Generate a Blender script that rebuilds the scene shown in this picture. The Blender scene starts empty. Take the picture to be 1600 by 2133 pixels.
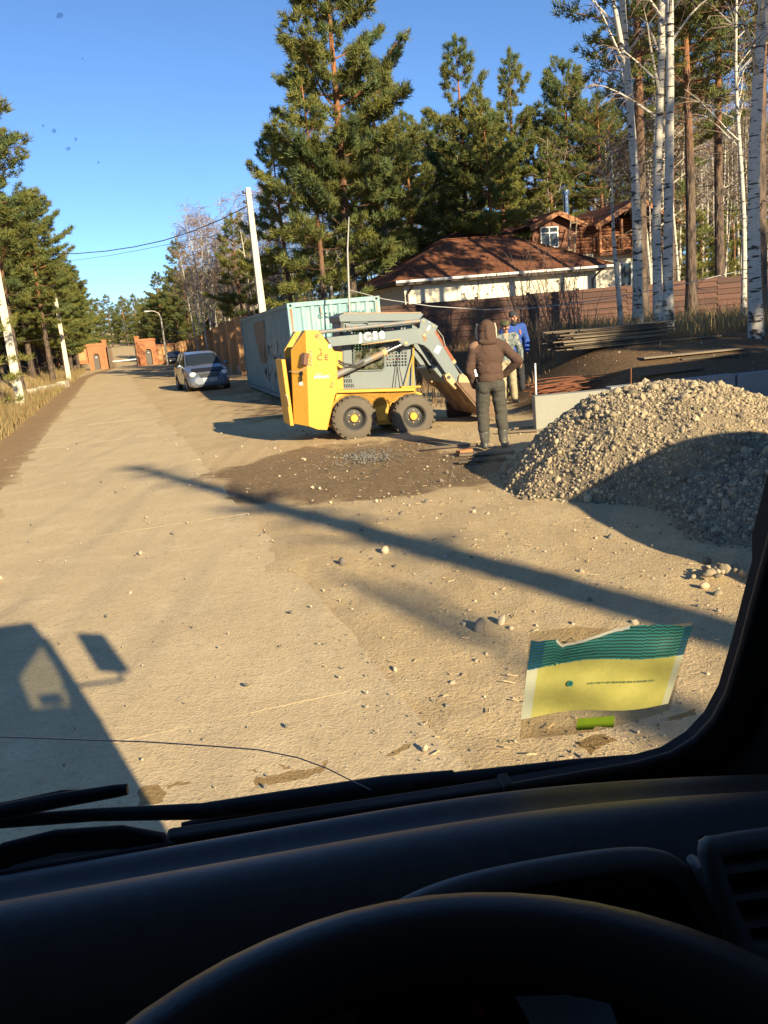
import bpy, bmesh, math, random
import numpy as np
from mathutils import Vector, Matrix, Euler, Quaternion
R_ = math.radians
SC = bpy.context.scene
COL = SC.collection
# ------------------------------------------------------------------ camera
FPX, PITCH, ROLL, EYE = 1750.0, R_(12.35), R_(5.3), 1.85
cam_d = bpy.data.cameras.new('camera'); cam = bpy.data.objects.new('camera', cam_d); COL.objects.link(cam)
cam_d.sensor_fit = 'HORIZONTAL'; cam_d.sensor_width = 36; cam_d.lens = 36 * FPX / 1600
cam_d.clip_start = 0.02; cam_d.clip_end = 4000
_F = Vector((0, math.cos(PITCH), -math.sin(PITCH))); _U0 = Vector((0, math.sin(PITCH), math.cos(PITCH))); _R0 = Vector((1, 0, 0))
_R = _R0 * math.cos(ROLL) - _U0 * math.sin(ROLL); _U = _U0 * math.cos(ROLL) + _R0 * math.sin(ROLL)
cam.matrix_world = Matrix(((_R.x, _U.x, -_F.x, 0), (_R.y, _U.y, -_F.y, 0), (_R.z, _U.z, -_F.z, EYE), (0, 0, 0, 1)))
cam_d.dof.use_dof = False
SC.camera = cam
# ------------------------------------------------------------------ sky, sun, exposure
SUN_AZ, SUN_EL = R_(29), R_(20)            # sun stands behind the camera to the right
SUNV = Vector((math.sin(SUN_AZ) * math.cos(SUN_EL), -math.cos(SUN_AZ) * math.cos(SUN_EL), math.sin(SUN_EL)))
W = bpy.data.worlds.new('World'); SC.world = W; W.use_nodes = True
wn = W.node_tree; wn.nodes.clear()
_o = wn.nodes.new('ShaderNodeOutputWorld'); _b = wn.nodes.new('ShaderNodeBackground'); _s = wn.nodes.new('ShaderNodeTexSky')
_s.sky_type = 'NISHITA'; _s.sun_disc = False; _s.sun_elevation = SUN_EL; _s.sun_rotation = math.pi - SUN_AZ
_s.air_density = 0.7; _s.dust_density = 0.0; _s.ozone_density = 5.2; _s.altitude = 450
_b.inputs["Strength"].default_value = 0.09
wn.links.new(_s.outputs[0], _b.inputs[0]); wn.links.new(_b.outputs[0], _o.inputs[0])
sun_d = bpy.data.lights.new('sun', 'SUN'); sun = bpy.data.objects.new('sun', sun_d); COL.objects.link(sun)
sun_d.energy = 5.0; sun_d.angle = R_(0.53); sun_d.color = (1.0, 0.83, 0.56)
sun.rotation_euler = (-SUNV).to_track_quat('-Z', 'Y').to_euler(); sun.location = SUNV * 60
SC.view_settings.view_transform = 'Standard'; SC.view_settings.look = 'None'
SC.view_settings.gamma = 1; SC.view_settings.exposure = 1.2; SC.view_settings.use_curve_mapping = False
SC.cycles.max_bounces = 8; SC.cycles.transparent_max_bounces = 16; SC.cycles.caustics_reflective = False; SC.cycles.caustics_refractive = False
# ------------------------------------------------------------------ measuring from the photograph
CAMP = Vector((0, 0, EYE))
def ray(px, py): return _F + _R * ((px - 800) / FPX) + _U * ((1066.5 - py) / FPX)
def gnd(px, py, z=0.0):
    d = ray(px, py); return CAMP + d * ((z - EYE) / d.z)
def atY(px, py, Y):
    d = ray(px, py); return CAMP + d * (Y / d.y)
def onplane(px, py, p0, nrm):
    d = ray(px, py); return CAMP + d * ((Vector(p0) - CAMP).dot(nrm) / d.dot(nrm))
def hor(px): return 681 - (px - 800) * math.tan(ROLL)
# ------------------------------------------------------------------ noise on arrays
def _hash(ix, iy, seed):
    h = (ix.astype(np.int64) * 374761393 + iy.astype(np.int64) * 668265263 + seed * 69069) & 0x7fffffff
    h = ((h ^ (h >> 13)) * 1274126177) & 0x7fffffff
    return ((h ^ (h >> 16)) & 0xffff) / 65535.0
def vnoise(x, y, seed=0):
    x = np.asarray(x, float); y = np.asarray(y, float)
    ix = np.floor(x); iy = np.floor(y); fx = x - ix; fy = y - iy
    fx = fx * fx * (3 - 2 * fx); fy = fy * fy * (3 - 2 * fy)
    a = _hash(ix, iy, seed); b = _hash(ix + 1, iy, seed); c = _hash(ix, iy + 1, seed); d = _hash(ix + 1, iy + 1, seed)
    return (a * (1 - fx) + b * fx) * (1 - fy) + (c * (1 - fx) + d * fx) * fy
def fbm(x, y, o=4, seed=0):
    s = 0; a = .5; t = 0
    for k in range(o):
        s = s + a * vnoise(x * 2 ** k + 17 * k, y * 2 ** k - 31 * k, seed + k); t += a; a *= .5
    return s / t
def sst(a, b, x):
    t = np.clip((x - a) / (b - a), 0, 1); return t * t * (3 - 2 * t)
# ------------------------------------------------------------------ materials
MATS = {}
def pm(name, base, rough=.7, metal=0., var=.18, scale=3., col2=None, c2=(.45, .62), bump=.0, bscale=40., spec=.4, stretch=(1, 1, 1), coord='Object', trans=0., fine=0.12, coat=0.):
    """procedural principled material: base colour with coarse and fine variation, an optional second colour in noise patches, bump"""
    if name in MATS: return MATS[name]
    m = bpy.data.materials.new(name); m.use_nodes = True; nt = m.node_tree; N = nt.nodes; L = nt.links
    b = N['Principled BSDF']; b.inputs['Roughness'].default_value = rough; b.inputs['Metallic'].default_value = metal
    b.inputs['Specular IOR Level'].default_value = spec
    if coat: b.inputs['Coat Weight'].default_value = coat; b.inputs['Coat Roughness'].default_value = .08
    tc = N.new('ShaderNodeTexCoord'); mp = N.new('ShaderNodeMapping'); mp.inputs['Scale'].default_value = stretch
    L.new(tc.outputs[coord], mp.inputs[0])
    n1 = N.new('ShaderNodeTexNoise'); n1.inputs['Scale'].default_value = scale; n1.inputs['Detail'].default_value = 6; n1.inputs['Roughness'].default_value = .6
    n2 = N.new('ShaderNodeTexNoise'); n2.inputs['Scale'].default_value = scale * 11; n2.inputs['Detail'].default_value = 4
    L.new(mp.outputs[0], n1.inputs[0]); L.new(mp.outputs[0], n2.inputs[0])
    col = None
    rgb = N.new('ShaderNodeRGB'); rgb.outputs[0].default_value = (*base, 1); col = rgb.outputs[0]
    if col2 is not None:
        mr = N.new('ShaderNodeMapRange'); mr.inputs[1].default_value = c2[0]; mr.inputs[2].default_value = c2[1]; L.new(n1.outputs[0], mr.inputs[0])
        mx = N.new('ShaderNodeMix'); mx.data_type = 'RGBA'; mx.inputs[7].default_value = (*col2, 1)
        L.new(mr.outputs[0], mx.inputs[0]); L.new(col, mx.inputs[6]); col = mx.outputs[2]
    a = N.new('ShaderNodeMath'); a.operation = 'MULTIPLY_ADD'; a.inputs[1].default_value = 2 * var; a.inputs[2].default_value = 1 - var; L.new(n1.outputs[0], a.inputs[0])
    a2 = N.new('ShaderNodeMath'); a2.operation = 'MULTIPLY_ADD'; a2.inputs[1].default_value = 2 * fine; a2.inputs[2].default_value = 1 - fine; L.new(n2.outputs[0], a2.inputs[0])
    mm = N.new('ShaderNodeMath'); mm.operation = 'MULTIPLY'; L.new(a.outputs[0], mm.inputs[0]); L.new(a2.outputs[0], mm.inputs[1])
    vm = N.new('ShaderNodeVectorMath'); vm.operation = 'SCALE'; L.new(col, vm.inputs[0]); L.new(mm.outputs[0], vm.inputs['Scale'])
    L.new(vm.outputs[0], b.inputs['Base Color'])
    if bump:
        n3 = N.new('ShaderNodeTexNoise'); n3.inputs['Scale'].default_value = bscale; n3.inputs['Detail'].default_value = 5; L.new(mp.outputs[0], n3.inputs[0])
        bp = N.new('ShaderNodeBump'); bp.inputs['Strength'].default_value = bump; bp.inputs['Distance'].default_value = 1.0 / bscale
        L.new(n3.outputs[0], bp.inputs['Height']); L.new(bp.outputs[0], b.inputs['Normal'])
    if trans:
        t = N.new('ShaderNodeBsdfTranslucent'); L.new(vm.outputs[0], t.inputs[0]); ms = N.new('ShaderNodeMixShader'); ms.inputs[0].default_value = trans
        L.new(b.outputs[0], ms.inputs[1]); L.new(t.outputs[0], ms.inputs[2]); L.new(ms.outputs[0], N['Material Output'].inputs[0])
    m.diffuse_color = (*base, 1); MATS[name] = m; return m
def glass(name, tint=(.93, .95, .94), refl=.08, rough=.02, op=0.0, opc=(.6, .55, .45)):
    if name in MATS: return MATS[name]
    m = bpy.data.materials.new(name); m.use_nodes = True; nt = m.node_tree; N = nt.nodes; L = nt.links; N.clear()
    o = N.new('ShaderNodeOutputMaterial'); t = N.new('ShaderNodeBsdfTransparent'); t.inputs[0].default_value = (*tint, 1)
    g = N.new('ShaderNodeBsdfGlossy'); g.inputs['Roughness'].default_value = rough
    fr = N.new('ShaderNodeLayerWeight'); fr.inputs[0].default_value = .25
    ml = N.new('ShaderNodeMath'); ml.operation = 'MULTIPLY'; ml.inputs[1].default_value = refl * 4; L.new(fr.outputs['Fresnel'], ml.inputs[0]); ml.use_clamp = True
    x = N.new('ShaderNodeMixShader'); L.new(ml.outputs[0], x.inputs[0]); L.new(t.outputs[0], x.inputs[1]); L.new(g.outputs[0], x.inputs[2])
    out = x.outputs[0]
    if op:
        d = N.new('ShaderNodeBsdfDiffuse'); d.inputs[0].default_value = (*opc, 1)
        tc = N.new('ShaderNodeTexCoord'); n = N.new('ShaderNodeTexNoise'); n.inputs['Scale'].default_value = 9; n.inputs['Detail'].default_value = 8; L.new(tc.outputs['Object'], n.inputs[0])
        mr = N.new('ShaderNodeMapRange'); mr.inputs[1].default_value = .45; mr.inputs[2].default_value = .85; mr.inputs[4].default_value = op; L.new(n.outputs[0], mr.inputs[0])
        y = N.new('ShaderNodeMixShader'); L.new(mr.outputs[0], y.inputs[0]); L.new(out, y.inputs[1]); L.new(d.outputs[0], y.inputs[2]); out = y.outputs[0]
    L.new(out, o.inputs[0]); MATS[name] = m; return m
# ------------------------------------------------------------------ mesh building
def frame_of(d):
    d = Vector(d).normalized(); a = Vector((0, 0, 1)) if abs(d.z) < .95 else Vector((1, 0, 0))
    u = d.cross(a).normalized(); return u, d.cross(u).normalized()
_ICO = {}
def ico(sub):
    if sub not in _ICO:
        bm = bmesh.new(); bmesh.ops.create_icosphere(bm, subdivisions=sub, radius=1)
        bm.verts.ensure_lookup_table(); _ICO[sub] = ([v.co.copy() for v in bm.verts], [[v.index for v in f.verts] for f in bm.faces]); bm.free()
    return _ICO[sub]
class MB:
    def __init__(s): s.V = []; s.F = []; s.M = []
    def add(s, v, f, mi=0):
        o = len(s.V); s.V.extend(tuple(x) for x in v)
        for q in f: s.F.append(tuple(i + o for i in q)); s.M.append(mi)
        return s
    def box(s, c, d, rot=None, mi=0):
        c = Vector(c); h = Vector(d) * .5; m = rot.to_matrix() if isinstance(rot, (Euler, Quaternion)) else rot
        v = []
        for x in (-1, 1):
            for y in (-1, 1):
                for z in (-1, 1):
                    p = Vector((x * h.x, y * h.y, z * h.z)); v.append(c + (m @ p if m else p))
        return s.add(v, [(0, 1, 3, 2), (4, 6, 7, 5), (0, 4, 5, 1), (2, 3, 7, 6), (0, 2, 6, 4), (1, 5, 7, 3)], mi)
    def bar(s, a, b, w, h, up=(0, 0, 1), mi=0):
        a = Vector(a); b = Vector(b); d = (b - a); l = d.length; d.normalize(); up = Vector(up)
        if abs(d.dot(up)) > .97: up = Vector((0, 1, 0))
        x = d.cross(up).normalized(); z = x.cross(d).normalized()
        return s.box((a + b) / 2, (w, l, h), Matrix((x, d, z)).transposed(), mi)
    def tube(s, pts, r, n=8, caps=True, mi=0, closed=False):
        pts = [Vector(p) for p in pts]; k = len(pts); r = [r] * k if isinstance(r, (int, float)) else r
        v = []; u = None
        for i, p in enumerate(pts):
            d = (pts[(i + 1) % k] - pts[i - 1]) if closed else (pts[min(i + 1, k - 1)] - pts[max(i - 1, 0)])
            if d.length < 1e-9: d = Vector((0, 0, 1))
            d.normalize()
            if u is None: u, _ = frame_of(d)
            u = (u - d * u.dot(d))
            if u.length < 1e-6: u, _ = frame_of(d)
            u.normalize(); w = d.cross(u)
            for j in range(n):
                a = 2 * math.pi * j / n; v.append(p + (u * math.cos(a) + w * math.sin(a)) * r[i])
        f = []
        for i in range(k if closed else k - 1):
            i2 = (i + 1) % k
            for j in range(n):
                f.append((i * n + j, i * n + (j + 1) % n, i2 * n + (j + 1) % n, i2 * n + j))
        if caps and not closed: f.append(tuple(range(n - 1, -1, -1))); f.append(tuple((k - 1) * n + j for j in range(n)))
        return s.add(v, f, mi)
    def cyl(s, a, b, r0, r1=None, n=16, mi=0): return s.tube([a, b], [r0, r0 if r1 is None else r1], n, True, mi)
    def lathe(s, prof, org, axis=(0, 0, 1), n=24, mi=0, closed=False):
        org = Vector(org); ax = Vector(axis).normalized(); u, w = frame_of(ax); v = []; k = len(prof)
        for (r, h) in prof:
            for j in range(n):
                a = 2 * math.pi * j / n; v.append(org + ax * h + (u * math.cos(a) + w * math.sin(a)) * max(r, 1e-4))
        f = []
        for i in range(k if closed else k - 1):
            i2 = (i + 1) % k
            for j in range(n): f.append((i * n + j, i * n + (j + 1) % n, i2 * n + (j + 1) % n, i2 * n + j))
        return s.add(v, f, mi)
    def prism(s, poly, o, ex, ey, ez, mi=0):
        """polygon in the plane (ex, ey) from origin o, extruded by vector ez"""
        o = Vector(o); ex = Vector(ex); ey = Vector(ey); ez = Vector(ez); n = len(poly)
        v = [o + ex * a + ey * b for a, b in poly] + [o + ex * a + ey * b + ez for a, b in poly]
        f = [tuple(range(n)), tuple(range(2 * n - 1, n - 1, -1))] + [(i, i + n, (i + 1) % n + n, (i + 1) % n) for i in range(n)]
        return s.add(v, f, mi)
    def ball(s, c, r, sub=2, rot=None, mi=0):
        v, f = ico(sub); c = Vector(c); r = Vector((r, r, r)) if isinstance(r, (int, float)) else Vector(r)
        q = [Vector((p.x * r.x, p.y * r.y, p.z * r.z)) for p in v]
        if rot is not None:
            m = rot.to_matrix() if isinstance(rot, (Euler, Quaternion)) else rot; q = [m @ p for p in q]
        return s.add([c + p for p in q], f, mi)
    def capsule(s, a, b, ra, rb, n=12, mi=0, flat=None):
        a = Vector(a); b = Vector(b); d = (b - a).normalized(); P = []; Rr = []
        for t in (-1, -.8, -.5, 0): P.append(a + d * ra * t); Rr.append(ra * math.sqrt(max(1 - t * t, 1e-4)))
        for t in (0, .5, .8, 1): P.append(b + d * rb * t); Rr.append(rb * math.sqrt(max(1 - t * t, 1e-4)))
        return s.tube(P, Rr, n, True, mi)
    def grid(s, rows, mi=0, closed=False):
        k = len(rows); n = len(rows[0]); v = [p for r in rows for p in r]
        f = [(i * n + j, i * n + (j + 1) % n, (i + 1) * n + (j + 1) % n, (i + 1) * n + j) for i in range(k - 1) for j in range(n if closed else n - 1)]
        return s.add(v, f, mi)
    def mesh(s, name, mats, smooth=None):
        me = bpy.data.meshes.new(name); me.from_pydata(s.V, [], s.F)
        for m in (mats if isinstance(mats, (list, tuple)) else [mats]): me.materials.append(m)
        if isinstance(mats, (list, tuple)) and len(mats) > 1: me.polygons.foreach_set('material_index', s.M)
        if smooth is not None:
            me.polygons.foreach_set('use_smooth', [True] * len(me.polygons))
            if smooth < 180: me.set_sharp_from_angle(angle=R_(smooth))
        me.update(); return me
    def build(s, name, mats, parent=None, smooth=None, bevel=0., world=False, fixn=False, **props):
        me = s.mesh(name, mats, smooth)
        if fixn:
            bm = bmesh.new(); bm.from_mesh(me); bmesh.ops.recalc_face_normals(bm, faces=bm.faces); bm.to_mesh(me); bm.free()
        if world and parent is not None: me.transform(wmat(parent).inverted())
        return obj(name, me, parent, bevel, **props)
def wmat(o):
    m = o.matrix_basis.copy()
    while o.parent: o = o.parent; m = o.matrix_basis @ m
    return m
def obj(name, me, parent=None, bevel=0., **props):
    o = bpy.data.objects.new(name, me); COL.objects.link(o)
    if parent is not None: o.parent = parent
    if bevel:
        b = o.modifiers.new('bevel', 'BEVEL'); b.width = bevel; b.segments = 2; b.limit_method = 'ANGLE'; b.angle_limit = R_(35)
    for k, v in props.items(): o[k] = v
    return o
def tag(o, label, cat, group=None):
    o['label'] = label; o['category'] = cat
    if group: o['group'] = group
    return o
def thing(name, label, cat, loc=(0, 0, 0), rz=0., group=None, rot=None):
    o = bpy.data.objects.new(name, None); COL.objects.link(o); o.location = loc; o.rotation_euler = rot if rot else (0, 0, rz)
    o.empty_display_size = .2
    return tag(o, label, cat, group)
def copy_tree(o, parent=None):
    c = o.copy(); COL.objects.link(c); c.parent = parent
    for ch in KIDS.get(o.name, [x for x in o.children]): copy_tree(ch, c)
    return c
KIDS = {}
def text_mesh(txt, size, extrude=.002, bold=0., space=1.0, shear=0.):
    """lettering lying in the local XY plane, anchored bottom left"""
    cu = bpy.data.curves.new('txt', 'FONT'); cu.body = txt; cu.size = size; cu.extrude = extrude; cu.offset = bold; cu.space_character = space; cu.shear = shear; cu.resolution_u = 3
    o = bpy.data.objects.new('txt', cu); COL.objects.link(o)
    dg = bpy.context.evaluated_depsgraph_get(); me = bpy.data.meshes.new_from_object(o.evaluated_get(dg)); bpy.data.objects.remove(o); bpy.data.curves.remove(cu)
    return me
def lettering(name, txt, size, org, ex, ey, mat, parent, bold=0., space=1., extrude=.002, shear=0., world=True):
    me = text_mesh(txt, size, extrude, bold, space, shear); ex = Vector(ex).normalized(); ey = Vector(ey).normalized(); ez = ex.cross(ey); org = Vector(org)
    m = Matrix(((ex.x, ey.x, ez.x, org.x), (ex.y, ey.y, ez.y, org.y), (ex.z, ey.z, ez.z, org.z), (0, 0, 0, 1)))
    me.transform((wmat(parent).inverted() @ m) if world else m); me.materials.clear(); me.materials.append(mat); me.name = name
    return obj(name, me, parent)
def remeshed(mb, voxel, smooth_it=3, disp=None):
    """union of overlapping lumps as one continuous skin"""
    me = mb.mesh('tmp', bpy.data.materials[0] if bpy.data.materials else None) if False else None
    me = bpy.data.meshes.new('tmp'); me.from_pydata(mb.V, [], mb.F); me.update()
    bm = bmesh.new(); bm.from_mesh(me); bmesh.ops.recalc_face_normals(bm, faces=bm.faces); bm.to_mesh(me); bm.free()
    o = bpy.data.objects.new('tmp', me); COL.objects.link(o)
    m = o.modifiers.new('r', 'REMESH'); m.mode = 'VOXEL'; m.voxel_size = voxel; m.use_smooth_shade = True
    if smooth_it:
        k = o.modifiers.new('s', 'SMOOTH'); k.factor = .5; k.iterations = smooth_it
    dg = bpy.context.evaluated_depsgraph_get(); out = bpy.data.meshes.new_from_object(o.evaluated_get(dg)); bpy.data.objects.remove(o); bpy.data.meshes.remove(me)
    out.polygons.foreach_set('use_smooth', [True] * len(out.polygons))
    return out
def at_px(px, Y): return atY(px, hor(px), Y).x
# ------------------------------------------------------------------ terrain
RD = Vector((-.289, .957, 0)); RN = Vector((.957, .289, 0))        # along the road, across it (to the right)
ROAD_L, ROAD_R = -1.80, 1.18
def SN(x, y): return x * RD.x + y * RD.y, x * RN.x + y * RN.y
def XY(s, n): return RD.x * s + RN.x * n, RD.y * s + RN.y * n
def bend(s): return 2.5 * sst(70, 112, np.asarray(s, float))
def H0(x, y):
    x = np.asarray(x, float); y = np.asarray(y, float); s, n = SN(x, y)
    yw = y - .073 * np.clip(x - 3.7, 0, 20); tr = (sst(13.2, 13.34, yw) * .5 + sst(13.4, 18, yw) * .5) * sst(2.6, 5.0, x)
    br = .95 * sst(19, 32, y) * sst(.8, 3.5, x + .1 * (y - 20)) * sst(-2, 6, n)
    bank = .95 * sst(3.6, 6.6, -n) * sst(6, 22, s) * (1 - sst(150, 200, s))
    hill = 3.2 * sst(112, 250, s) + 8 * sst(245, 430, s) + .6 * sst(10, 40, n) * sst(40, 70, y) + 6 * sst(-2, 30, n - .12 * s) * sst(58, 150, y) + 5 * sst(14, 60, -n) * sst(30, 120, s)
    return np.maximum(tr, br) + bank + hill
def H(x, y, detail=True):
    z = H0(x, y)
    if detail:
        s, n = SN(x, y); out = np.minimum(sst(ROAD_R - .1, ROAD_R + .8, n) + sst(-ROAD_L - .1, -ROAD_L + .7, -n), 1)
        z = z + out * (.07 * (fbm(np.asarray(x) * .35, np.asarray(y) * .35, 3, 5) - .5) + .03 * (fbm(np.asarray(x) * 2.1, np.asarray(y) * 2.1, 3, 9) - .5)) + .012
    return z
def hz(x, y): return float(H(np.array([x]), np.array([y]))[0])
def ground_mesh():
    fr = np.radians(np.linspace(-42, 42, 340)); bk = np.radians(np.linspace(42, 318, 90))[1:-1]
    ang = np.concatenate([fr, bk]); nr = 270
    rad = np.concatenate([[.5, 1.2, 1.9], np.exp(np.linspace(math.log(2.5), math.log(1500), nr))]); nr = len(rad)
    A, Rr = np.meshgrid(ang, rad); X = Rr * np.sin(A); Y = Rr * np.cos(A)
    Z = H(X, Y); s, n = SN(X, Y)
    n = n - bend(s)
    far_ = (1 - sst(104, 108, s)) * sst(-30, -28, s)
    e = fbm(X * 1.7, Y * 1.7, 4, 3); e2 = fbm(X * .6, Y * .6, 3, 13)
    inroad = sst(ROAD_L - .25, ROAD_L + .75, n + .5 * (e2 - .5)) * (1 - sst(ROAD_R - .85, ROAD_R + .25, n + .7 * (e2 - .5))) * far_
    # the dirt feathers out over the slab edges
    band = np.exp(-((n - ROAD_R + .25) / .45) ** 2) + np.exp(-((n - ROAD_L - .2) / .4) ** 2)
    Z = Z - .062 * inroad + band * far_ * (e - .5) * .075 + .012 * band * far_
    # small relief where the camera sees it
    near = np.exp(-(Rr / 22) ** 2) * (1 - inroad)
    Z = Z + near * (.022 * (fbm(X * 6, Y * 6, 3, 21) - .5) + .03 * (fbm(X * 1.1, Y * 1.1, 2, 22) - .5))
    # tracks in the soft ground beside the machine
    mud = 1 - sst(.75, 1.15, np.sqrt(((X + .15 + .12 * (Y - 11)) / 2.0) ** 2 + ((Y - 11.3) / 2.7) ** 2) + 1.1 * (fbm(X * .9, Y * .9, 4, 31) - .5))
    Z = Z + mud * .05 * (fbm(X * 3.5, Y * 3.5, 3, 33) - .6)
    litter = np.maximum(sst(13.0, 13.5, Y - .073 * np.clip(X - 3.7, 0, 20)) * sst(2.2, 3.4, X), sst(20, 26, Y) * sst(-1, 3, X + .1 * (Y - 20)))
    litter = np.maximum(litter, sst(7, 13, n) * sst(36, 46, Y)); litter = np.maximum(litter, sst(4, 8, -n))
    litter = np.maximum(litter, .7 * sst(17, 21, Y) * sst(1.5, 3.2, n) * sst(-6, -2, X) * (1 - sst(-.5, 2, X)))
    dry = np.exp(-((n + 2.35) / .75) ** 2) + .75 * sst(1.6, 3.4, n) * sst(15, 30, s) * (.35 + .65 * sst(.4, .6, fbm(X * .5, Y * .9, 3, 41)))
    M, K = X.shape; idx = np.arange(M * K).reshape(M, K); nx = np.roll(idx, -1, axis=1)
    q = np.stack([idx[:-1], idx[1:], nx[1:], nx[:-1]], -1).reshape(-1, 4)[:, ::-1]
    co = np.stack([X, Y, Z], -1).reshape(-1, 3)
    c = len(co); co = np.vstack([co, [[0, 0, 0]]])
    faces = q.tolist() + [(int(idx[0, (k + 1) % K]), int(idx[0, k]), c) for k in range(K)]
    me = bpy.data.meshes.new('ground'); me.from_pydata(co.tolist(), [], faces)
    for nm, a in (('mud', mud), ('litter', litter), ('dry', np.clip(dry, 0, 1))):
        at = me.attributes.new(nm, 'FLOAT', 'POINT'); at.data.foreach_set('value', np.append(a.reshape(-1), 0).astype(np.float32))
    me.polygons.foreach_set('use_smooth', [True] * len(me.polygons)); me.update(); return me
def soil_material(name='soil', base=((.585, .435, .24), (.51, .37, .195), (.635, .49, .285)), masks=True, st=(1, 1, 1)):
    m = bpy.data.materials.new(name); m.use_nodes = True; nt = m.node_tree; N = nt.nodes; L = nt.links; b = N['Principled BSDF']; b.inputs['Roughness'].default_value = .95; b.inputs['Specular IOR Level'].default_value = .15
    tc = N.new('ShaderNodeTexCoord')
    def noise(sc, det=6, rough=.6):
        n = N.new('ShaderNodeTexNoise'); n.inputs['Scale'].default_value = sc; n.inputs['Detail'].default_value = det; n.inputs['Roughness'].default_value = rough; L.new(tc.outputs['Object'], n.inputs[0]); return n.outputs[0]
    def ramp(v, a, bb, lo=0., hi=1.):
        r = N.new('ShaderNodeMapRange'); r.inputs[1].default_value = a; r.inputs[2].default_value = bb; r.inputs[3].default_value = lo; r.inputs[4].default_value = hi; L.new(v, r.inputs[0]); return r.outputs[0]
    def mix(f, a, bb):
        x = N.new('ShaderNodeMix'); x.data_type = 'RGBA'; L.new(f, x.inputs[0])
        for k, v in ((6, a), (7, bb)):
            if isinstance(v, tuple): x.inputs[k].default_value = (*v, 1)
            else: L.new(v, x.inputs[k])
        return x.outputs[2]
    def mul(a, bb):
        x = N.new('ShaderNodeMath'); x.operation = 'MULTIPLY'; L.new(a, x.inputs[0])
        if isinstance(bb, float): x.inputs[1].default_value = bb
        else: L.new(bb, x.inputs[1])
        return x.outputs[0]
    def addm(a, bb):
        x = N.new('ShaderNodeMath'); x.operation = 'ADD'; L.new(a, x.inputs[0]); L.new(bb, x.inputs[1]); return x.outputs[0]
    def attr(nm):
        a = N.new('ShaderNodeAttribute'); a.attribute_name = nm; return a.outputs['Fac']
    n1 = noise(.5); n2 = noise(2.3); n3 = noise(13, 6, .7); n4 = noise(52, 4, .7); n5 = noise(150, 3, .8)
    def vor(sc):
        v = N.new('ShaderNodeTexVoronoi'); v.inputs['Scale'].default_value = sc; v.inputs['Randomness'].default_value = 1; L.new(tc.outputs['Object'], v.inputs[0]); return v
    c = mix(ramp(n1, .35, .65), base[0], base[1])
    c = mix(ramp(n2, .48, .68, 0, .75), c, base[2])
    c = mix(ramp(n3, .55, .68, 0, .6), c, (base[1][0] * .72, base[1][1] * .70, base[1][2] * .66))
    mp = N.new('ShaderNodeMapping'); mp.inputs['Rotation'].default_value = (0, 0, -RZ0); mp.inputs['Scale'].default_value = (1.5, .16, 1); L.new(tc.outputs['Object'], mp.inputs[0]); nt_ = N.new('ShaderNodeTexNoise'); nt_.inputs['Scale'].default_value = 2.2; nt_.inputs['Detail'].default_value = 5; L.new(mp.outputs[0], nt_.inputs[0])
    c = mix(ramp(nt_.outputs[0], .5, .68, 0, .5), c, (base[1][0] * .80, base[1][1] * .82, base[1][2] * .88))      # worn tyre lanes
    if masks:
        mud = ramp(addm(attr('mud'), ramp(n2, .3, .7, -.35, .35)), .3, .8)
        c = mix(mul(mud, .9), c, mix(ramp(n3, .4, .65), (.155, .098, .052), (.27, .185, .10)))
        dry = ramp(addm(attr('dry'), ramp(n2, .3, .7, -.3, .3)), .35, .8)
        c = mix(mul(dry, .75), c, mix(ramp(n3, .4, .62), (.32, .19, .09), (.21, .12, .06)))
        lit = ramp(addm(attr('litter'), ramp(n2, .3, .7, -.3, .3)), .35, .75)
        c = mix(lit, c, mix(ramp(n3, .4, .62), (.19, .115, .058), (.105, .066, .036)))
    vo = vor(38); peb = ramp(vo.outputs['Distance'], .12, .34, 1., 0.); sel = N.new('ShaderNodeSeparateColor'); L.new(vo.outputs['Color'], sel.inputs[0]); few = ramp(sel.outputs[0], .80, .84)
    c = mix(mul(mul(peb, few), .8), c, mix(ramp(sel.outputs[1], .4, .6), (.30, .245, .16), (.60, .50, .32)))      # embedded grit
    v = N.new('ShaderNodeVectorMath'); v.operation = 'SCALE'; L.new(c, v.inputs[0]); L.new(mul(ramp(n4, .25, .75, .80, 1.22), ramp(n5, .2, .8, .86, 1.16)), v.inputs['Scale']); L.new(v.outputs[0], b.inputs['Base Color'])
    h = addm(addm(mul(n3, .55), mul(n4, .42)), addm(mul(n5, .16), mul(mul(peb, few), .25))); bp = N.new('ShaderNodeBump'); bp.inputs['Strength'].default_value = .85 if masks else .42; bp.inputs['Distance'].default_value = .03; L.new(h, bp.inputs['Height']); L.new(bp.outputs[0], b.inputs['Normal'])
    return m
RZ0 = math.atan2(.289, .957)
SOIL = soil_material()
gm = ground_mesh(); gm.materials.append(SOIL); ground = obj('ground', gm, kind='structure')
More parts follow.
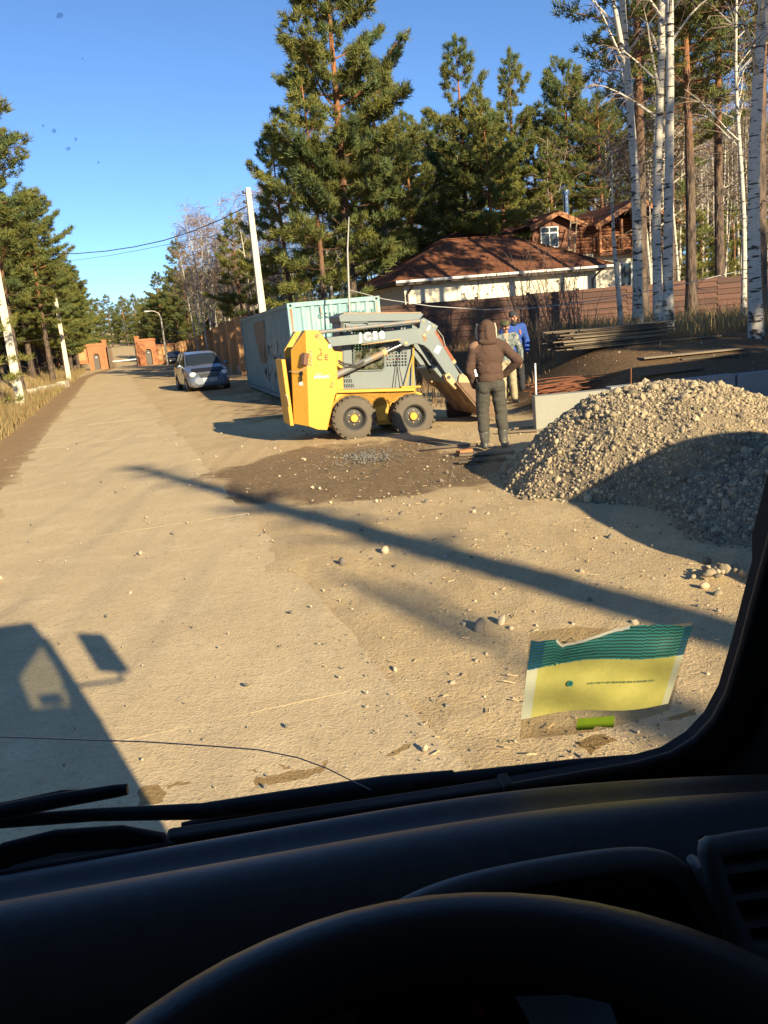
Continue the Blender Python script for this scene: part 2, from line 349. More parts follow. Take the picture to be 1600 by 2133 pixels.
# road of precast slabs, dusty
SLAB = soil_material('dusty_concrete', ((.61, .465, .265), (.54, .41, .237), (.66, .515, .305)), False)
road = obj('road', None, kind='structure')
rs = random.Random(4); s0 = -26.0; k = 0
SLABLEN = 5.0
while s0 < 106:
    ln = SLABLEN if s0 < 60 else 10
    a = s0 + .0008; b = s0 + ln - .0008
    mb = MB(); dz = rs.uniform(-.0008, .0008); w0 = ROAD_L + rs.uniform(-.02, .02); w1 = ROAD_R + rs.uniform(-.02, .02)
    zt = .015 + dz; zh = .2
    nseg = 12 if s0 < 20 else 5; rows = []
    for i in range(nseg + 1):
        s_ = a + (b - a) * i / nseg; row = []
        for j in range(7):
            n_ = w0 + (w1 - w0) * j / 6
            if j in (0, 6): n_ += rs.uniform(-.025, .025)
            x, y = XY(s_, n_ + float(bend(s_))); row.append((x, y, float(H0(x, y)) + zt + rs.uniform(-.002, .002)))
        rows.append(row)
    mb.grid(rows)
    # slab flanks
    for side in (0, 6):
        mb.grid([[r[side] for r in rows], [(r[side][0], r[side][1], r[side][2] - zh) for r in rows]])
    for r in (rows[0], rows[-1]): mb.grid([r, [(p[0], p[1], p[2] - zh) for p in r]])
    mb.build('slab', SLAB, road, smooth=40, fixn=True)
    s0 += ln; k += 1
# scattered stones, crushed gravel and chips on the dirt
GREY = pm('stone_grey', (.42, .34, .23), .85, var=.35, scale=3, bump=.3, bscale=60)
DARKST = pm('stone_dark', (.17, .145, .115), .85, var=.3, scale=4, bump=.3, bscale=60)
CHIP = pm('wood_chip', (.50, .36, .19), .8, var=.3, scale=8)
def rock(mb, c, r, rng, sub=1, mi=0, flat=.7):
    v, f = ico(sub); q = Euler((rng.uniform(0, 6), rng.uniform(0, 6), rng.uniform(0, 6))).to_matrix(); sx, sy, sz = r * rng.uniform(.75, 1.3), r * rng.uniform(.7, 1.1), r * rng.uniform(.55, .95) * flat / .7
    c = Vector(c); o = len(mb.V)
    for p in v:
        j = 1 + rng.uniform(-.16, .16); t = q @ Vector((p.x * sx * j, p.y * sy * j, p.z * sz * j)); mb.V.append((c.x + t.x, c.y + t.y, c.z + t.z))
    for t in f: mb.F.append((t[0] + o, t[1] + o, t[2] + o)); mb.M.append(mi)
rng = random.Random(11)
mb = MB(); cnt = 0
while cnt < 5200:
    Y = 2.6 * math.exp(rng.uniform(0, 1.95)); X = rng.uniform(-.55, .6) * Y; s, n = SN(X, Y)
    p = .10 if ROAD_L < n < ROAD_R - .3 else (.45 + .75 * sst(1.0, 2.6, n))
    d = math.hypot(X - 1.35, Y - 4.9); p += 1.1 * math.exp(-(d / .75) ** 2) + .9 * math.exp(-((X + .25) ** 2 + (Y - 12.5) ** 2) / .2)
    if rng.random() > p * (.35 + 1.0 * float(fbm(X * 1.2, Y * 1.2, 3, 55))): continue
    r = .0030 * math.exp(rng.gauss(.2, .62)); r = min(r * min(1, .45 + Y * .07) * (1 + Y * .08), .03)
    z = hz(X, Y) + (.018 if ROAD_L < n < ROAD_R else -.004)
    rock(mb, (X, Y, z + r * .25), r, rng, 1 if r > .012 else 1, 1 if rng.random() < .38 else 0); cnt += 1
mb.build('loose_gravel', [GREY, DARKST], None, smooth=50, kind='stuff', label='loose pebbles and grit scattered over the dirt')
mb = MB()
for k in range(480):
    Y = 3 + 11 * rng.random() ** .8; X = rng.gauss(.75, .7) * Y * .16 + rng.uniform(-.2, .25) * Y; s, n = SN(X, Y)
    if n < ROAD_R - .2: continue
    z = hz(X, Y) + .012; a = rng.uniform(0, 6.28); l = rng.uniform(.008, .03); w = rng.uniform(.002, .006); e = Vector((math.cos(a), math.sin(a), rng.uniform(-.1, .25))) * l; t = Vector((-math.sin(a), math.cos(a), 0)) * w
    c = Vector((X, Y, z)); mb.add([c - e - t, c + e - t, c + e + t, c - e + t, c - e + Vector((0, 0, .004)), c + e + Vector((0, 0, .004))], [(0, 1, 5, 4), (2, 3, 4, 5), (0, 4, 3), (1, 2, 5), (0, 3, 2, 1)])
mb.build('wood_chips', CHIP, None, kind='stuff', label='pale wood chips and straw littering the dirt')
def single_stone(px, py, r, lab, m, sub=2, seed=0):
    p = gnd(px, py); g = random.Random(seed); b = MB(); rock(b, (0, 0, 0), r, g, sub, 0); o = b.build('stone', m, None, smooth=60); o.location = (p.x, p.y, hz(p.x, p.y) + r * .45); tag(o, lab, 'stone', 'stones lying on the dirt'); return o
single_stone(713, 1180, .042, 'dark angular stone on the sunlit dirt below the long shadow', DARKST, 2, 3)
single_stone(803, 1154, .034, 'pale stone on the dirt, right of the dark angular one', GREY, 2, 5)
single_stone(1000, 1316, .05, 'flat brown stone left of the patch of dark grit', DARKST, 2, 8)
single_stone(1045, 1303, .036, 'small grey-brown stone at the top of the dark grit patch', GREY, 2, 9)
single_stone(272, 1240, .02, 'small pebble alone on the pale road slab', GREY, 2, 12)
# ------------------------------------------------------------------ trees
def bark_pine():
    m = pm('pine_bark', (.15, .105, .075), .9, var=.4, scale=7, col2=(.045, .034, .028), c2=(.42, .58), bump=1.0, bscale=12, stretch=(1, 1, .35))
    nt = m.node_tree; N = nt.nodes; L = nt.links; b = N['Principled BSDF']; old = b.inputs['Base Color'].links[0].from_socket
    tc = N.new('ShaderNodeTexCoord'); sp = N.new('ShaderNodeSeparateXYZ'); L.new(tc.outputs['Generated'], sp.inputs[0])
    mr = N.new('ShaderNodeMapRange'); mr.inputs[1].default_value = .3; mr.inputs[2].default_value = .62; L.new(sp.outputs[2], mr.inputs[0])
    nz = N.new('ShaderNodeTexNoise'); nz.inputs['Scale'].default_value = 6; L.new(tc.outputs['Object'], nz.inputs[0])
    mu = N.new('ShaderNodeMix'); mu.data_type = 'RGBA'; mu.inputs[6].default_value = (.42, .17, .06, 1); mu.inputs[7].default_value = (.16, .08, .045, 1); L.new(nz.outputs[0], mu.inputs[0])
    x = N.new('ShaderNodeMix'); x.data_type = 'RGBA'; L.new(mr.outputs[0], x.inputs[0]); L.new(old, x.inputs[6]); L.new(mu.outputs[2], x.inputs[7]); L.new(x.outputs[2], b.inputs['Base Color'])
    return m
def bark_birch():
    m = bpy.data.materials.new('birch_bark'); m.use_nodes = True; nt = m.node_tree; N = nt.nodes; L = nt.links; b = N['Principled BSDF']; b.inputs['Roughness'].default_value = .75; b.inputs['Specular IOR Level'].default_value = .25
    tc = N.new('ShaderNodeTexCoord')
    def ns(st, sc, det=4):
        mp = N.new('ShaderNodeMapping'); mp.inputs['Scale'].default_value = st; L.new(tc.outputs['Object'], mp.inputs[0]); n = N.new('ShaderNodeTexNoise'); n.inputs['Scale'].default_value = sc; n.inputs['Detail'].default_value = det; L.new(mp.outputs[0], n.inputs[0]); return n.outputs[0]
    def mr(v, a, c, lo=0., hi=1.):
        r = N.new('ShaderNodeMapRange'); r.inputs[1].default_value = a; r.inputs[2].default_value = c; r.inputs[3].default_value = lo; r.inputs[4].default_value = hi; L.new(v, r.inputs[0]); return r.outputs[0]
    dash = mr(ns((1, 1, 5.5), 3.2), .57, .63); fine = mr(ns((1, 1, 9), 9), .58, .7, 0, .6)
    sp = N.new('ShaderNodeSeparateXYZ'); L.new(tc.outputs['Object'], sp.inputs[0])
    low = mr(sp.outputs[2], 2.2, .0, 0, .2); big = ns((1, 1, 1.4), 3.0); ad = N.new('ShaderNodeMath'); ad.operation = 'ADD'; L.new(low, ad.inputs[0]); L.new(big, ad.inputs[1]); patch = mr(ad.outputs[0], .66, .74)
    mx = N.new('ShaderNodeMath'); mx.operation = 'MAXIMUM'; L.new(dash, mx.inputs[0]); L.new(patch, mx.inputs[1]); mx2 = N.new('ShaderNodeMath'); mx2.operation = 'MAXIMUM'; L.new(mx.outputs[0], mx2.inputs[0]); L.new(fine, mx2.inputs[1])
    x = N.new('ShaderNodeMix'); x.data_type = 'RGBA'; x.inputs[6].default_value = (.53, .48, .40, 1); x.inputs[7].default_value = (.05, .042, .036, 1); L.new(mx2.outputs[0], x.inputs[0]); L.new(x.outputs[2], b.inputs['Base Color'])
    return m
PBARK = bark_pine(); BBARK = bark_birch()
NEEDLE = pm('pine_needles', (.205, .205, .052), .6, var=.42, scale=.55, col2=(.105, .145, .058), c2=(.42, .62), spec=.25, trans=.3, fine=.25)
NEEDLE2 = pm('pine_needles_young', (.25, .245, .06), .6, var=.38, scale=.7, col2=(.13, .175, .065), c2=(.45, .65), spec=.25, trans=.3, fine=.25)
TWIG = pm('birch_twigs', (.21, .145, .11), .8, var=.3, scale=.7)
def needles(mb, C, D, k, ln, w, rg):
    """tufts of narrow blades: C centres, D main directions"""
    C = np.repeat(np.asarray(C), k, 0); D = np.repeat(np.asarray(D), k, 0); n = len(C)
    d = D * .55 + np.array([0, 0, .35]) + rg.normal(0, .55, (n, 3)); d /= np.linalg.norm(d, axis=1, keepdims=True) + 1e-9
    L = ln * rg.uniform(.6, 1.25, (n, 1)); s = np.cross(d, rg.normal(0, 1, (n, 3))); s /= np.linalg.norm(s, axis=1, keepdims=True) + 1e-9
    b = C + rg.normal(0, ln * .22, (n, 3)); V = np.stack([b - s * w * .5, b + s * w * .5, b + d * L], 1).reshape(-1, 3)
    o = len(mb.V); mb.V.extend(map(tuple, V.tolist())); f = (np.arange(n * 3).reshape(-1, 3) + o).tolist(); mb.F.extend(f); mb.M.extend([1] * n)
def mk_pine(seed, Ht, cb, Rmax, shape='cone', lean=0., nwh=None, k=11, ln=.27, w=.05, twk=1.0, r0=None, asym=0., dead=True):
    g = random.Random(seed); rg = np.random.default_rng(seed)
    tr = MB(); cr = MB(); n = 12; pts = []; rad = []; r0 = r0 or Ht * .0135; ph = g.uniform(0, 6)
    for i in range(n + 1):
        t = i / n; pts.append(Vector((lean * t * Ht + .12 * math.sin(t * 5 + ph) * t, .12 * math.cos(t * 4 + ph) * t, Ht * t * .985))); rad.append(max(r0 * (1 - t) ** .8 * (1.25 if i == 0 else 1), .025))
    tr.tube(pts, rad, 9)
    def tp(z):
        t = min(max(z / (Ht * .985), 0), .9999) * n; i = int(t); return pts[i].lerp(pts[i + 1], t - i), rad[i] + (rad[i + 1] - rad[i]) * (t - i)
    C = []; D = []; z0 = Ht * cb; nwh = nwh or int((Ht - z0) / .68); up = Vector((0, 0, 1))
    for wi in range(nwh):
        u = (wi + g.uniform(-.3, .3)) / nwh; u = min(max(u, 0), .985); z = z0 + (Ht * .985 - z0) * u
        if shape == 'cone': pr = (1 - u) ** .6 * (.38 + .62 * min(u / .36, 1))
        elif shape == 'round': pr = math.sin(math.pi * (.12 + .86 * u)) ** .7
        elif shape == 'col': pr = (1 - u) ** .45 * (.5 + .5 * min(u / .3, 1)) 
        else: pr = (1 - u) ** .6 * (.35 + .65 * min(u / .5, 1))
        nb = g.choice((3, 4, 4, 5)) if u < .9 else 3; a0 = g.uniform(0, 6.28)
        for b in range(nb):
            a = a0 + b * 6.283 / nb + g.uniform(-.5, .5); L = max(Rmax * pr * (g.uniform(.45, 1.0) if g.random() < .7 else g.uniform(1.0, 1.38)), .35)
            if asym: L *= 1 + asym * math.cos(a)
            p, r = tp(z); e = R_(-6 + 52 * u ** 1.4 + g.uniform(-10, 12)); hd = Vector((math.cos(a), math.sin(a), 0))
            m = max(4, int(L / .5)); P = [p]; d = hd * math.cos(e) + up * math.sin(e)
            for q in range(m): d = (d + up * .09 + Vector((g.uniform(-.12, .12), g.uniform(-.12, .12), g.uniform(-.08, .08)))).normalized(); P.append(P[-1] + d * (L / m))
            tr.tube(P, [max(.045 * (L / 3) * (1 - .85 * q / m), .008) for q in range(m + 1)], 4, False)
            side = hd.cross(up); st = .22 if u > .25 else .38
            nt = max(4, int(L * 5.2 * twk))
            for q in range(nt):
                t = st + (1.02 - st) * (q + g.random()) / nt; t = min(t, 1); i = min(int(t * m), m - 1); bp = P[i].lerp(P[i + 1], t * m - i)
                sg = 1 if q % 2 else -1; tl = (.22 + .34 * L * (1.12 - t)) * g.uniform(.5, 1.1); tl = min(tl, 1.15)
                td = (side * sg * g.uniform(.5, 1.1) + hd * .75 + up * g.uniform(.0, .5)).normalized()
                e2 = bp + td * tl
                if tl > .45: tr.tube([bp, e2], [.011, .005], 3, False)
                for c in range(max(1, int(tl / .27))):
                    f = (c + 1) / max(1, int(tl / .27)); cc = bp + td * tl * f + Vector((g.uniform(-.06, .06), g.uniform(-.06, .06), g.uniform(-.03, .08))); C.append(cc); D.append((td + up * .25).normalized())
            C.append(P[-1]); D.append(d)
    for q in range(10): p, _ = tp(Ht * (.94 + .006 * q)); C.append(p + Vector((0, 0, .12))); D.append(up)
    if dead and cb > .2:
        for q in range(int(8 + 10 * cb)):
            z = Ht * g.uniform(.12, cb + .08); p, r = tp(z); a = g.uniform(0, 6.28); L = g.uniform(.5, 1.8); hd = Vector((math.cos(a), math.sin(a), g.uniform(-.25, .25))); mid = p + hd * L * .5 + Vector((0, 0, -.05)); tr.tube([p, mid, p + hd * L + Vector((g.uniform(-.2, .2), g.uniform(-.2, .2), g.uniform(-.2, .1)))], [.02, .013, .005], 4, False)
    cr.M = []; needles(cr, C, D, k, ln, w, rg); cr.M = [0] * len(cr.F)
    return tr, cr
def mk_birch(seed, Ht, r0, fork=0., lean=0., twigs=700, cb=.35, spread=1.0, tw=.014, detail=8, bark=0):
    g = random.Random(seed); tr = MB(); cr = MB(); up = Vector((0, 0, 1)); ph = g.uniform(0, 6); ph2 = g.uniform(0, 6)
    stems = []
    def stem(base, L, r, d0, n=12):
        P = [Vector(base)]; Rr = [r * 1.25]; d = Vector(d0)
        for i in range(n):
            d = (d + Vector((math.sin(i * .9 + ph) * .035, math.cos(i * .8 + ph2) * .035, .04))).normalized(); P.append(P[-1] + d * (L / n)); Rr.append(max(r * (1 - (i + 1) / n) ** .75, .012))
        tr.tube(P, Rr, detail); return P, Rr
    d0 = Vector((lean, g.uniform(-.02, .02), 1)).normalized(); P, Rr = stem((0, 0, 0), Ht, r0, d0); stems.append((P, Rr, Ht, cb))
    if fork:
        i = int(fork * 12); q = P[i]; a = g.choice((0, math.pi)) + g.uniform(-.3, .3)
        P2, R2 = stem(q, Ht * (1 - fork) * .92, Rr[i] * .72, Vector((math.cos(a) * .32, math.sin(a) * .32, 1)).normalized()); stems.append((P2, R2, Ht * (1 - fork), .2))
    def twig(p, d, L, w, depth):
        n = 3; Q = [p]; dd = Vector(d)
        for i in range(n): dd = (dd + Vector((g.uniform(-.25, .25), g.uniform(-.25, .25), -.16 * depth + g.uniform(-.1, .1)))).normalized(); Q.append(Q[-1] + dd * L / n)
        cr.tube(Q, [w, w * .8, w * .6, w * .3], 3, False); return Q, dd
    tot = sum(s[2] for s in stems)
    for P, Rr, L, cbs in stems:
        nb = int(24 * L / tot) + 6; n = len(P) - 1
        for b in range(nb):
            t = cbs + (.97 - cbs) * (b + g.random()) / nb; i = min(int(t * n), n - 1); p = P[i].lerp(P[i + 1], t * n - i); r = Rr[i]
            a = g.uniform(0, 6.28); bl = (1.05 - t) ** .7 * Ht * .19 * spread * g.uniform(.5, 1.2) + .3; e = g.uniform(.5, 1.1); d = Vector((math.cos(a), math.sin(a), e)).normalized(); Q = [p]
            m = 5
            for q in range(m): d = (d + Vector((g.uniform(-.12, .12), g.uniform(-.12, .12), .06 - .05 * q))).normalized(); Q.append(Q[-1] + d * bl / m)
            rr = min(r * .45, .05); tr.tube(Q, [max(rr * (1 - .85 * q / m), .007) for q in range(m + 1)], 5, False)
            k = max(3, int(twigs / nb / 3.2 / len(stems)))
            for q in range(k):
                t2 = g.uniform(.25, 1); j = min(int(t2 * m), m - 1); pp = Q[j].lerp(Q[j + 1], t2 * m - j); a2 = g.uniform(0, 6.28); d2 = (d * .8 + Vector((math.cos(a2), math.sin(a2), g.uniform(-.1, .6))) * .9).normalized()
                W_, dd = twig(pp, d2, g.uniform(.35, .95) * spread, tw, 1)
                for s in range(2): twig(W_[g.choice((1, 2, 3))], (dd + Vector((g.uniform(-.8, .8), g.uniform(-.8, .8), g.uniform(-.6, .4)))).normalized(), g.uniform(.2, .6), tw * .7, 2)
    return tr, cr
SPECIES = {}
def species(key, mbs, mats, Ht): SPECIES[key] = (mbs[0].mesh(key + '_trunk', mats[0], 60), mbs[1].mesh(key + '_crown', mats[1]), Ht)
P_ = (PBARK, NEEDLE); PY = (PBARK, NEEDLE2); B_ = (BBARK, TWIG)
species('pineBig', mk_pine(1, 17.5, .2, 4.6, 'cone', k=32, ln=.25, w=.04, twk=2.5, r0=.24), P_, 17.5)
species('pineYoung', mk_pine(2, 11, .10, 2.6, 'cone', k=28, ln=.23, w=.034, twk=1.9), PY, 11)
species('pineA', mk_pine(3, 15, .34, 2.9, 'round', k=28, ln=.26, w=.044, twk=2.0), P_, 15)
species('pineB', mk_pine(4, 16, .25, 3.1, 'cone', k=28, ln=.26, w=.044, twk=2.0), P_, 16)
species('pineC', mk_pine(5, 15, .45, 3.0, 'round', k=18, ln=.25, w=.038, twk=1.2), P_, 15)
species('pineD', mk_pine(6, 14, .18, 2.8, 'col', k=28, ln=.26, w=.044, twk=2.0), PY, 14)
species('pineLow', mk_pine(7, 5, .08, 1.5, 'cone', k=20, ln=.2, w=.03, twk=1.5), PY, 5)
species('pineFar', mk_pine(21, 13, .06, 3.0, 'cone', k=14, ln=.36, w=.07, twk=1.0), P_, 13)
species('pineFar2', mk_pine(22, 13, .10, 2.7, 'col', k=14, ln=.36, w=.07, twk=1.0), PY, 13)
species('birchA', mk_birch(11, 16, .16, fork=.42, twigs=520, cb=.35), B_, 16)
species('birchB', mk_birch(12, 17, .15, twigs=520, cb=.32), B_, 17)
species('birchC', mk_birch(13, 16, .14, fork=.62, twigs=520, cb=.4), B_, 16)
species('birchD', mk_birch(14, 14, .09, twigs=620, cb=.38, tw=.016), B_, 14)
species('birchE', mk_birch(15, 13, .075, fork=.5, twigs=620, cb=.42, tw=.016), B_, 13)
species('birchF', mk_birch(16, 12, .07, lean=.06, twigs=700, cb=.3, tw=.018, spread=1.2), B_, 12)
species('birchTwin', mk_birch(17, 5.2, .085, fork=.55, twigs=60, cb=.75, spread=.6), B_, 5.2)
TREEN = 0
def tree(key, x, y, Ht, rz, label, group=None, lean=(0, 0), wide=1.0, name=None, sink=.12):
    tm, cm, h = SPECIES[key]; sc = Ht / h; pine = key.startswith('pine')
    t = thing(name or ('pine_tree' if pine else 'birch_tree'), label, 'pine tree' if pine else 'birch tree', (x, y, hz(x, y) - sink), rz, group)
    t.rotation_euler = Euler((lean[1], lean[0], 0)).to_matrix().to_4x4().to_euler() if False else (lean[1], lean[0], rz)
    t.scale = (sc * wide, sc * wide, sc)
    o = bpy.data.objects.new('trunk', tm); COL.objects.link(o); o.parent = t
    o = bpy.data.objects.new('crown', cm); COL.objects.link(o); o.parent = t
    return t
def hero(key, px, Y, Ht, rz, label, lean=(0, 0), wide=1.0, group=None): return tree(key, at_px(px, Y), Y, Ht, rz, label, group, lean, wide)
G1 = 'tall pines behind the container and the outbuilding'
hero('pineBig', 742, 39, 19.8, 2.2, 'biggest broad-crowned pine, rising behind the blue container to the top of the picture', group=G1)
hero('pineYoung', 683, 37.5, 12.6, .6, 'younger bright green pine in front of the biggest pine, left side', group=G1)
hero('pineD', 612, 42, 11.5, 4.2, 'dark narrow pine just right of the concrete pole behind the container', group=G1)
hero('pineA', 815, 50, 15.2, 1.1, 'dark-trunked pine behind the left hip of the brown roof', group=G1)
hero('pineB', 872, 54, 13.4, 2.6, 'pine with drooping yellow-green crown between the biggest pine and the pair of pointed pines', group=G1)
hero('pineB', 985, 56, 17.7, 3.3, 'left of the pair of tall pointed pines over the hip roof', group=G1)
hero('pineD', 1032, 54, 13.8, 5.3, 'lower bright pine with orange trunk right behind the hip roof ridge', group=G1)
hero('pineB', 1088, 68, 19.6, 5.0, 'right of the pair of tall pointed pines over the hip roof', wide=.9, group=G1)
hero('pineA', 1195, 68, 18.4, .9, 'slender pine behind the steel flue pipe with open lower branches', wide=.9, group=G1)
hero('pineC', 1262, 66, 15.5, 2.4, 'dark pine between the steel flue and the birch clump', group=G1)
for k, (px, Y, h_, key, lab) in enumerate(((850, 62, 14.2, 'pineD', 'pine filling the gap right of the biggest pine'), (915, 64, 14.8, 'pineA', 'pine behind the gap left of the pointed pair'), (945, 60, 12.5, 'pineD', 'lower pine between the gap and the pointed pair'), (1010, 72, 16.5, 'pineA', 'pine rising between the pointed pair'), (1060, 66, 14.0, 'pineD', 'lower pine under the right pointed pine'), (1125, 72, 16.0, 'pineB', 'pine left of the slender one by the flue'), (1160, 66, 12.5, 'pineD', 'lower pine behind the dormer ridge'), (1235, 74, 16.5, 'pineA', 'pine right of the steel flue behind the balcony gable'), (1290, 72, 16.0, 'pineB', 'pine behind the balcony gable left of the forked birch'), (770, 52, 13.0, 'pineD', 'pine just right of the biggest pine trunk'))): hero(key, px, Y, h_, k * 1.7, lab, wide=1.15, group=G1)
G2 = 'dark pines on the right behind the birches'
hero('pineC', 1338, 30, 17.5, 3.6, 'dark tall pine right behind the forked birch, branches spreading left', wide=1.0, group=G2)
hero('pineC', 1440, 34, 17.5, 1.9, 'dark pine filling the space right of the birch clump', wide=1.0, group=G2)
hero('pineC', 1582, 27, 18.5, 5.1, 'orange-barked pine beside the thick birch at the right edge', group=G2)
hero('pineC', 1500, 38, 18, .3, 'dark pine seen between the orange-barked pine and the birch clump', wide=1.0, group=G2)
hero('pineC', 1660, 33, 17, 2.3, 'dark pine at the far right edge behind the cab pillar', wide=1.0, group=G2)
hero('pineC', 1400, 44, 16, 4.4, 'shaded pine deep behind the birch clump above the fence', wide=1.2, group=G2)
G3 = 'birches standing on the raised plot'
hero('birchA', 1327, 24, 16.5, .4, 'forked white birch, leftmost tall stem of the clump by the board stack', wide=.85, group=G3)
hero('birchTwin', 1293, 25.5, 5.6, 1.6, 'short thin birch snag with a forked top by the fence', group=G3)
hero('birchB', 1371, 23, 17, 2.9, 'white birch with rough dark base, middle of the clump', wide=.85, group=G3)
hero('birchC', 1391, 20.5, 17, 5.3, 'smooth white birch, rightmost and nearest of the clump', lean=(-.01, 0), wide=.82, group=G3)
hero('birchD', 1549, 26, 13, 1.0, 'slim white birch left of the thick birch at the right edge', group=G3)
hero('birchB', 1576, 17.3, 15.5, 4.0, 'thick white birch at the right edge in dry grass', lean=(.03, 0), group=G3)
# out-of-frame neighbours of the same wood on the right, whose shade falls across the plot
g = random.Random(77)
G4 = 'trees of the same wood right of the view'
for k, (x, y, h_, key) in enumerate([(15.2, 3.4, 14, 'pineA'), (18.5, 6.5, 16, 'pineC'), (21, 1.5, 15, 'pineB'), (18.0, 10.5, 11, 'pineD'), (24, 9, 12, 'pineB'), (27, 2, 14, 'pineA'), (19.5, -3, 15, 'pineA'), (25.5, -5, 16, 'pineC')]):
    tree(key, x, y, h_, g.uniform(0, 6.28), 'tree of the wood standing out of view to the right', G4)
# snag and leaning tree behind the truck whose long shadows cross the dirt
sg = MB(); _b0 = Vector((0, 0, 0)); _t0 = Vector((-1.55, -.7, 10.2)); P0 = [_b0.lerp(_t0, i / 10) for i in range(11)]
sg.tube(P0, [.33 * (1 - i / 10) ** .6 + .03 for i in range(11)], 10)
gg = random.Random(5)
for i in range(60):
    t = gg.uniform(.70, .99); p = _b0.lerp(_t0, t); a = gg.uniform(0, 6.28); l = gg.uniform(.3, 1.3) * (1.25 - t); sg.tube([p, p + Vector((math.cos(a) * l, math.sin(a) * l, l * .35)), p + Vector((math.cos(a) * l * 1.6, math.sin(a) * l * 1.6, l * .3))], [.045, .03, .012], 4, False)
o = thing('leaning_dead_pine', 'leaning dead pine behind the truck whose shadow crosses the dirt', 'dead tree', (10.9, -9.8, -.1)); SNAG = sg.build('trunk', PBARK, o, smooth=60)
tree('pineYoung', 12.2, -15.4, 9.3, 1.0, 'narrow young pine behind the truck, out of view', lean=(-.06, 0), wide=.36)
# birch wood behind the fence and behind the container
G5 = 'bare birch wood behind the plot'
bk = ['birchD', 'birchE', 'birchF', 'birchB', 'birchC', 'birchD']
BANDS = ((420, 'left of the dark pine by the pole'), (470, 'behind the far end of the brick fence'), (515, 'above the near brick fence'), (565, 'just left of the tall pole'), (620, 'just right of the tall pole'), (680, 'left of the biggest pine'), (740, 'behind the biggest pine, left of its trunk'), (830, 'right of the biggest pine trunk'), (900, 'over the left hip of the roof'), (980, 'over the roof ridge'), (1100, 'over the right half of the hip roof'), (1170, 'behind the dormer'), (1240, 'behind the steel flue'), (1345, 'behind the balcony gable'), (1400, 'seen through the birch clump'), (1440, 'just right of the birch clump'), (1480, 'right of the birch clump above the fence'), (1540, 'left of the slim birch'), (1590, 'behind the orange-barked pine'), (1640, 'at the right edge'), (9999, 'past the right edge of view'))
def banded(lab, px, Y, ym): return lab + (', nearer one ' if Y < ym else ', deeper one ') + next(t for p, t in BANDS if px < p)
def birch_wood(n, pa, pb, ya, yb, seed, hh=(10, 15), lab='slender bare birch', grp=G5, keys=bk, avoid=None):
    g = random.Random(seed)
    for k in range(n):
        px = pa + (pb - pa) * (k + g.random()) / n; Y = g.uniform(ya, yb); x = at_px(px, Y)
        if avoid and avoid(x, Y): continue
        tree(g.choice(keys), x, Y, g.uniform(*hh), g.uniform(0, 6.28), banded(lab, px, Y, (ya + yb) / 2), grp, lean=(g.uniform(-.03, .03), g.uniform(-.03, .03)))
birch_wood(46, 1345, 1720, 41, 74, 1)
birch_wood(20, 1400, 1900, 74, 110, 2)
birch_wood(34, 556, 830, 46, 76, 3, (9, 12.5), 'slender bare birch', 'bare birches behind the container')
birch_wood(26, 830, 1345, 64, 92, 4, (11, 14))
# dark conifers filling the depth of the wood
def pine_wood(n, pa, pb, ya, yb, seed, hh, lab, grp, keys=('pineFar', 'pineFar2', 'pineB', 'pineA')):
    g = random.Random(seed)
    for k in range(n):
        px = pa + (pb - pa) * (k + g.random()) / n; Y = g.uniform(ya, yb); tree(g.choice(keys), at_px(px, Y), Y, g.uniform(*hh), g.uniform(0, 6.28), banded(lab, px, Y, (ya + yb) / 2), grp)
pine_wood(40, 560, 1350, 80, 130, 5, (9, 12), 'background pine', 'pines deep in the wood')
pine_wood(26, 1340, 1850, 64, 120, 6, (13, 17), 'tall background pine', 'pines deep in the right-hand wood')
pine_wood(9, 1345, 1650, 40, 56, 8, (4, 7), 'young pine among birches', 'young pines among the birches', ('pineLow', 'pineYoung'))
# trees along the road, left side
G6 = 'pines along the left side of the road'
def rtree(key, s, n, Ht, rz, lab, grp=None, wide=1.): x, y = XY(s, n); return tree(key, x, y, Ht, rz, lab, grp, wide=wide)
hero('pineA', -62, 27, 12.5, 1.0, 'near pine mostly out of view at the left edge, its branches hanging in', wide=1.1, group=G6)
hero('pineA', 33, 43, 13.2, 2.0, 'orange-trunked pine at the left edge behind the thick concrete pole', wide=1.25, group=G6)
hero('pineLow', -20, 31, 5.0, 2.0, 'low young pine at the left edge in front of the trunks', wide=1.1, group=G6)
hero('pineB', -15, 50, 13.5, .2, 'dense pine at the left edge behind the near ones', wide=1.2, group=G6)
hero('pineA', 103, 58, 12.6, 3.9, 'pine with orange trunk just left of the first concrete pole', wide=1.15, group=G6)
g = random.Random(31)
for k in range(28):
    s = 62 + k * 2.2 + g.uniform(-1, 1); rtree(g.choice(('pineB', 'pineD', 'pineB', 'pineA')), s, -5.0 - g.uniform(0, 2.5) + float(bend(s)) - (.8 if s > 100 else 0), g.uniform(10.5, 13.5), g.uniform(0, 6.28), 'roadside pine left of the road, ' + ('before the first pole' if s < 64 else 'beside the first pole' if s < 76 else 'between the two far poles' if s < 92 else 'near the brick wall' if s < 106 else 'just behind the brick wall'), 'pines of the left roadside row', 1.35)
for k in range(26):
    s = 40 + k * 3.8 + g.uniform(-2, 2); rtree(g.choice(('pineFar', 'pineFar2', 'pineB')), s, -9.5 - g.uniform(0, 6) + float(bend(s)), g.uniform(11.5, 14.5), g.uniform(0, 6.28), 'second-row pine left of the road, ' + ('near the thick pole' if s < 60 else 'behind the first pole' if s < 80 else 'behind the far pole' if s < 108 else 'beyond the brick wall'), 'pines of the second row left of the road', 1.35)
G7 = 'pines beyond the gate'
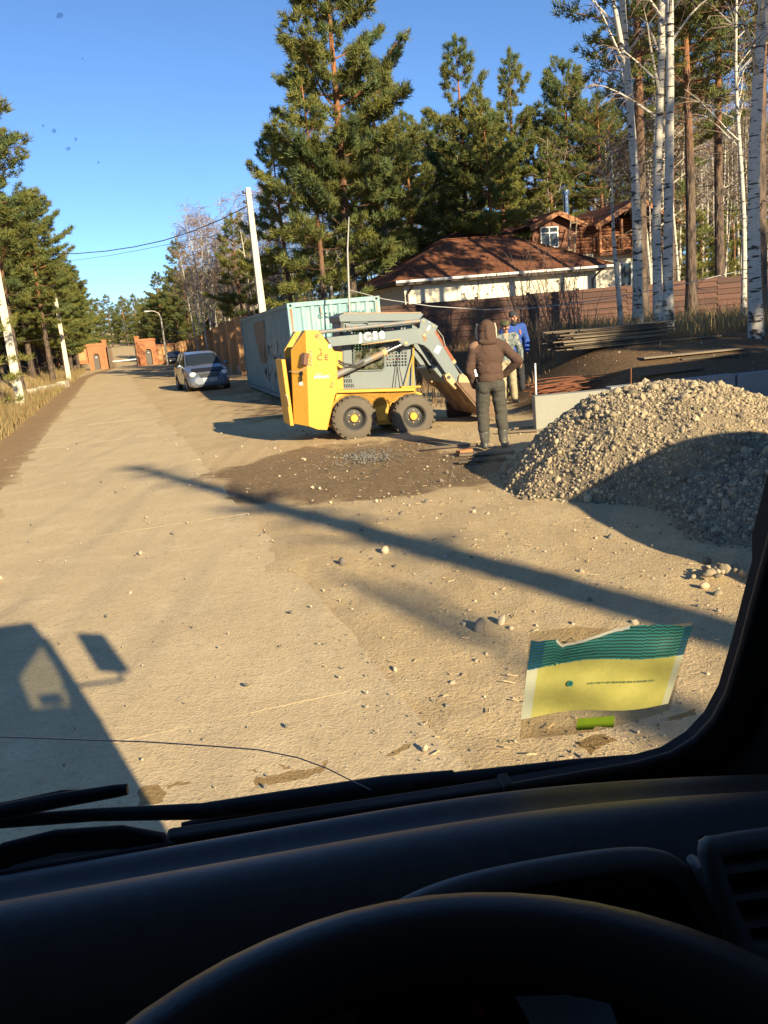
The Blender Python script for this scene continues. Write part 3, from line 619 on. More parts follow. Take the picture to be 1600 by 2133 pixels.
for k in range(56):
    s = 128 + k * 2.5 + g.uniform(-2, 2); sd = -1 if k % 2 else 1; rtree(g.choice(('pineFar', 'pineFar2')), s, 2.5 + sd * (7 + g.uniform(0, 9)) + (3 if sd > 0 else 0), g.uniform(11, 15), g.uniform(0, 6.28), 'pine beyond the gate, ' + ('left' if sd < 0 else 'right') + ' of the hill road, ' + ('close behind the wall' if s < 165 else 'half-way up' if s < 210 else 'near the crest'), G7, 1.35)
for k in range(92):
    rtree(g.choice(('pineFar', 'pineFar2')), g.uniform(235, 330), -58 + k * 1.3 + g.uniform(-1.5, 1.5), g.uniform(11, 15), g.uniform(0, 6.28), 'pine on the crest where the road disappears', 'pines on the crest', 1.4)
# right of the road behind the brick fence
hero('pineB', 398, 108, 14.8, 1.2, 'dark pine standing out behind the brick fence beyond the street lamp', wide=1.15)
hero('pineD', 512, 60, 10.4, 3.0, 'dark pine left of the concrete pole behind the container')
hero('pineB', 345, 132, 13, 4.0, 'bright green pine left of the dark one beyond the lamp', wide=1.2)
birch_wood(40, 405, 565, 58, 105, 9, (10, 13.2), 'bare brown-twigged birch', 'bare birches behind the brick fence', ['birchD', 'birchE', 'birchF', 'birchF'])
pine_wood(18, 360, 560, 108, 160, 12, (10, 13), 'far pine', 'pines behind the brick-fence birches')
# ------------------------------------------------------------------ the plot on the right: outbuilding, house, fence
EX = Vector((.957, .289, 0)); EY = Vector((-.289, .957, 0)); RZ = math.atan2(.289, .957)
def shingle_mat(name, c1, c2):
    m = bpy.data.materials.new(name); m.use_nodes = True; nt = m.node_tree; N = nt.nodes; L = nt.links; b = N['Principled BSDF']; b.inputs['Roughness'].default_value = .85; b.inputs['Specular IOR Level'].default_value = .2
    tc = N.new('ShaderNodeTexCoord'); sp = N.new('ShaderNodeSeparateXYZ'); L.new(tc.outputs['Object'], sp.inputs[0]); ad = N.new('ShaderNodeMath'); L.new(sp.outputs[0], ad.inputs[0]); L.new(sp.outputs[1], ad.inputs[1]); cb = N.new('ShaderNodeCombineXYZ'); L.new(ad.outputs[0], cb.inputs[0]); L.new(sp.outputs[2], cb.inputs[1])
    br = N.new('ShaderNodeTexBrick'); br.inputs['Scale'].default_value = 1; br.inputs['Brick Width'].default_value = .33; br.inputs['Row Height'].default_value = .085; br.inputs['Mortar Size'].default_value = .008; br.inputs['Color1'].default_value = (*c1, 1); br.inputs['Color2'].default_value = (*c2, 1); br.inputs['Mortar'].default_value = (c2[0] * .4, c2[1] * .4, c2[2] * .4, 1); L.new(cb.outputs[0], br.inputs[0])
    nz = N.new('ShaderNodeTexNoise'); nz.inputs['Scale'].default_value = 1.2; nz.inputs['Detail'].default_value = 5; L.new(tc.outputs['Object'], nz.inputs[0]); mr = N.new('ShaderNodeMapRange'); mr.inputs[3].default_value = .7; mr.inputs[4].default_value = 1.3; L.new(nz.outputs[0], mr.inputs[0])
    v = N.new('ShaderNodeVectorMath'); v.operation = 'SCALE'; L.new(br.outputs[0], v.inputs[0]); L.new(mr.outputs[0], v.inputs['Scale']); L.new(v.outputs[0], b.inputs['Base Color'])
    bp = N.new('ShaderNodeBump'); bp.inputs['Distance'].default_value = .02; bp.inputs['Strength'].default_value = .6; bp.invert = True; L.new(br.outputs['Fac'], bp.inputs['Height']); L.new(bp.outputs[0], b.inputs['Normal']); return m
SHING = shingle_mat('brown_shingles', (.21, .085, .044), (.16, .064, .035)); SHING2 = shingle_mat('dark_brown_shingles', (.15, .058, .036), (.12, .046, .03))
STUCCO = pm('cream_stucco', (.74, .67, .52), .9, var=.08, scale=1.2, bump=.2, bscale=30); GUTTER = pm('gutter_white', (.72, .70, .66), .45, var=.05); DARKPIPE = pm('dark_brown_metal', (.05, .033, .026), .5, var=.1)
LOGW = pm('log_wood', (.17, .064, .03), .6, var=.25, scale=2, stretch=(1, 1, 6), bump=.3, bscale=12); LOGL = pm('timber_orange', (.33, .135, .05), .55, var=.2, scale=3); WHITEP = pm('white_frame', (.8, .8, .78), .4, var=.03); PANE = pm('window_glass_dark', (.05, .065, .08), .08, var=.3, scale=1, spec=.8); STEEL = pm('stainless_steel', (.62, .62, .62), .25, metal=1, var=.1); OLDWOOD = pm('weathered_wood', (.30, .24, .17), .85, var=.25, scale=4, stretch=(1, 1, 1), bump=.3, bscale=25)
O_ = atY(848, hor(848), 42)
ob = thing('outbuilding', 'low cream outbuilding with a brown shingled hip roof behind the plank fence', 'building', (O_.x, O_.y, 0), RZ)
L_ = 10.6; D_ = 6.6; ez = 3.93; rz_ = 6.05
w = MB(); w.box((L_ / 2, D_ / 2, 2.3), (L_, D_, 3.0)); w.build('wall', STUCCO, ob)
# hip roof with overhang
a0, a1, b0, b1 = -.62, L_ + .78, -.65, D_ + .65; y_r = (b0 + b1) / 2; r0_, r1_ = 3.55, 7.4
rf = MB(); V = [(a0, b0, ez), (a1, b0, ez), (a1, b1, ez), (a0, b1, ez), (r0_, y_r, rz_), (r1_, y_r, rz_)]
rf.add(V, [(0, 1, 5, 4), (1, 2, 5), (2, 3, 4, 5), (3, 0, 4)]); rf.add([(p[0], p[1], p[2] - .05) for p in V[:4]], [(3, 2, 1, 0)])
roof = rf.build('roof', SHING, ob)
c = MB()
for a, b in (((a0, b0, ez), (r0_, y_r, rz_)), ((a1, b0, ez), (r1_, y_r, rz_)), ((r0_, y_r, rz_), (r1_, y_r, rz_)), ((a0, b1, ez), (r0_, y_r, rz_))): c.bar(Vector(a) + Vector((0, 0, .02)), Vector(b) + Vector((0, 0, .02)), .22, .03)
c.build('ridge_cap', SHING, roof)
f = MB()
for a, b in (((a0, b0, ez - .09), (a1, b0, ez - .09)), ((a1, b0, ez - .09), (a1, b1, ez - .09)), ((a0, b0, ez - .09), (a0, b1, ez - .09))): f.bar(a, b, .03, .18)
f.build('fascia', DARKPIPE, roof)
f = MB(); f.tube([(a0 - .02, b0 - .08, ez - .06), (a1 + .02, b0 - .08, ez - .06)], .065, 8); f.build('gutter', GUTTER, roof, smooth=40)
f = MB(); f.box(((a0 + a1) / 2, (b0 + 0) / 2, ez - .2), (a1 - a0 - .1, .62, .03)); f.build('soffit', DARKPIPE, roof)
for xx in (.12, L_ - .25):
    f = MB(); f.tube([(xx + .25, b0 - .06, ez - .1), (xx + .1, -.3, ez - .42), (xx, -.08, ez - .62), (xx, -.08, .9)], .05, 8); f.build('downpipe', DARKPIPE, ob, smooth=40)
for xx in (2.95, 6.05, 8.6):
    f = MB(); f.box((xx, -.022, 2.3), (.36, .05, 2.95)); f.build('pilaster', STUCCO, ob)
# house behind
h0 = 9.0
hs = thing('house', 'two-storey house with cream ground floor, brown log upper floor and gabled dormers behind the outbuilding', 'house', (O_.x + EY.x * h0, O_.y + EY.y * h0, 0), RZ)
gz = 1.2
w = MB(); w.box((16.9, 4.2, 3.2), (8.8, 8.0, 4.0)); w.box((11.2, 5.2, 3.2), (2.6, 6.0, 4.0)); w.build('wall', STUCCO, hs)
w = MB()
for k in range(11):
    z = 5.3 + k * .21
    w.cyl((12.1, .24, z), (16.2, .24, z), .115, n=8); w.cyl((16.2, 1.9, z), (21.3, 1.9, z), .115, n=8); w.cyl((16.15, .24, z), (16.15, 2.0, z), .11, n=8); w.cyl((12.12, .2, z), (12.12, 6, z), .11, n=8)
w.build('log_wall', LOGW, hs, smooth=40)
w = MB(); w.box((14.2, 4.2, 6.2), (4.0, 7.8, 2.0)); w.box((18.7, 5.0, 6.2), (5.0, 6.0, 2.0)); w.build('upper_wall', LOGW, hs)
# main roof (ridge along the front), left low roof, two front gables
def gable(name, xc, half, zap, zeave, yf, yb, th=.16, mat=SHING2, over=.0):
    r = MB()
    for s in (-1, 1):
        e = (xc + s * half, zeave); r.prism([(xc, zap), (e[0], e[1]), (e[0], e[1] - th), (xc, zap - th)] if s > 0 else [(xc, zap - th), (e[0], e[1] - th), (e[0], e[1]), (xc, zap)], (0, yf, 0), (1, 0, 0), (0, 0, 1), (0, yb - yf, 0))
    o = r.build(name, mat, hs, fixn=True)
    for s in (-1, 1):
        b = MB(); dx = s * half; b.bar((xc, yf - .03, zap - .16), (xc + dx, yf - .03, zeave - .16), .06, .30, up=(0, 0, 1)); b.build('barge_board', LOGL, o)
    return o
gable('dormer_roof', 13.24, 1.95, 7.86, 7.0, -.75, 4.5); gable('balcony_roof', 18.9, 3.2, 8.35, 6.85, -.9, 6)
r = MB(); r.add([(6.6, 0.8, 6.72), (12.2, .8, 6.72), (12.9, 4, 7.8), (8.2, 4, 7.55), (8.2, 6, 7.5), (13, 6, 7.8)], [(0, 1, 2, 3), (3, 2, 5, 4)]); r.add([(6.6, .8, 6.6), (12.2, .8, 6.6), (12.2, 6, 6.6), (6.6, 6, 6.6)], [(0, 1, 2, 3)]); r.add([(6.6, .8, 6.6), (12.2, .8, 6.6), (12.2, .8, 6.72), (6.6, .8, 6.72)], [(0, 1, 2, 3)]); r.add([(6.6, .8, 6.6), (6.6, .8, 6.72), (8.2, 4, 7.55), (6.6, 6, 6.6)], [(0, 1, 2, 3)])
r.build('side_roof', SHING2, hs)
w = MB(); w.box((9.8, 3.2, 5.6), (4.6, 4, 2.1)); w.build('side_wall', LOGW, hs)
w = MB(); w.prism([(11.75, 5.4), (14.75, 5.4), (14.75, 6.95), (13.24, 7.66), (11.75, 6.95)], (0, -.15, 0), (1, 0, 0), (0, 0, 1), (0, .4, 0)); w.build('dormer_wall', LOGW, hs, fixn=True)
def window(parent, x0, x1, z0, z1, y, mull=1, bar=0, t=.06):
    o = MB(); o.box(((x0 + x1) / 2, y, (z0 + z1) / 2), (x1 - x0, .04, z1 - z0)); win = o.build('window', PANE, parent)
    f = MB(); d = .035
    for xx in [x0, x1] + [x0 + (x1 - x0) * (k + 1) / (mull + 1) for k in range(mull)]: f.box((xx, y - d, (z0 + z1) / 2), (t, .05, z1 - z0 + t))
    for zz in [z0, z1] + ([z0 + (z1 - z0) * bar] if bar else []): f.box(((x0 + x1) / 2, y - d - .003, zz), (x1 - x0 - t, .05, t))
    f.build('frame', WHITEP, win)
window(hs, 12.28, 13.45, 5.74, 6.93, -.2, 1, .72, .07); window(hs, 18.05, 18.9, 3.0, 4.52, .16, 0, 0, .12)
# balcony
for xx in (16.35, 17.9, 19.5, 21.2):
    w = MB(); w.box((xx, -.35, 6.1), (.17, .17, 2.1)); w.build('balcony_post', LOGL, hs)
w = MB(); w.box((18.8, .25, 5.1), (5.1, 1.4, .2)); w.build('balcony_floor', LOGW, hs)
for k, (x0, x1) in enumerate(((16.45, 17.8), (18.0, 19.4), (19.6, 21.1))):
    w = MB(); w.bar((x0, -.35, 6.2), (x1, -.35, 6.2), .08, .09); w.bar((x0, -.35, 5.3), (x1, -.35, 5.3), .08, .08); xm = (x0 + x1) / 2
    w.bar((xm, -.35, 5.3), (xm, -.35, 6.2), .06, .06)
    for (p, q) in ((x0, xm), (xm, x1)): w.bar((p, -.35, 5.3), (q, -.35, 6.2), .05, .05); w.bar((p, -.36, 6.2), (q, -.36, 5.3), .05, .05)
    w.build('railing', LOGL, hs)
w = MB(); w.cyl((14.95, 1.2, 7.2), (14.95, 1.2, 9.12), .17, n=14); fl = w.build('flue_pipe', STEEL, hs, smooth=40)
w = MB(); w.cyl((14.95, 1.2, 9.0), (14.95, 1.2, 9.25), .24, n=14); w.build('flue_cap', STEEL, fl, smooth=40)
ld = thing('wooden_ladder', 'grey wooden ladder leaning on the roof beside the dormer', 'ladder', (O_.x, O_.y, 0), RZ)
A = Vector((13.35, 7.1, 4.9)); B = Vector((14.05, 7.8, 7.15)); sd = Vector((.2, -.02, 0))
for s in (-1, 1): w = MB(); w.bar(A + sd * s, B + sd * s, .06, .06); w.build('rail', OLDWOOD, ld)
for k in range(7): p = A.lerp(B, (k + .5) / 7); w = MB(); w.bar(p - sd, p + sd, .04, .04); w.build('rung', OLDWOOD, ld)
# plank fence
FBR = [pm('fence_plank_%d' % k, c_, .75, var=.22, scale=3, bump=.2, bscale=30, stretch=(.3, 1, 4)) for k, c_ in enumerate(((.080, .036, .024), (.062, .029, .020), (.098, .044, .029)))]; FPOST = pm('fence_post', (.055, .03, .022), .7, var=.2); PLINTH = pm('plinth_concrete', (.42, .37, .29), .9, var=.2, scale=2, bump=.2)
fx0 = .1; fo = Vector((0, 33, 0)); fe = thing('plank_fence', 'reddish-brown fence of overlapping horizontal planks in front of the outbuilding', 'fence', fo, RZ)
bw = 2.28; bm_ = [MB().box((0, 0, 0), (bw - .02, .028, .126)).mesh('plank', m_) for m_ in FBR]; g = random.Random(6)
for bay in range(10):
    xa = fx0 + bay * bw
    if bay < 10:
        w = MB(); w.box((xa, .05, 1.75), (.1, .1, 1.9)); w.build('post', FPOST, fe)
    dz_ = g.uniform(-.02, .03)
    for k in range(14):
        o = bpy.data.objects.new('plank', g.choice(bm_)); COL.objects.link(o); o.parent = fe; o.location = (xa + bw / 2, -.03 if (k + bay) % 2 else .012, 1.02 + .118 * k + dz_); o.rotation_euler = (g.uniform(-.06, .06) - .12, g.uniform(-.004, .004), 0)
    w = MB(); w.box((xa + bw / 2, .05, .72), (bw, .2, .46)); w.build('plinth', PLINTH, fe)
# ------------------------------------------------------------------ cast concrete footing, heaps of material
CONC = pm('form_concrete', (.30, .31, .30), .88, var=.2, scale=1.6, col2=(.24, .25, .26), c2=(.5, .6), bump=.25, bscale=25)
wt = thing('concrete_footing', 'low grey cast concrete footing wall behind the gravel heap', 'wall', (2.5, 13.1, 0))
w = MB(); w.box((.58, .12, .28), (1.16, .24, .62)); w.build('end_block', pm('form_concrete_sunlit', (.28, .275, .23), .88, var=.15, scale=2, bump=.2), wt, bevel=.008)  # warm end and cooler panels carry sunlit and shaded tones in their colour
dirw = Vector((1, .075, 0)).normalized()
for k in range(6):
    p = Vector((1.18 + k * 2.05, .02 + k * .15, .26)); w = MB(); w.box(p + dirw * 1.02 + Vector((0, .12, .02)), (2.02, .24, .70), Euler((0, R_(-.4), math.atan2(.075, 1)))); w.build('panel', CONC, wt, bevel=.008)
# rod sticking out of the footing
w = MB(); w.cyl((0, 0, -.1), (.01, 0, .28), .007, n=6); o = w.build('steel_rod', pm('rust', (.25, .09, .04), .9, var=.3, scale=10)); o.location = (4.05, 13.25, .6); tag(o, 'short rusty rod sticking up from the footing above the gravel heap', 'rod')
w = MB(); w.cyl((0, 0, -.12), (.01, 0, .43), .016, n=8); o = w.build('white_pipe', pm('white_plastic', (.75, .74, .70), .4, var=.05)); o.location = (2.89, 15.0, .56); tag(o, 'thin white plastic pipe standing upright left of the rusty bars', 'pipe')
# stack of long boards
BRD = [pm('board_%d' % k, c_, .85, var=.25, scale=5, bump=.2, bscale=30) for k, c_ in enumerate(((.10, .078, .055), (.145, .11, .075), (.065, .05, .038), (.20, .155, .105)))]
bs = thing('board_stack', 'low stack of long weathered boards lying in front of the birch clump', 'boards', (5.1, 18.1, hz(5.1, 18.1) - .02), R_(6)); g = random.Random(9)
bms = [MB().box((0, 0, 0), (2.35, .1, .026)).mesh('board', m_) for m_ in BRD]
for lay in range(11):
    for j in range(6):
        o = bpy.data.objects.new('board', g.choice(bms)); COL.objects.link(o); o.parent = bs; o.location = (g.uniform(-.13, .13) * (1 + .08 * lay), -.34 + j * .125 + g.uniform(-.015, .015), .05 + lay * .037); o.rotation_euler = (g.uniform(-.03, .03), g.uniform(-.012, .012), g.uniform(-.035, .035)); o.scale = (g.uniform(.85, 1.04), 1, 1)
# heap of rusty bars
RUST = pm('rusty_bar', (.19, .07, .035), .9, var=.35, scale=9)
rb = thing('rusty_bar_heap', 'low heap of thin rusty reinforcing bars on the slope behind the footing', 'steel bars', (3.85, 15.5, hz(3.85, 15.5)), R_(10)); g = random.Random(10)
rms = [MB().tube([(-.85, 0, 0), (-.3, .02, .01), (.3, -.01, .012), (.85, .03, 0)], .0075, 5).mesh('bar', RUST) for k in range(3)]
for k in range(70):
    o = bpy.data.objects.new('bar', g.choice(rms)); COL.objects.link(o); o.parent = rb; o.location = (g.uniform(-.2, .2), g.gauss(0, .22), .03 + abs(g.gauss(0, .08))); o.rotation_euler = (g.uniform(0, 3), g.uniform(-.08, .05), g.gauss(0, .16))
def loose_board(px, py, l, wd, rz, lab, z=None, m=0, name='loose_board', tilt=0.):
    p = gnd(px, py, z if z is not None else 0); zz = hz(p.x, p.y); b = MB(); b.box((0, 0, 0), (l, wd, .03)); o = b.build(name, BRD[m], None, bevel=.003); o.location = (p.x, p.y, zz + .03); o.rotation_euler = (0, tilt, rz); tag(o, lab, 'board', 'boards lying about'); return o
loose_board(1440, 735, 2.0, .32, .1, 'wide pale board lying on the slope right of the rusty bars', .85, 3)
loose_board(1395, 755, 1.2, .18, .2, 'darker board on the slope below the wide pale board', .8, 0)
loose_board(1460, 712, 1.4, .12, -.05, 'narrow board lying right of the board stack', .95, 1)
loose_board(1490, 722, 1.2, .1, -.15, 'short board at the right end of the scatter near the thick birch', .95, 0)
loose_board(1015, 950, .75, .13, -.25, 'weathered board under the boots of the man in the brown hoodie', 0, 3)
loose_board(1005, 964, .62, .12, -.12, 'dark board in front of the boots of the man in the brown hoodie', 0, 0)
loose_board(1100, 905, 1.0, .05, -.3, 'thin lath on the ground beside the left foot of the footing', 0, 3)
loose_board(1130, 897, .9, .04, -.15, 'thin pale lath against the dark end of the footing', 0, 3)
loose_board(940, 935, .8, .05, -.2, 'splintered lath in the shadow beside the front wheel', 0, 1)
loose_board(890, 800, 1.5, .14, .1, 'grey board lying behind the loader bucket arm', .1, 1)
loose_board(905, 785, 1.3, .12, .25, 'upper grey board on the pile behind the loader arm', .25, 0)
w = MB(); w.box((0, 0, .033), (.22, .11, .066)); o = w.build('brick', pm('loose_brick', (.42, .17, .07), .85, var=.2, scale=6, bump=.3, bscale=40), None, bevel=.006); p = gnd(968, 948); o.location = (p.x, p.y, hz(p.x, p.y)); o.rotation_euler = (0, 0, .5); tag(o, 'orange brick lying by the boards at the feet of the man in the hoodie', 'brick')
# white bucket on a drum behind the loader
BK = pm('bucket_white', (.74, .74, .78), .4, var=.04); g0 = hz(1.98, 16.5)
dr = thing('dark_crate', 'dark slatted crate under the white bucket behind the loader', 'crate', (1.8, 16.6, g0)); 
for k in range(4): w = MB(); w.box((0, -.21, .1 + k * .17), (.8, .02, .13)); w.build('slat', BRD[2], dr)
w = MB(); w.box((0, .0, .36), (.76, .38, .70)); w.build('box', DARKPIPE, dr); w = MB(); w.box((-.1, 0, .74), (.62, .46, .03)); w.build('lid', BK, dr)
bu = thing('white_bucket', 'white plastic bucket standing on the crate behind the loader arm', 'bucket', (2.02, 16.55, g0 + .757))
w = MB(); w.lathe([(.0, 0), (.125, 0), (.15, .26), (.158, .26), (.158, .285), (.143, .285), (.12, .02), (0, .02)], (0, 0, 0), n=20); w.build('pail', BK, bu, smooth=40); w = MB(); w.tube([(-.155, 0, .25), (-.12, -.1, .12), (0, -.15, .06), (.12, -.1, .12), (.155, 0, .25)], .004, 5); w.build('handle', STEEL, bu)
# thin bent pole carrying a slack service cable
BP = pm('grey_pole', (.36, .35, .33), .6, var=.2)
w = MB(); a = atY(728, 640, 21); b = atY(724, 520, 21); c_ = atY(727, 452, 21); w.tube([(a.x, 21, 0), (a.x, 21, a.z), (b.x, 21, b.z), (c_.x, 21, c_.z)], [.03, .028, .02, .012], 8); o = w.build('bent_pole', BP, None, smooth=60); tag(o, 'thin crooked grey pole standing in front of the container', 'pole')
P = [atY(728, 604, 21), atY(800, 623, 21), atY(900, 638, 21), atY(1010, 645, 21.2), atY(1110, 641, 21.7), atY(1200, 631, 22.3), atY(1290, 618, 23), atY(1340, 608, 23.5), atY(1420, 592, 25), atY(1560, 560, 28)]
w = MB(); w.tube(P, .011, 6); o = w.build('service_cable', BP, None, smooth=60); tag(o, 'slack grey cable running from the crooked pole across to the birches', 'cable')
# bare bushes in front of the fence
BUSH = pm('bush_twigs', (.15, .105, .075), .85, var=.3); LEAF = pm('dry_leaf', (.33, .22, .07), .7, var=.3, trans=.3)
def bush(px, Y, hgt, n, spread, lab, seed, leaves=0):
    x = at_px(px, Y); g = random.Random(seed); b = MB(); tips = []
    for k in range(n):
        a = g.uniform(0, 6.28); d = Vector((math.cos(a) * spread * g.uniform(.1, 1), math.sin(a) * spread * g.uniform(.1, 1), 1)).normalized(); Q = [Vector((g.uniform(-.15, .15), g.uniform(-.15, .15), -.05))]; l = hgt * g.uniform(.6, 1.05)
        for i in range(5): d = (d + Vector((g.uniform(-.12, .12), g.uniform(-.12, .12), .02))).normalized(); Q.append(Q[-1] + d * l / 5)
        b.tube(Q, [.012, .010, .008, .006, .004, .002], 4, False)
        for s in range(5):
            i = g.choice((2, 3, 4)); e = (d + Vector((g.uniform(-.9, .9), g.uniform(-.9, .9), g.uniform(0, .6)))).normalized(); t = Q[i] + e * l * g.uniform(.12, .3); b.tube([Q[i], Q[i].lerp(t, .5) + Vector((0, 0, .02)), t], [.005, .004, .002], 3, False); tips.append(t)
    t = thing('bare_bush', lab, 'bush', (x, Y, hz(x, Y)), 0, 'bare bushes in front of the plank fence'); b.build('stems', BUSH, t)
    if leaves:
        lf = MB()
        for k in range(leaves):
            p = g.choice(tips) + Vector((g.uniform(-.1, .1), g.uniform(-.1, .1), g.uniform(-.1, .1))); u = Vector((g.uniform(-1, 1), g.uniform(-1, 1), g.uniform(-1, 1))).normalized(); v_ = u.orthogonal().normalized(); lf.add([p - u * .06, p + v_ * .035, p + u * .06, p - v_ * .035], [(0, 1, 2, 3)])
        lf.build('leaves', LEAF, t)
for px, Y, hh, n, sp, lab, lv in [(1000, 26, 3.3, 14, .28, 'bare bush with a few dry leaves rising before the cream wall', 46), (1085, 25, 3.0, 26, .45, 'dense bare bush behind the two facing workers', 0), (1150, 26, 3.2, 26, .5, 'broad bare bush against the sunlit part of the fence', 0), (1195, 23, 2.4, 22, .45, 'bare bush left of the board stack', 10), (930, 28, 2.2, 18, .4, 'low bare bush behind the loader arm', 0), (1040, 22, 1.7, 22, .5, 'low bare bush directly behind the man in the camouflage jacket', 0), (1130, 20, 1.5, 24, .6, 'low spreading bare bush right of the man in blue', 12), (870, 27, 1.9, 16, .5, 'low bare bush behind the loader cab', 8)]: bush(px, Y, hh, n, sp, lab, int(px), lv)
# dry grass
def grass_patch(name, n, sample, hgt, mats, lab, seed, w=.007):
    rg = np.random.default_rng(seed); X, Y = sample(n, rg); n = len(X); Z = H(X, Y) - .02; h = hgt * rg.lognormal(0, .4, n); a = rg.uniform(0, 6.283, n); ln = rg.uniform(.1, .7, n) * h
    B = np.stack([X, Y, Z], 1); sd = np.stack([np.cos(a), np.sin(a), 0 * a], 1) * w * rg.uniform(.6, 1.5, (n, 1)); a2 = rg.uniform(0, 6.283, n); tip = B + np.stack([np.cos(a2) * ln, np.sin(a2) * ln, h], 1); mid = B + np.stack([np.cos(a2) * ln * .3, np.sin(a2) * ln * .3, h * .6], 1)
    V = np.stack([B - sd, B + sd, mid + sd * .7, mid - sd * .7, tip], 1).reshape(-1, 3); i = np.arange(n)[:, None] * 5
    F = [list(q) for q in (i + np.array([0, 1, 2, 3])).tolist()] + [list(q) for q in (i + np.array([3, 2, 4])).tolist()]
    me = bpy.data.meshes.new(name); me.from_pydata(V.tolist(), [], F)
    for m in mats: me.materials.append(m)
    mi = rg.integers(0, len(mats), n); me.polygons.foreach_set('material_index', np.concatenate([mi, mi]).astype(np.int32)); me.update(); return obj(name, me, None, kind='stuff', label=lab)
GR = [pm('dry_grass_a', (.42, .30, .13), .8, var=.3, scale=2, trans=.35), pm('dry_grass_b', (.30, .21, .10), .8, var=.3, scale=2, trans=.35), pm('green_grass', (.20, .20, .07), .8, var=.3, scale=2, trans=.35), pm('dry_grass_c', (.24, .15, .08), .8, var=.3, scale=2, trans=.3)]
def verge(n, rg):
    s = 7 + 98 * rg.random(n) ** 1.6; m = 2.75 + np.abs(rg.normal(0, 1.25, n)); keep = fbm(s * .5, m * .8, 3, 7) > .33 + .10 * (m > 4.5); keep &= rg.random(n) < np.clip((m - 2.5) / .6, 0, 1); s = s[keep]; m = m[keep]; return XY(s, -m)
grass_patch('verge_grass', 42000, verge, .30, [GR[0], GR[1], GR[0], GR[2], GR[3]], 'dry roadside grass and weeds on the left verge', 3, .009)
def plot(n, rg):
    X = rg.uniform(5.5, 19, n); Y = 15.5 + 17 * rg.random(n); keep = (fbm(X * .6, Y * .6, 3, 17) > .44) & (Y > 16 + 1.5 * (X < 7.5) * 1.0) & ~((X < 6.7) & (Y < 19)); return X[keep], Y[keep]
grass_patch('plot_grass', 30000, plot, .34, [GR[0], GR[1], GR[0], GR[1]], 'dry tufted grass under the birches', 4, .008)
def back(n, rg):
    X = rg.uniform(.5, 9, n); Y = 18.5 + 13 * rg.random(n); keep = fbm(X * .7, Y * .7, 3, 27) > .47; return X[keep], Y[keep]
grass_patch('weeds', 7000, back, .24, [GR[3], GR[3], GR[1], GR[3]], 'brown weeds on the ground before the plank fence', 5, .008)
# ------------------------------------------------------------------ gate, brick fence, poles, lamp, parked cars
def brick_mat(name, c1, c2, mort, bw_=.26, rh=.078):
    m = bpy.data.materials.new(name); m.use_nodes = True; nt = m.node_tree; N = nt.nodes; L = nt.links; b = N['Principled BSDF']; b.inputs['Roughness'].default_value = .9; b.inputs['Specular IOR Level'].default_value = .2
    tc = N.new('ShaderNodeTexCoord'); sp = N.new('ShaderNodeSeparateXYZ'); L.new(tc.outputs['Object'], sp.inputs[0]); ad = N.new('ShaderNodeMath'); L.new(sp.outputs[0], ad.inputs[0]); L.new(sp.outputs[1], ad.inputs[1]); cb = N.new('ShaderNodeCombineXYZ'); L.new(ad.outputs[0], cb.inputs[0]); L.new(sp.outputs[2], cb.inputs[1])
    br = N.new('ShaderNodeTexBrick'); br.inputs['Scale'].default_value = 1; br.inputs['Brick Width'].default_value = bw_; br.inputs['Row Height'].default_value = rh; br.inputs['Mortar Size'].default_value = .009
    for k, v in (('Color1', c1), ('Color2', c2), ('Mortar', mort)): br.inputs[k].default_value = (*v, 1)
    L.new(cb.outputs[0], br.inputs[0]); nz = N.new('ShaderNodeTexNoise'); nz.inputs['Scale'].default_value = 2; nz.inputs['Detail'].default_value = 5; L.new(tc.outputs['Object'], nz.inputs[0]); mr = N.new('ShaderNodeMapRange'); mr.inputs[3].default_value = .75; mr.inputs[4].default_value = 1.25; L.new(nz.outputs[0], mr.inputs[0])
    v = N.new('ShaderNodeVectorMath'); v.operation = 'SCALE'; L.new(br.outputs[0], v.inputs[0]); L.new(mr.outputs[0], v.inputs['Scale']); L.new(v.outputs[0], b.inputs['Base Color'])
    bp = N.new('ShaderNodeBump'); bp.inputs['Distance'].default_value = .012; bp.inputs['Strength'].default_value = .5; bp.invert = True; L.new(br.outputs['Fac'], bp.inputs['Height']); L.new(bp.outputs[0], b.inputs['Normal']); return m
BRO = brick_mat('brick_red_orange', (.44, .155, .06), (.36, .12, .05), (.33, .22, .14)); BRT = brick_mat('brick_tan', (.52, .27, .11), (.44, .22, .09), (.42, .30, .19))
DSTEEL = pm('dark_sheet_steel', (.09, .075, .06), .6, var=.2, scale=2); PLATEW = pm('sign_white', (.75, .74, .7), .5, var=.04); CONCP = pm('pole_concrete', (.60, .54, .42), .85, var=.12, scale=2, bump=.2, bscale=30)
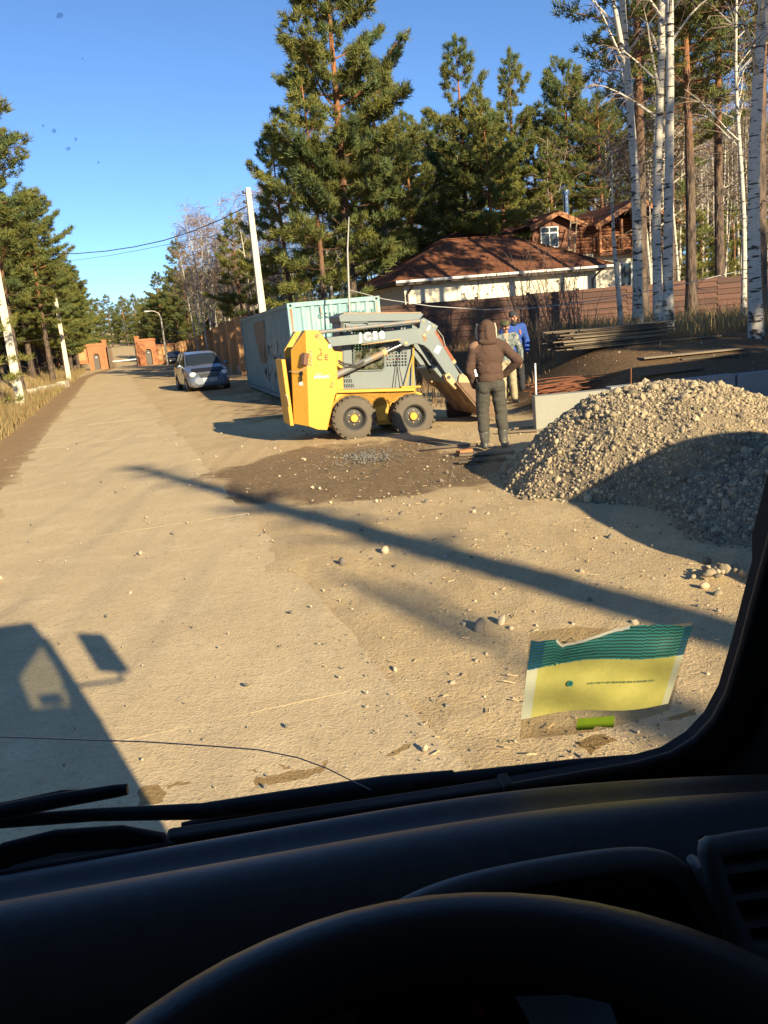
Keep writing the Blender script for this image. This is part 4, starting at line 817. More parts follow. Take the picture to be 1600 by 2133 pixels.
def portal(s, nl, nr, lab, leaf_side, h=3.05, base=0.):
    x, y = XY(s, (nl + nr) / 2); w_ = nr - nl; t = thing('gate_portal', lab, 'gate', (x, y, base), RZ, 'brick gate portals')
    hw = w_ / 2; ow = .36; oh = 1.55; poly = [(-hw, 0), (-ow - .0, 0), (-ow, oh)] + [(-ow * math.cos(a), oh + ow * math.sin(a)) for a in [math.pi * k / 10 for k in range(1, 10)]] + [(ow, oh), (ow, 0), (hw, 0), (hw, h - .25), (-hw, h - .25)]
    b = MB(); b.prism(poly, (0, -.3, 0), (1, 0, 0), (0, 0, 1), (0, .6, 0)); b.build('arch_wall', BRO, t, fixn=True)
    b = MB(); b.box((0, 0, h - .16), (w_ + .16, .76, .18)); b.box((0, 0, h - .03), (w_ + .04, .66, .1)); b.build('cornice', BRO, t)
    b = MB(); px_ = -hw - .0 if leaf_side < 0 else hw; b.box((px_ + leaf_side * .22, -.02, h / 2 + .12), (.5, .74, h + .24)); b.box((px_ + leaf_side * .22, -.02, h + .3), (.62, .86, .14)); b.build('pier', BRO, t)
    b = MB(); b.box((0, .05, 1.0), (.8, .06, 2.05)); d = b.build('door', DSTEEL, t); b = MB(); b.box((0, -.0, 1.45), (.18, .05, .10)); b.build('plate', PLATEW, d); d.children
    b = MB(); b.box((px_ + leaf_side * .52, -.55, 1.4), (.08, 1.3, 2.6)); lf = b.build('gate_leaf', DSTEEL, t)
    for k in range(5): b = MB(); b.box((px_ + leaf_side * .57, -1.05 + k * .26, 1.4), (.03, .05, 2.6)); b.build('rib', DSTEEL, lf)
    return t
portal(108, -2.35, -.55, 'left brick gate portal with arched door and dark gate leaf', 1); portal(104, 3.55, 5.35, 'right brick gate portal with arched door and dark gate leaf', -1)
def brick_wall(s, n0, n1, h, lab, nb):
    x, y = XY(s, (n0 + n1) / 2); t = thing('brick_wall', lab, 'wall', (x, y, float(H0(x, y)) - .1), RZ); w_ = (n1 - n0)
    b = MB(); b.box((0, 0, h / 2), (w_, .3, h)); b.build('panel', BRT, t)
    b = MB(); b.box((0, -.02, h + .05), (w_ + .02, .44, .16)); b.build('coping', BRO, t)
    for k in range(nb + 1): b = MB(); b.box((-w_ / 2 + w_ * k / nb, -.03, h / 2 + .03), (.28, .42, h + .16)); b.build('pier', BRO, t)
    b = MB(); b.box((0, -.03, .2), (w_, .38, .4)); b.build('base_course', BRO, t)
brick_wall(108.3, -13.5, -2.45, 2.1, 'tan brick wall left of the gate behind the concrete poles', 3); brick_wall(104.3, 5.45, 8.1, 2.25, 'tan brick wall right of the gate', 1)
br_ = thing('barrier_bar', 'white boom barrier lowered across the road beyond the gate', 'barrier', (*XY(113, 3.1), 0), RZ)
b = MB(); b.box((-1.3, 0, .75), (2.9, .07, .12)); b.build('boom', PLATEW, br_); b = MB(); b.box((.3, 0, .5), (.2, .25, 1.0)); b.build('post', DSTEEL, br_)
# openwork brick fence
A = Vector((at_px(512, 46.5), 46.5, 0)); B = Vector((at_px(447, 63), 63, 0)); Cc = Vector((*XY(103.6, 8.0), 0))
arch = MB(); n_ = 9; ro, ri = .56, .48
def scale_prof(r): return [(-r * math.sin(R_(108 * k / n_)), r * math.cos(R_(108 * k / n_))) for k in range(n_ + 1)]
po_, pi_ = scale_prof(ro), scale_prof(ri)
for k in range(n_): arch.prism([po_[k], po_[k + 1], pi_[k + 1], pi_[k]], (-.55, 0, 0), (0, 1, 0), (0, 0, 1), (1.1, 0, 0))
TILE = brick_mat('brick_scales', (.58, .30, .12), (.50, .25, .10), (.45, .3, .18)); arch_me = arch.mesh('arch_tile', TILE)
def open_fence(P0, P1, nb, lab, cols, rows, h0, h1, ts=1.0):
    d = (P1 - P0); ln = d.length; a = math.atan2(d.y, d.x); t = thing('openwork_brick_fence', lab, 'fence', (P0.x, P0.y, -.05), a); bay = ln / nb
    sgn = 1
    for k in range(nb + 1):
        h = h0 + (h1 - h0) * k / nb; b = MB(); b.box((k * bay, -.12, h / 2), (.42, .66, h)); b.box((k * bay, -.12, h + .05), (.54, .78, .1)); b.build('pier', BRT, t)
        if k == nb: break
        b = MB(); b.box((k * bay + bay / 2, 0, .25), (bay - .42, .32, .5)); b.build('plinth', PLINTH, t)
        b = MB(); b.box((k * bay + bay / 2, .16, h * .5), (bay - .42, .05, h - .55)); b.build('shade_board', DARKPIPE, t)  # dark board stands in for the shaded wall behind the scales
        wc = (bay - .42) / cols
        for c in range(cols):
            for r in range(rows):
                o = bpy.data.objects.new('arch_tile', arch_me); COL.objects.link(o); o.parent = t; sc = wc / 1.2; o.scale = (.32, ts, ts); o.location = (k * bay + bay * (.55 + .38 * c / max(cols - 1, 1)) if cols > 1 else k * bay + bay - .6, .12, .55 + (h - 1.2) * r / max(rows - 1, 1) + (.14 if c % 2 else 0)); o.rotation_euler = (0, 0, 0)
    return t
def zz(px, py, Y): return atY(px, py, Y).z
open_fence(B, A, 4, 'near stretch of openwork brick fence with scale-like arches beside the container', 1, 7, 2.75, 3.05, 1.0)
open_fence(Cc, B, 11, 'long receding stretch of openwork brick fence between gate and near stretch', 1, 6, 2.2, 2.6, .7)
cn = thing('canopy_building', 'building with dark canopy and red roof behind the openwork fence', 'building', (B.x + 1.5, B.y + 4.5, 0), R_(106))
b = MB(); b.box((5, -2, 1.4), (11, 4, 2.8)); b.build('wall', BRT, cn); b = MB(); b.add([(-1.5, .4, 3.0), (11, .4, 3.0), (11, -4.6, 3.0), (-1.5, -4.6, 3.0), (2.5, -2.1, 4.3), (9, -2.1, 4.3)], [(0, 1, 5, 4), (1, 2, 5), (2, 3, 4, 5), (3, 0, 4)]); b.build('roof', shingle_mat('red_roof', (.30, .085, .045), (.25, .07, .04)), cn)
b = MB(); b.box((-3.5, -1.6, 3.28), (4.6, 4.2, .1)); b.build('canopy', DARKPIPE, cn)
for xx in (-5.6, -1.6): b = MB(); b.box((xx, -.0, 1.6), (.14, .14, 3.2)); b.build('canopy_post', DARKPIPE, cn)
# concrete poles
def pole(px, Y, h, lab, r=.16, extra=True, base=None):
    x = at_px(px, Y); z = (hz(x, Y) if base is None else base) - .1; t = thing('concrete_pole', lab, 'pole', (x, Y, z), R_(20), 'concrete utility poles'); hh = h - z
    b = MB(); v = []; 
    for zz_, q in ((0, r), (hh, r * .62)): v += [(-q, -q * .85, zz_), (q, -q * .85, zz_), (q, q * .85, zz_), (-q, q * .85, zz_)]
    b.add(v, [(0, 1, 5, 4), (1, 2, 6, 5), (2, 3, 7, 6), (3, 0, 4, 7), (4, 5, 6, 7)]); b.build('shaft', CONCP, t, bevel=.02)
    if extra:
        for k, (dx, dz) in enumerate(((-.12, -.22), (-.12, -.6))): b = MB(); b.cyl((0, -.02, hh + dz), (dx - .1, -.1, hh + dz), .025, n=8); b.ball((dx - .12, -.1, hh + dz + .05), .055, 1); b.build('insulator', DARKPIPE, t)
    return x, z + hh
pole(553, 36.8, 7.95, 'tall pale concrete pole behind the container', .17)
pole(136, 64, 7.6, 'first pale concrete pole on the left before the brick wall', .17); pole(143, 92, 7.6, 'farther pale concrete pole just right of the first left one', .19); pole(27, 33, 8.2, 'thick pale concrete pole at the left edge among pine branches', .17)
pts = [(517, 428, 36.8), (460, 457, 38), (400, 482, 39.5), (340, 501, 41), (280, 514, 43), (220, 523, 45), (160, 528, 47), (100, 529, 50), (40, 523, 54), (-30, 508, 58)]
b = MB(); b.tube([atY(*p) for p in pts], .022, 5); o = b.build('power_cable', DARKPIPE, None, smooth=60); tag(o, 'dark twisted power cable sagging across the sky to the tall pole', 'cable', 'overhead cables')
pts = [(519, 470, 37.5), (440, 492, 40), (380, 503, 44), (300, 519, 50), (230, 532, 56), (165, 541, 62), (110, 546, 66)]
b = MB(); b.tube([atY(*p) for p in pts], .011, 4); o = b.build('thin_cable', DARKPIPE, None, smooth=60); tag(o, 'thin overhead cable just below the thick one', 'cable', 'overhead cables')
LX = at_px(344, 90); lt = thing('street_lamp', 'curved-arm street lamp beyond the openwork fence', 'street lamp', (LX, 90, 0), 0)
b = MB(); b.tube([(0, 0, 0), (0, 0, 3.2), (0, 0, 4.9), (-.15, -.05, 5.35), (-.55, -.1, 5.62), (-1.0, -.15, 5.68)], [.11, .1, .08, .06, .05, .045], 8); b.build('post', CONCP, lt, smooth=50); b = MB(); b.ball((-1.3, -.16, 5.66), (.36, .15, .09), 2); b.build('lamp_head', WHITEP, lt, smooth=80)
b = MB(); b.tube([(LX, 90, 4.2), atY(370, 692, 84), atY(400, 697, 78), atY(428, 700, 70)], .016, 4); o = b.build('lamp_cable', BP, None); tag(o, 'pale cable slung from the street lamp to the building', 'cable', 'overhead cables')
# concrete blocks on the left bank
g = random.Random(3)
for k, (px, Y, h_) in enumerate(((62, 44, .42), (84, 46.5, .45), (104, 49.5, .4), (122, 53, .42))):
    x = at_px(px, Y); b = MB(); b.box((0, 0, h_ / 2), (1.7, .5, h_)); o = b.build('concrete_block', CONCP, None, bevel=.02); o.location = (x, Y, hz(x, Y) - .03); o.rotation_euler = (0, 0, R_(100) + g.uniform(-.1, .1)); tag(o, ('nearest pale', 'second pale', 'third pale', 'farthest pale')[k] + ' concrete block of the row on the left bank', 'concrete block', 'concrete blocks on the left bank')
# ------------------------------------------------------------------ silver minivan
SILV = pm('silver_paint', (.20, .23, .285), .3, metal=.6, var=.04, scale=2, coat=.6, fine=.02); BLKP = pm('black_trim', (.016, .016, .018), .45, var=.1); CGLASS = pm('car_glass', (.02, .026, .03), .04, var=.1, spec=1.0); CHROME = pm('chrome', (.75, .75, .76), .12, metal=1, var=.03); LENS = pm('lamp_lens', (.72, .70, .62), .08, var=.15, scale=12, spec=1.0, coat=.5); TYRE = pm('tyre_rubber', (.045, .042, .038), .85, var=.3, scale=6, bump=.2); RIM = pm('alloy', (.5, .5, .5), .35, metal=.8, var=.1); BLACKPAINT = pm('black_paint', (.02, .021, .024), .2, var=.05, coat=.6)
def wheel(parent, c, r, w_, axis, tyre=TYRE, rim=RIM, n=24):
    b = MB(); h = w_ / 2; b.lathe([(r * .62, -h), (r * .9, -h), (r * .985, -h * .75), (r, 0), (r * .985, h * .75), (r * .9, h), (r * .62, h), (r * .6, 0)], c, axis, n, closed=True); ty = b.build('tyre', tyre, parent, smooth=40)
    b = MB(); b.lathe([(0, h * .55), (r * .2, h * .6), (r * .5, h * .45), (r * .6, h * .85), (r * .63, h * .85), (r * .63, -h * .8), (r * .3, -h * .6), (0, -h * .6)], c, axis, n); b.build('rim', rim, ty, smooth=40)
def minivan(name, lab, loc, rz, paint, plate=None, zs=1.0):
    t = thing(name, lab, 'car', loc, rz); t.scale = (1, 1, zs)
    ST = [(0, .30, .60, .50, .60, .50), (.06, .21, .74, .60, .70, .60), (.2, .17, .81, .70, .80, .66), (.5, .18, .845, .82, .90, .69), (.95, .2, .85, .92, 1.0, .71), (1.12, .2, .85, .95, 1.06, .72), (1.45, .2, .85, .96, 1.30, .66), (1.85, .2, .85, .97, 1.50, .60), (2.4, .2, .85, .98, 1.59, .61), (3.3, .2, .85, .98, 1.59, .61), (4.15, .2, .84, .98, 1.54, .59), (4.42, .24, .82, .95, 1.15, .60), (4.55, .32, .75, .75, .85, .55)]
    rings = []
    for (y, zb, hw, zbl, zt, wt) in ST:
        half = [(0, zb), (.8 * hw, zb), (.97 * hw, zb + .07), (hw, zb + .25 * (zbl - zb) + .05), (hw * 1.005, zb + .62 * (zbl - zb)), (hw * .975, zbl)]
        zsd = zt - .05; half += [(hw * .975 + (wt - hw * .975) * f, zbl + (zsd - zbl) * f) for f in (.5, .92)] + [(wt * .93, zt - .02), (wt * .55, zt - .004), (0, zt)]
        rings.append([(x, y, z) for x, z in half] + [(-x, y, z) for x, z in reversed(half[1:-1])])
    n = len(rings[0]); G = {k: MB() for k in ('body', 'side_window', 'side_window2', 'windscreen', 'rear_window')}; V = [p for r in rings for p in r]
    for i in range(len(rings) - 1):
        for j in range(n):
            jj = j if j < 10 else n - 1 - j; key = 'body'
            if jj in (7, 8, 9) and i in (5, 6): key = 'windscreen'
            elif jj in (5, 6) and i in (6, 7, 8, 9): key = 'side_window' if j < 10 else 'side_window2'
            elif jj in (7, 8, 9) and i == 10: key = 'rear_window'
            G[key].F.append((i * n + j, i * n + (j + 1) % n, (i + 1) * n + (j + 1) % n, (i + 1) * n + j)); G[key].M.append(0)
    G['body'].F += [tuple(range(n)), tuple(range(len(V) - 1, len(V) - n - 1, -1))]; G['body'].M += [0, 0]
    for k, b in G.items():
        b.V = V; me = b.mesh(k, paint if k == 'body' else CGLASS, 40); bm = bmesh.new(); bm.from_mesh(me); bmesh.ops.delete(bm, geom=[v for v in bm.verts if not v.link_faces], context='VERTS'); bm.to_mesh(me); bm.free(); obj('side_window' if k == 'side_window2' else k, me, t)
    for s in (-1, 1):
        b = MB(); b.tube([(s * .735, 1.1, 1.0), (s * .69, 1.5, 1.27), (s * .615, 1.87, 1.49)], .028, 6); b.build('windscreen_pillar', paint, t, smooth=60)
        for yy in (2.45, 3.35): b = MB(); b.bar((s * .845, yy, .98), (s * .635, yy + .05, 1.53), .03, .07, up=(0, 1, 0)); b.build('door_pillar', BLKP, t)
        b = MB(); b.ball((s * .62, .16, .70), (.17, .13, .105), 2, Euler((.5, 0, -s * .45))); h = b.build('headlight', LENS, t, smooth=80); b = MB(); b.ball((s * .66, .075, .69), (.06, .04, .055), 2); b.build('reflector', CHROME, h, smooth=80)
        b = MB(); b.ball((s * .95, 1.35, 1.05), (.11, .05, .075), 2); b.bar((s * .84, 1.38, 1.0), (s * .95, 1.36, 1.03), .04, .04); b.build('wing_mirror', paint, t, smooth=60)
        b = MB(); b.ball((s * .56, .035, .36), (.06, .03, .035), 2); b.build('fog_lamp', LENS, t, smooth=80)
        for yy in (.82, 3.55): wheel(t, (s * .765, yy, .31), .31, .2, (s, 0, 0))
        for yy in (.82, 3.55): b = MB(); b.lathe([(.40, 0), (.37, .012), (.33, -.06)], (s * .853, yy, .31), (s, 0, 0), 24); b.build('wheel_arch', BLKP, t)
    b = MB(); b.box((0, .03, .635), (.78, .06, .16)); gr = b.build('grille', BLKP, t)
    for k in range(4): b = MB(); b.box((0, -.012 + .006 * k, .58 + .04 * k), (.74 - .02 * k, .03, .016)); b.build('grille_bar', CHROME, gr)
    b = MB(); b.box((0, .055, .37), (.98, .05, .1)); b.build('lower_intake', BLKP, t)
    b = MB(); b.box((0, .30, .865), (1.25, .34, .02), Euler((R_(21), 0, 0))); b.build('bonnet_guard', BLKP, t)
    b = MB(); b.box((0, -.02, .46), (.54, .02, .125)); pl = b.build('number_plate', PLATEW, t)
    if plate: lettering('plate_text', plate, .135, (-.235, -.034, .417), (1, 0, 0), (0, 0, 1), BLKP, pl, bold=.004, space=1.0, world=False)
    b = MB(); b.tube([(-.5, 1.02, 1.045), (0, 1.1, 1.085), (.5, 1.12, 1.06)], .012, 5); b.build('wiper', BLKP, t)
    b = MB(); b.box((.35, 2.0, 1.12), (.42, .12, .5)); b.box((-.35, 2.0, 1.12), (.42, .12, .5)); b.build('seat_back', BLKP, t)
    return t
cx, cy = XY(34.6, 3.7)
minivan('minivan', 'silver minivan with dark bonnet guard parked facing the camera beside the container', (cx, cy, hz(cx, cy) - .02), math.atan2(RD.y, RD.x) - math.pi / 2 + R_(3), SILV, 'O431CK')
dx_, dy_ = XY(97, 6.6); minivan('dark_car', 'small dark car parked nose-out by the brick wall near the gate', (dx_, dy_, hz(dx_, dy_)), math.atan2(RD.y, RD.x) - math.pi / 2 - R_(12), BLACKPAINT, None, .88)
# ------------------------------------------------------------------ shipping container
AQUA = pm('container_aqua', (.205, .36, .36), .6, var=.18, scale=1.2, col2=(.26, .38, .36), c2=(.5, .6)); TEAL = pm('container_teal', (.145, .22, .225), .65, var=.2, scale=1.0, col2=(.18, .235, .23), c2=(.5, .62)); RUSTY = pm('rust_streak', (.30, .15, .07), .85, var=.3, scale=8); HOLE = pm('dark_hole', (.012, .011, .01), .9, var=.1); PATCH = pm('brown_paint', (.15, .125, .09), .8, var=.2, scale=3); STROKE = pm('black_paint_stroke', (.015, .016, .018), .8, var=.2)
ct = thing('shipping_container', 'long weathered aqua shipping container with graffiti on its shaded side', 'container', (-1.97, 22.0, .06), R_(14))
CW, CL, CH = 2.44, 12.19, 2.6
def corrug(n, p0, dirv, ln, nrm, z0, z1, dep=.036):
    b = MB(); pr = []; per = ln / n
    for k in range(n):
        for f, d in ((0, 0), (.32, 0), (.5, dep), (.82, dep)): pr.append((per * (k + f), d))
    pr.append((ln, 0)); b.grid([[Vector(p0) + Vector(dirv) * s - Vector(nrm) * d + Vector((0, 0, z0)) for s, d in pr], [Vector(p0) + Vector(dirv) * s - Vector(nrm) * d + Vector((0, 0, z1)) for s, d in pr]]); return b
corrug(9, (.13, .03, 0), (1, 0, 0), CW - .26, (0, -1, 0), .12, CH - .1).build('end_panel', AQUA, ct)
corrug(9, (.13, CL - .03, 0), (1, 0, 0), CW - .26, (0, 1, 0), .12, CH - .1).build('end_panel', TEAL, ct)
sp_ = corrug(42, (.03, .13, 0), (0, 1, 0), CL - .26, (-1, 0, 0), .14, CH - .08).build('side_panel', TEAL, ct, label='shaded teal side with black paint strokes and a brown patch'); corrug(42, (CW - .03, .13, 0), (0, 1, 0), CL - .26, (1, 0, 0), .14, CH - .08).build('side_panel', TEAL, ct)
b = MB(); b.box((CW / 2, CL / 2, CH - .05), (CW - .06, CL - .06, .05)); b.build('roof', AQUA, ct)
for x in (.0, CW):
    for y in (0., CL):
        s = 1 if x == 0 else -1; q = 1 if y == 0 else -1
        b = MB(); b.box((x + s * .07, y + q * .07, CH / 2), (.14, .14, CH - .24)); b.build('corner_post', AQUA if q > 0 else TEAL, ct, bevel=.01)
        for z in (.06, CH - .06):
            b = MB(); b.box((x + s * .085, y + q * .083, z), (.178, .178, .125)); cc = b.build('corner_casting', AQUA if q > 0 else TEAL, ct, bevel=.008)
            b = MB(); b.lathe([(.001, 0), (.034, 0)], (x + s * .085, y - q * .008, z), (0, -q, 0), 12); b.build('hole', HOLE, cc)
for z, h_ in ((CH - .05, .11), (.07, .13)):
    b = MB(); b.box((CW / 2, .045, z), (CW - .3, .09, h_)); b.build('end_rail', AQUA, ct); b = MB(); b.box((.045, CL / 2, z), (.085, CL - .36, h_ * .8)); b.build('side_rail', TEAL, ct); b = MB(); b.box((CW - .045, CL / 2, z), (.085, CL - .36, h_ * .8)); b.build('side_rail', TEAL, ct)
g = random.Random(2)
for x, l in ((.07, .8), (.10, 1.5), (2.36, 1.1), (2.33, .6), (.85, .3), (1.6, .22)):
    b = MB(); w_ = g.uniform(.006, .014); b.add([(x - w_, -.004, CH - .14), (x + w_, -.004, CH - .14), (x + w_ * .4, -.004, CH - .14 - l), (x - w_ * .3, -.004, CH - .14 - l * .93)], [(0, 1, 2, 3)]); b.build('rust_streak', RUSTY, ct)
ln_ = pm('faded_letter', (.08, .22, .24), .7, var=.1)
lettering('serial_text', 'CCLU', .17, (.78, -.002, 2.18), (1, 0, 0), (0, 0, 1), ln_, ct, bold=.002, space=1.35, world=False); lettering('serial_text', '4P2864', .17, (1.42, -.002, 2.18), (1, 0, 0), (0, 0, 1), ln_, ct, bold=.002, space=1.2, world=False); lettering('serial_text', '3', .17, (2.18, -.002, 2.18), (1, 0, 0), (0, 0, 1), ln_, ct, bold=.002, world=False)
# graffiti: brown repainted patch and black strokes on the shaded side
b = MB(); n0 = len(b.V); b.add([(.024, 5.2, 2.35), (.024, 8.1, 2.35), (.024, 7.6, 1.35), (.024, 7.2, 1.05), (.024, 6.4, .95), (.024, 5.3, 1.15)], [(0, 1, 2, 3, 4, 5)]); b.build('repainted_patch', PATCH, ct)
b = MB()
for k in range(64):
    y = 2.3 + 4.6 * g.random(); z = g.uniform(.65, 1.62) + (.2 if y < 3 else 0); l = g.uniform(.06, .42); w_ = g.uniform(.02, .10); x = .020 - .0004 * k * .2; b.add([(x, y, z), (x, y + w_, z + .03), (x, y + w_ * .7 + .02, z - l), (x, y + .03, z - l * .9)], [(0, 1, 2, 3)])
b.build('graffiti', STROKE, ct, kind='stuff')
# ------------------------------------------------------------------ skid-steer loader
YEL = pm('loader_yellow', (.60, .315, .035), .5, var=.12, scale=2.5, col2=(.38, .21, .06), c2=(.57, .74), spec=.35, fine=.14); YELD = pm('loader_yellow_worn', (.58, .31, .06), .6, var=.2, scale=5, col2=(.26, .15, .06), c2=(.52, .62)); LGR = pm('loader_grey', (.155, .185, .185), .55, var=.12, scale=2, col2=(.19, .205, .19), c2=(.55, .7), fine=.06); LDK = pm('loader_dark', (.05, .048, .045), .6, var=.2); TAN = pm('worn_tan_steel', (.50, .34, .17), .7, var=.2, scale=5, col2=(.34, .21, .11), c2=(.5, .65)); RUSTC = pm('rust_red_cylinder', (.26, .075, .035), .6, var=.25, scale=7, col2=(.36, .17, .07), c2=(.55, .7)); GRUST = pm('grey_rusty_cylinder', (.17, .175, .17), .5, var=.2, scale=6, col2=(.33, .17, .08), c2=(.56, .66)); BKT = pm('bucket_steel', (.17, .105, .06), .75, var=.3, scale=3, col2=(.30, .19, .10), c2=(.5, .65)); LTYRE = pm('loader_tyre', (.115, .095, .07), .9, var=.3, scale=4, bump=.3, bscale=30); WHT = pm('letter_white', (.85, .83, .76), .5, var=.04); DUSTG = pm('dusty_pane', (.30, .29, .23), .45, var=.15, scale=2)
yaw, ptc = R_(14), R_(-4); P0_ = gnd(740, 918)
ax = Vector((math.cos(yaw) * math.cos(ptc), math.sin(yaw) * math.cos(ptc), math.sin(ptc))); ay = Vector((-math.sin(yaw), math.cos(yaw), 0)); az = ax.cross(ay)
ldr = thing('skid_steer_loader', 'yellow and grey skid-steer loader with raised boom and tilted bucket on the dirt', 'loader', (0, 0, 0)); ldr.matrix_basis = Matrix(((ax.x, ay.x, az.x, P0_.x), (ax.y, ay.y, az.y, P0_.y), (ax.z, ay.z, az.z, P0_.z + .0), (0, 0, 0, 1)))
X3, Z3 = (1, 0, 0), (0, 0, 1)
def plate(name, poly, y0, y1, mat, parent=ldr, bevel=.006, **k): b = MB(); b.prism(poly, (0, y0, 0), X3, Z3, (0, y1 - y0, 0)); return b.build(name, mat, parent, fixn=True, bevel=bevel, **k)
def arc_(cx, cz, r, a0, a1, n=14): return [(cx + r * math.cos(R_(a0 + (a1 - a0) * k / n)), cz + r * math.sin(R_(a0 + (a1 - a0) * k / n))) for k in range(n + 1)]
# wheels
def lwheel(cx, cz, yc, side):
    r, w_ = .385, .27; h = w_ / 2; t = MB(); axis = (0, side, 0)
    t.lathe([(.20, -h * .8), (.215, -h), (.31, -h), (.352, -h * .86), (.366, -h * .5), (.366, h * .5), (.352, h * .86), (.31, h), (.215, h), (.20, h * .8)], (cx, yc, cz), axis, 40, closed=True)
    for k in range(22):
        for q in (-1, 1):
            a = 2 * math.pi * (k + (.5 if q > 0 else 0)) / 22; c = Vector((cx + math.cos(a) * .366, yc + q * h * .45, cz + math.sin(a) * .366)); t.box(c, (.042, h * 1.0, .05), Euler((0, -a, 0)).to_matrix() @ Euler((R_(22 * q), 0, 0)).to_matrix())
    ty = t.build('tyre', LTYRE, ldr, smooth=35)
    f = h * .98
    b = MB(); b.lathe([(0, f - .09), (.12, f - .085), (.15, f - .10), (.175, f - .07), (.19, f - .012), (.212, f), (.222, f - .004), (.222, -h)], (cx, yc, cz), axis, 32); rm = b.build('rim', LDK, ty, smooth=40)
    b = MB(); b.lathe([(0, f - .045), (.062, f - .045), (.068, f - .055), (.068, f - .1)], (cx, yc, cz), axis, 24); b.build('hub', YEL, rm, smooth=40)
    for k in range(6): a = 2 * math.pi * k / 6 + .5; c = Vector((cx + math.cos(a) * .105, yc, cz + math.sin(a) * .105)); b = MB(); b.cyl(c + Vector(axis) * (f - .09), c + Vector(axis) * (f - .068), .011, n=6); b.build('wheel_bolt', TAN, rm)
for cx, cz in ((.01, .378), (1.075, .368)): lwheel(cx, cz, .135, -1); lwheel(cx, cz, 1.365, 1)
# chassis and side plates with wheel arches
plate('chassis', [(-.5, .22), (1.2, .22), (1.22, .70), (-.3, .80), (-.5, .5)], .33, 1.17, YELD)
sp2 = [(-.455, .195)] + arc_(.01, .375, .425, 195, 20) + [(.46, .30), (.62, .30)] + arc_(1.075, .365, .425, 172, 62) + [(1.215, .72), (1.135, .80), (-.255, .815)]
for y0, y1 in ((.20, .235), (1.265, 1.30)): plate('side_plate', sp2, y0, y1, YEL)
plate('running_board', [(-.26, .815), (1.14, .80), (1.14, .85), (-.26, .865)], .13, .36, YEL); plate('running_board', [(-.26, .815), (1.14, .80), (1.14, .85), (-.26, .865)], 1.14, 1.37, YEL)
# rear towers with chamfered rear corner
tow = [(-.775, 1.87), (-.545, 1.866), (-.248, 1.464), (-.252, .83), (-.30, .79), (-.46, .195), (-.626, .21), (-.78, .275)]
for y0, y1, s in ((.10, .42, 1), (1.08, 1.40, -1)):
    tw_ = plate('rear_tower', tow, y0, y1, YEL, bevel=.01)
    yo = y0 if s > 0 else y1; yi = yo + s * .26; V = [(-.778, yo, .275), (-.988, yi, .31), (-.985, yi, 1.55), (-.775, yo, 1.868), (-.775, yo + s * .31, 1.868), (-.778, yo + s * .31, .275), (-.985, yo + s * .31, 1.55), (-.988, yo + s * .31, .31)]
    b = MB(); b.add(V, [(0, 1, 2, 3), (1, 7, 6, 2), (3, 2, 6, 4), (0, 5, 7, 1), (4, 6, 7, 5)]); ch = b.build('rear_corner', YEL, ldr, fixn=True)
plate('engine_bay', [(-.96, .33), (-.26, .33), (-.26, 1.40), (-.55, 1.52), (-.96, 1.40)], .43, 1.07, LDK)
plate('yellow_inner_panel', [(-.25, .86), (-.11, .86), (-.11, 1.50), (-.25, 1.52)], .30, 1.2, YEL)
dr_ = plate('rear_door', [(-1.155, 1.40), (-1.085, 1.40), (-.985, .27), (-1.05, .27)], .38, 1.12, YEL, bevel=.01)
b = MB(); b.cyl((-1.09, .37, .80), (-1.09, .345, .80), .022, n=10); b.bar((-1.09, .345, .80), (-1.06, .34, .62), .02, .02); b.build('door_latch', TAN, dr_)
b = MB(); b.tube([(-1.03, .36, 1.20), (-.9, .2, 1.18), (-.72, .07, 1.30)], .005, 5); b.build('tie_wire', pm('wire', (.4, .38, .33), .5, var=.1), dr_)
b = MB(); b.box((-.80, .10, 1.40), (.09, .10, .20), Euler((0, .15, .5))); lt_ = b.build('rear_lamp', pm('rust_brown', (.17, .085, .055), .7, var=.3, scale=9), ldr, bevel=.01)
b = MB()
for k in range(9): b.box((-.70 + .006 * (k % 2), .092, 1.31 + k * .028), (.055, .02, .014), Euler((0, (-1) ** k * .5, 0)))
b.build('lamp_bracket', TAN, ldr)
b = MB(); b.lathe([(.001, 0), (.045, 0)], (-.86, .186, 1.16), (-.78, -.63, 0), 14); b.box((-.85, .18, 1.09), (.01, .07, .10), Euler((0, 0, -.9))); b.build('filler_hole', HOLE, ldr)
b = MB(); b.box((-.865, .205, .99), (.085, .004, .06), Euler((0, 0, -.89))); b.build('sticker', PLATEW, ldr)
for (x, z) in ((-.58, 1.78), (-.51, 1.57), (-.50, 1.51), (-.33, .99), (-.35, .95)):
    b = MB(); b.cyl((x, .10, z), (x, .075, z), .028, n=12); b.build('pin', YELD, ldr, smooth=40)
lettering('ce_mark', 'CE', .135, (-.595, .093, 1.375), X3, Z3, pm('print_brown', (.16, .09, .03), .7, var=.1), ldr, bold=.001, space=1.5, world=False)
lettering('script_text', 'MONKEY', .062, (-.655, .093, 1.075), X3, Z3, WHT, ldr, bold=.002, space=1.05, world=False); lettering('script_text', 'Super', .045, (-.63, .093, 1.135), X3, Z3, WHT, ldr, shear=.35, world=False)
b = MB(); b.ball((-.37, .094, 1.60), (.022, .003, .032), 2); b.build('decal', WHT, ldr)
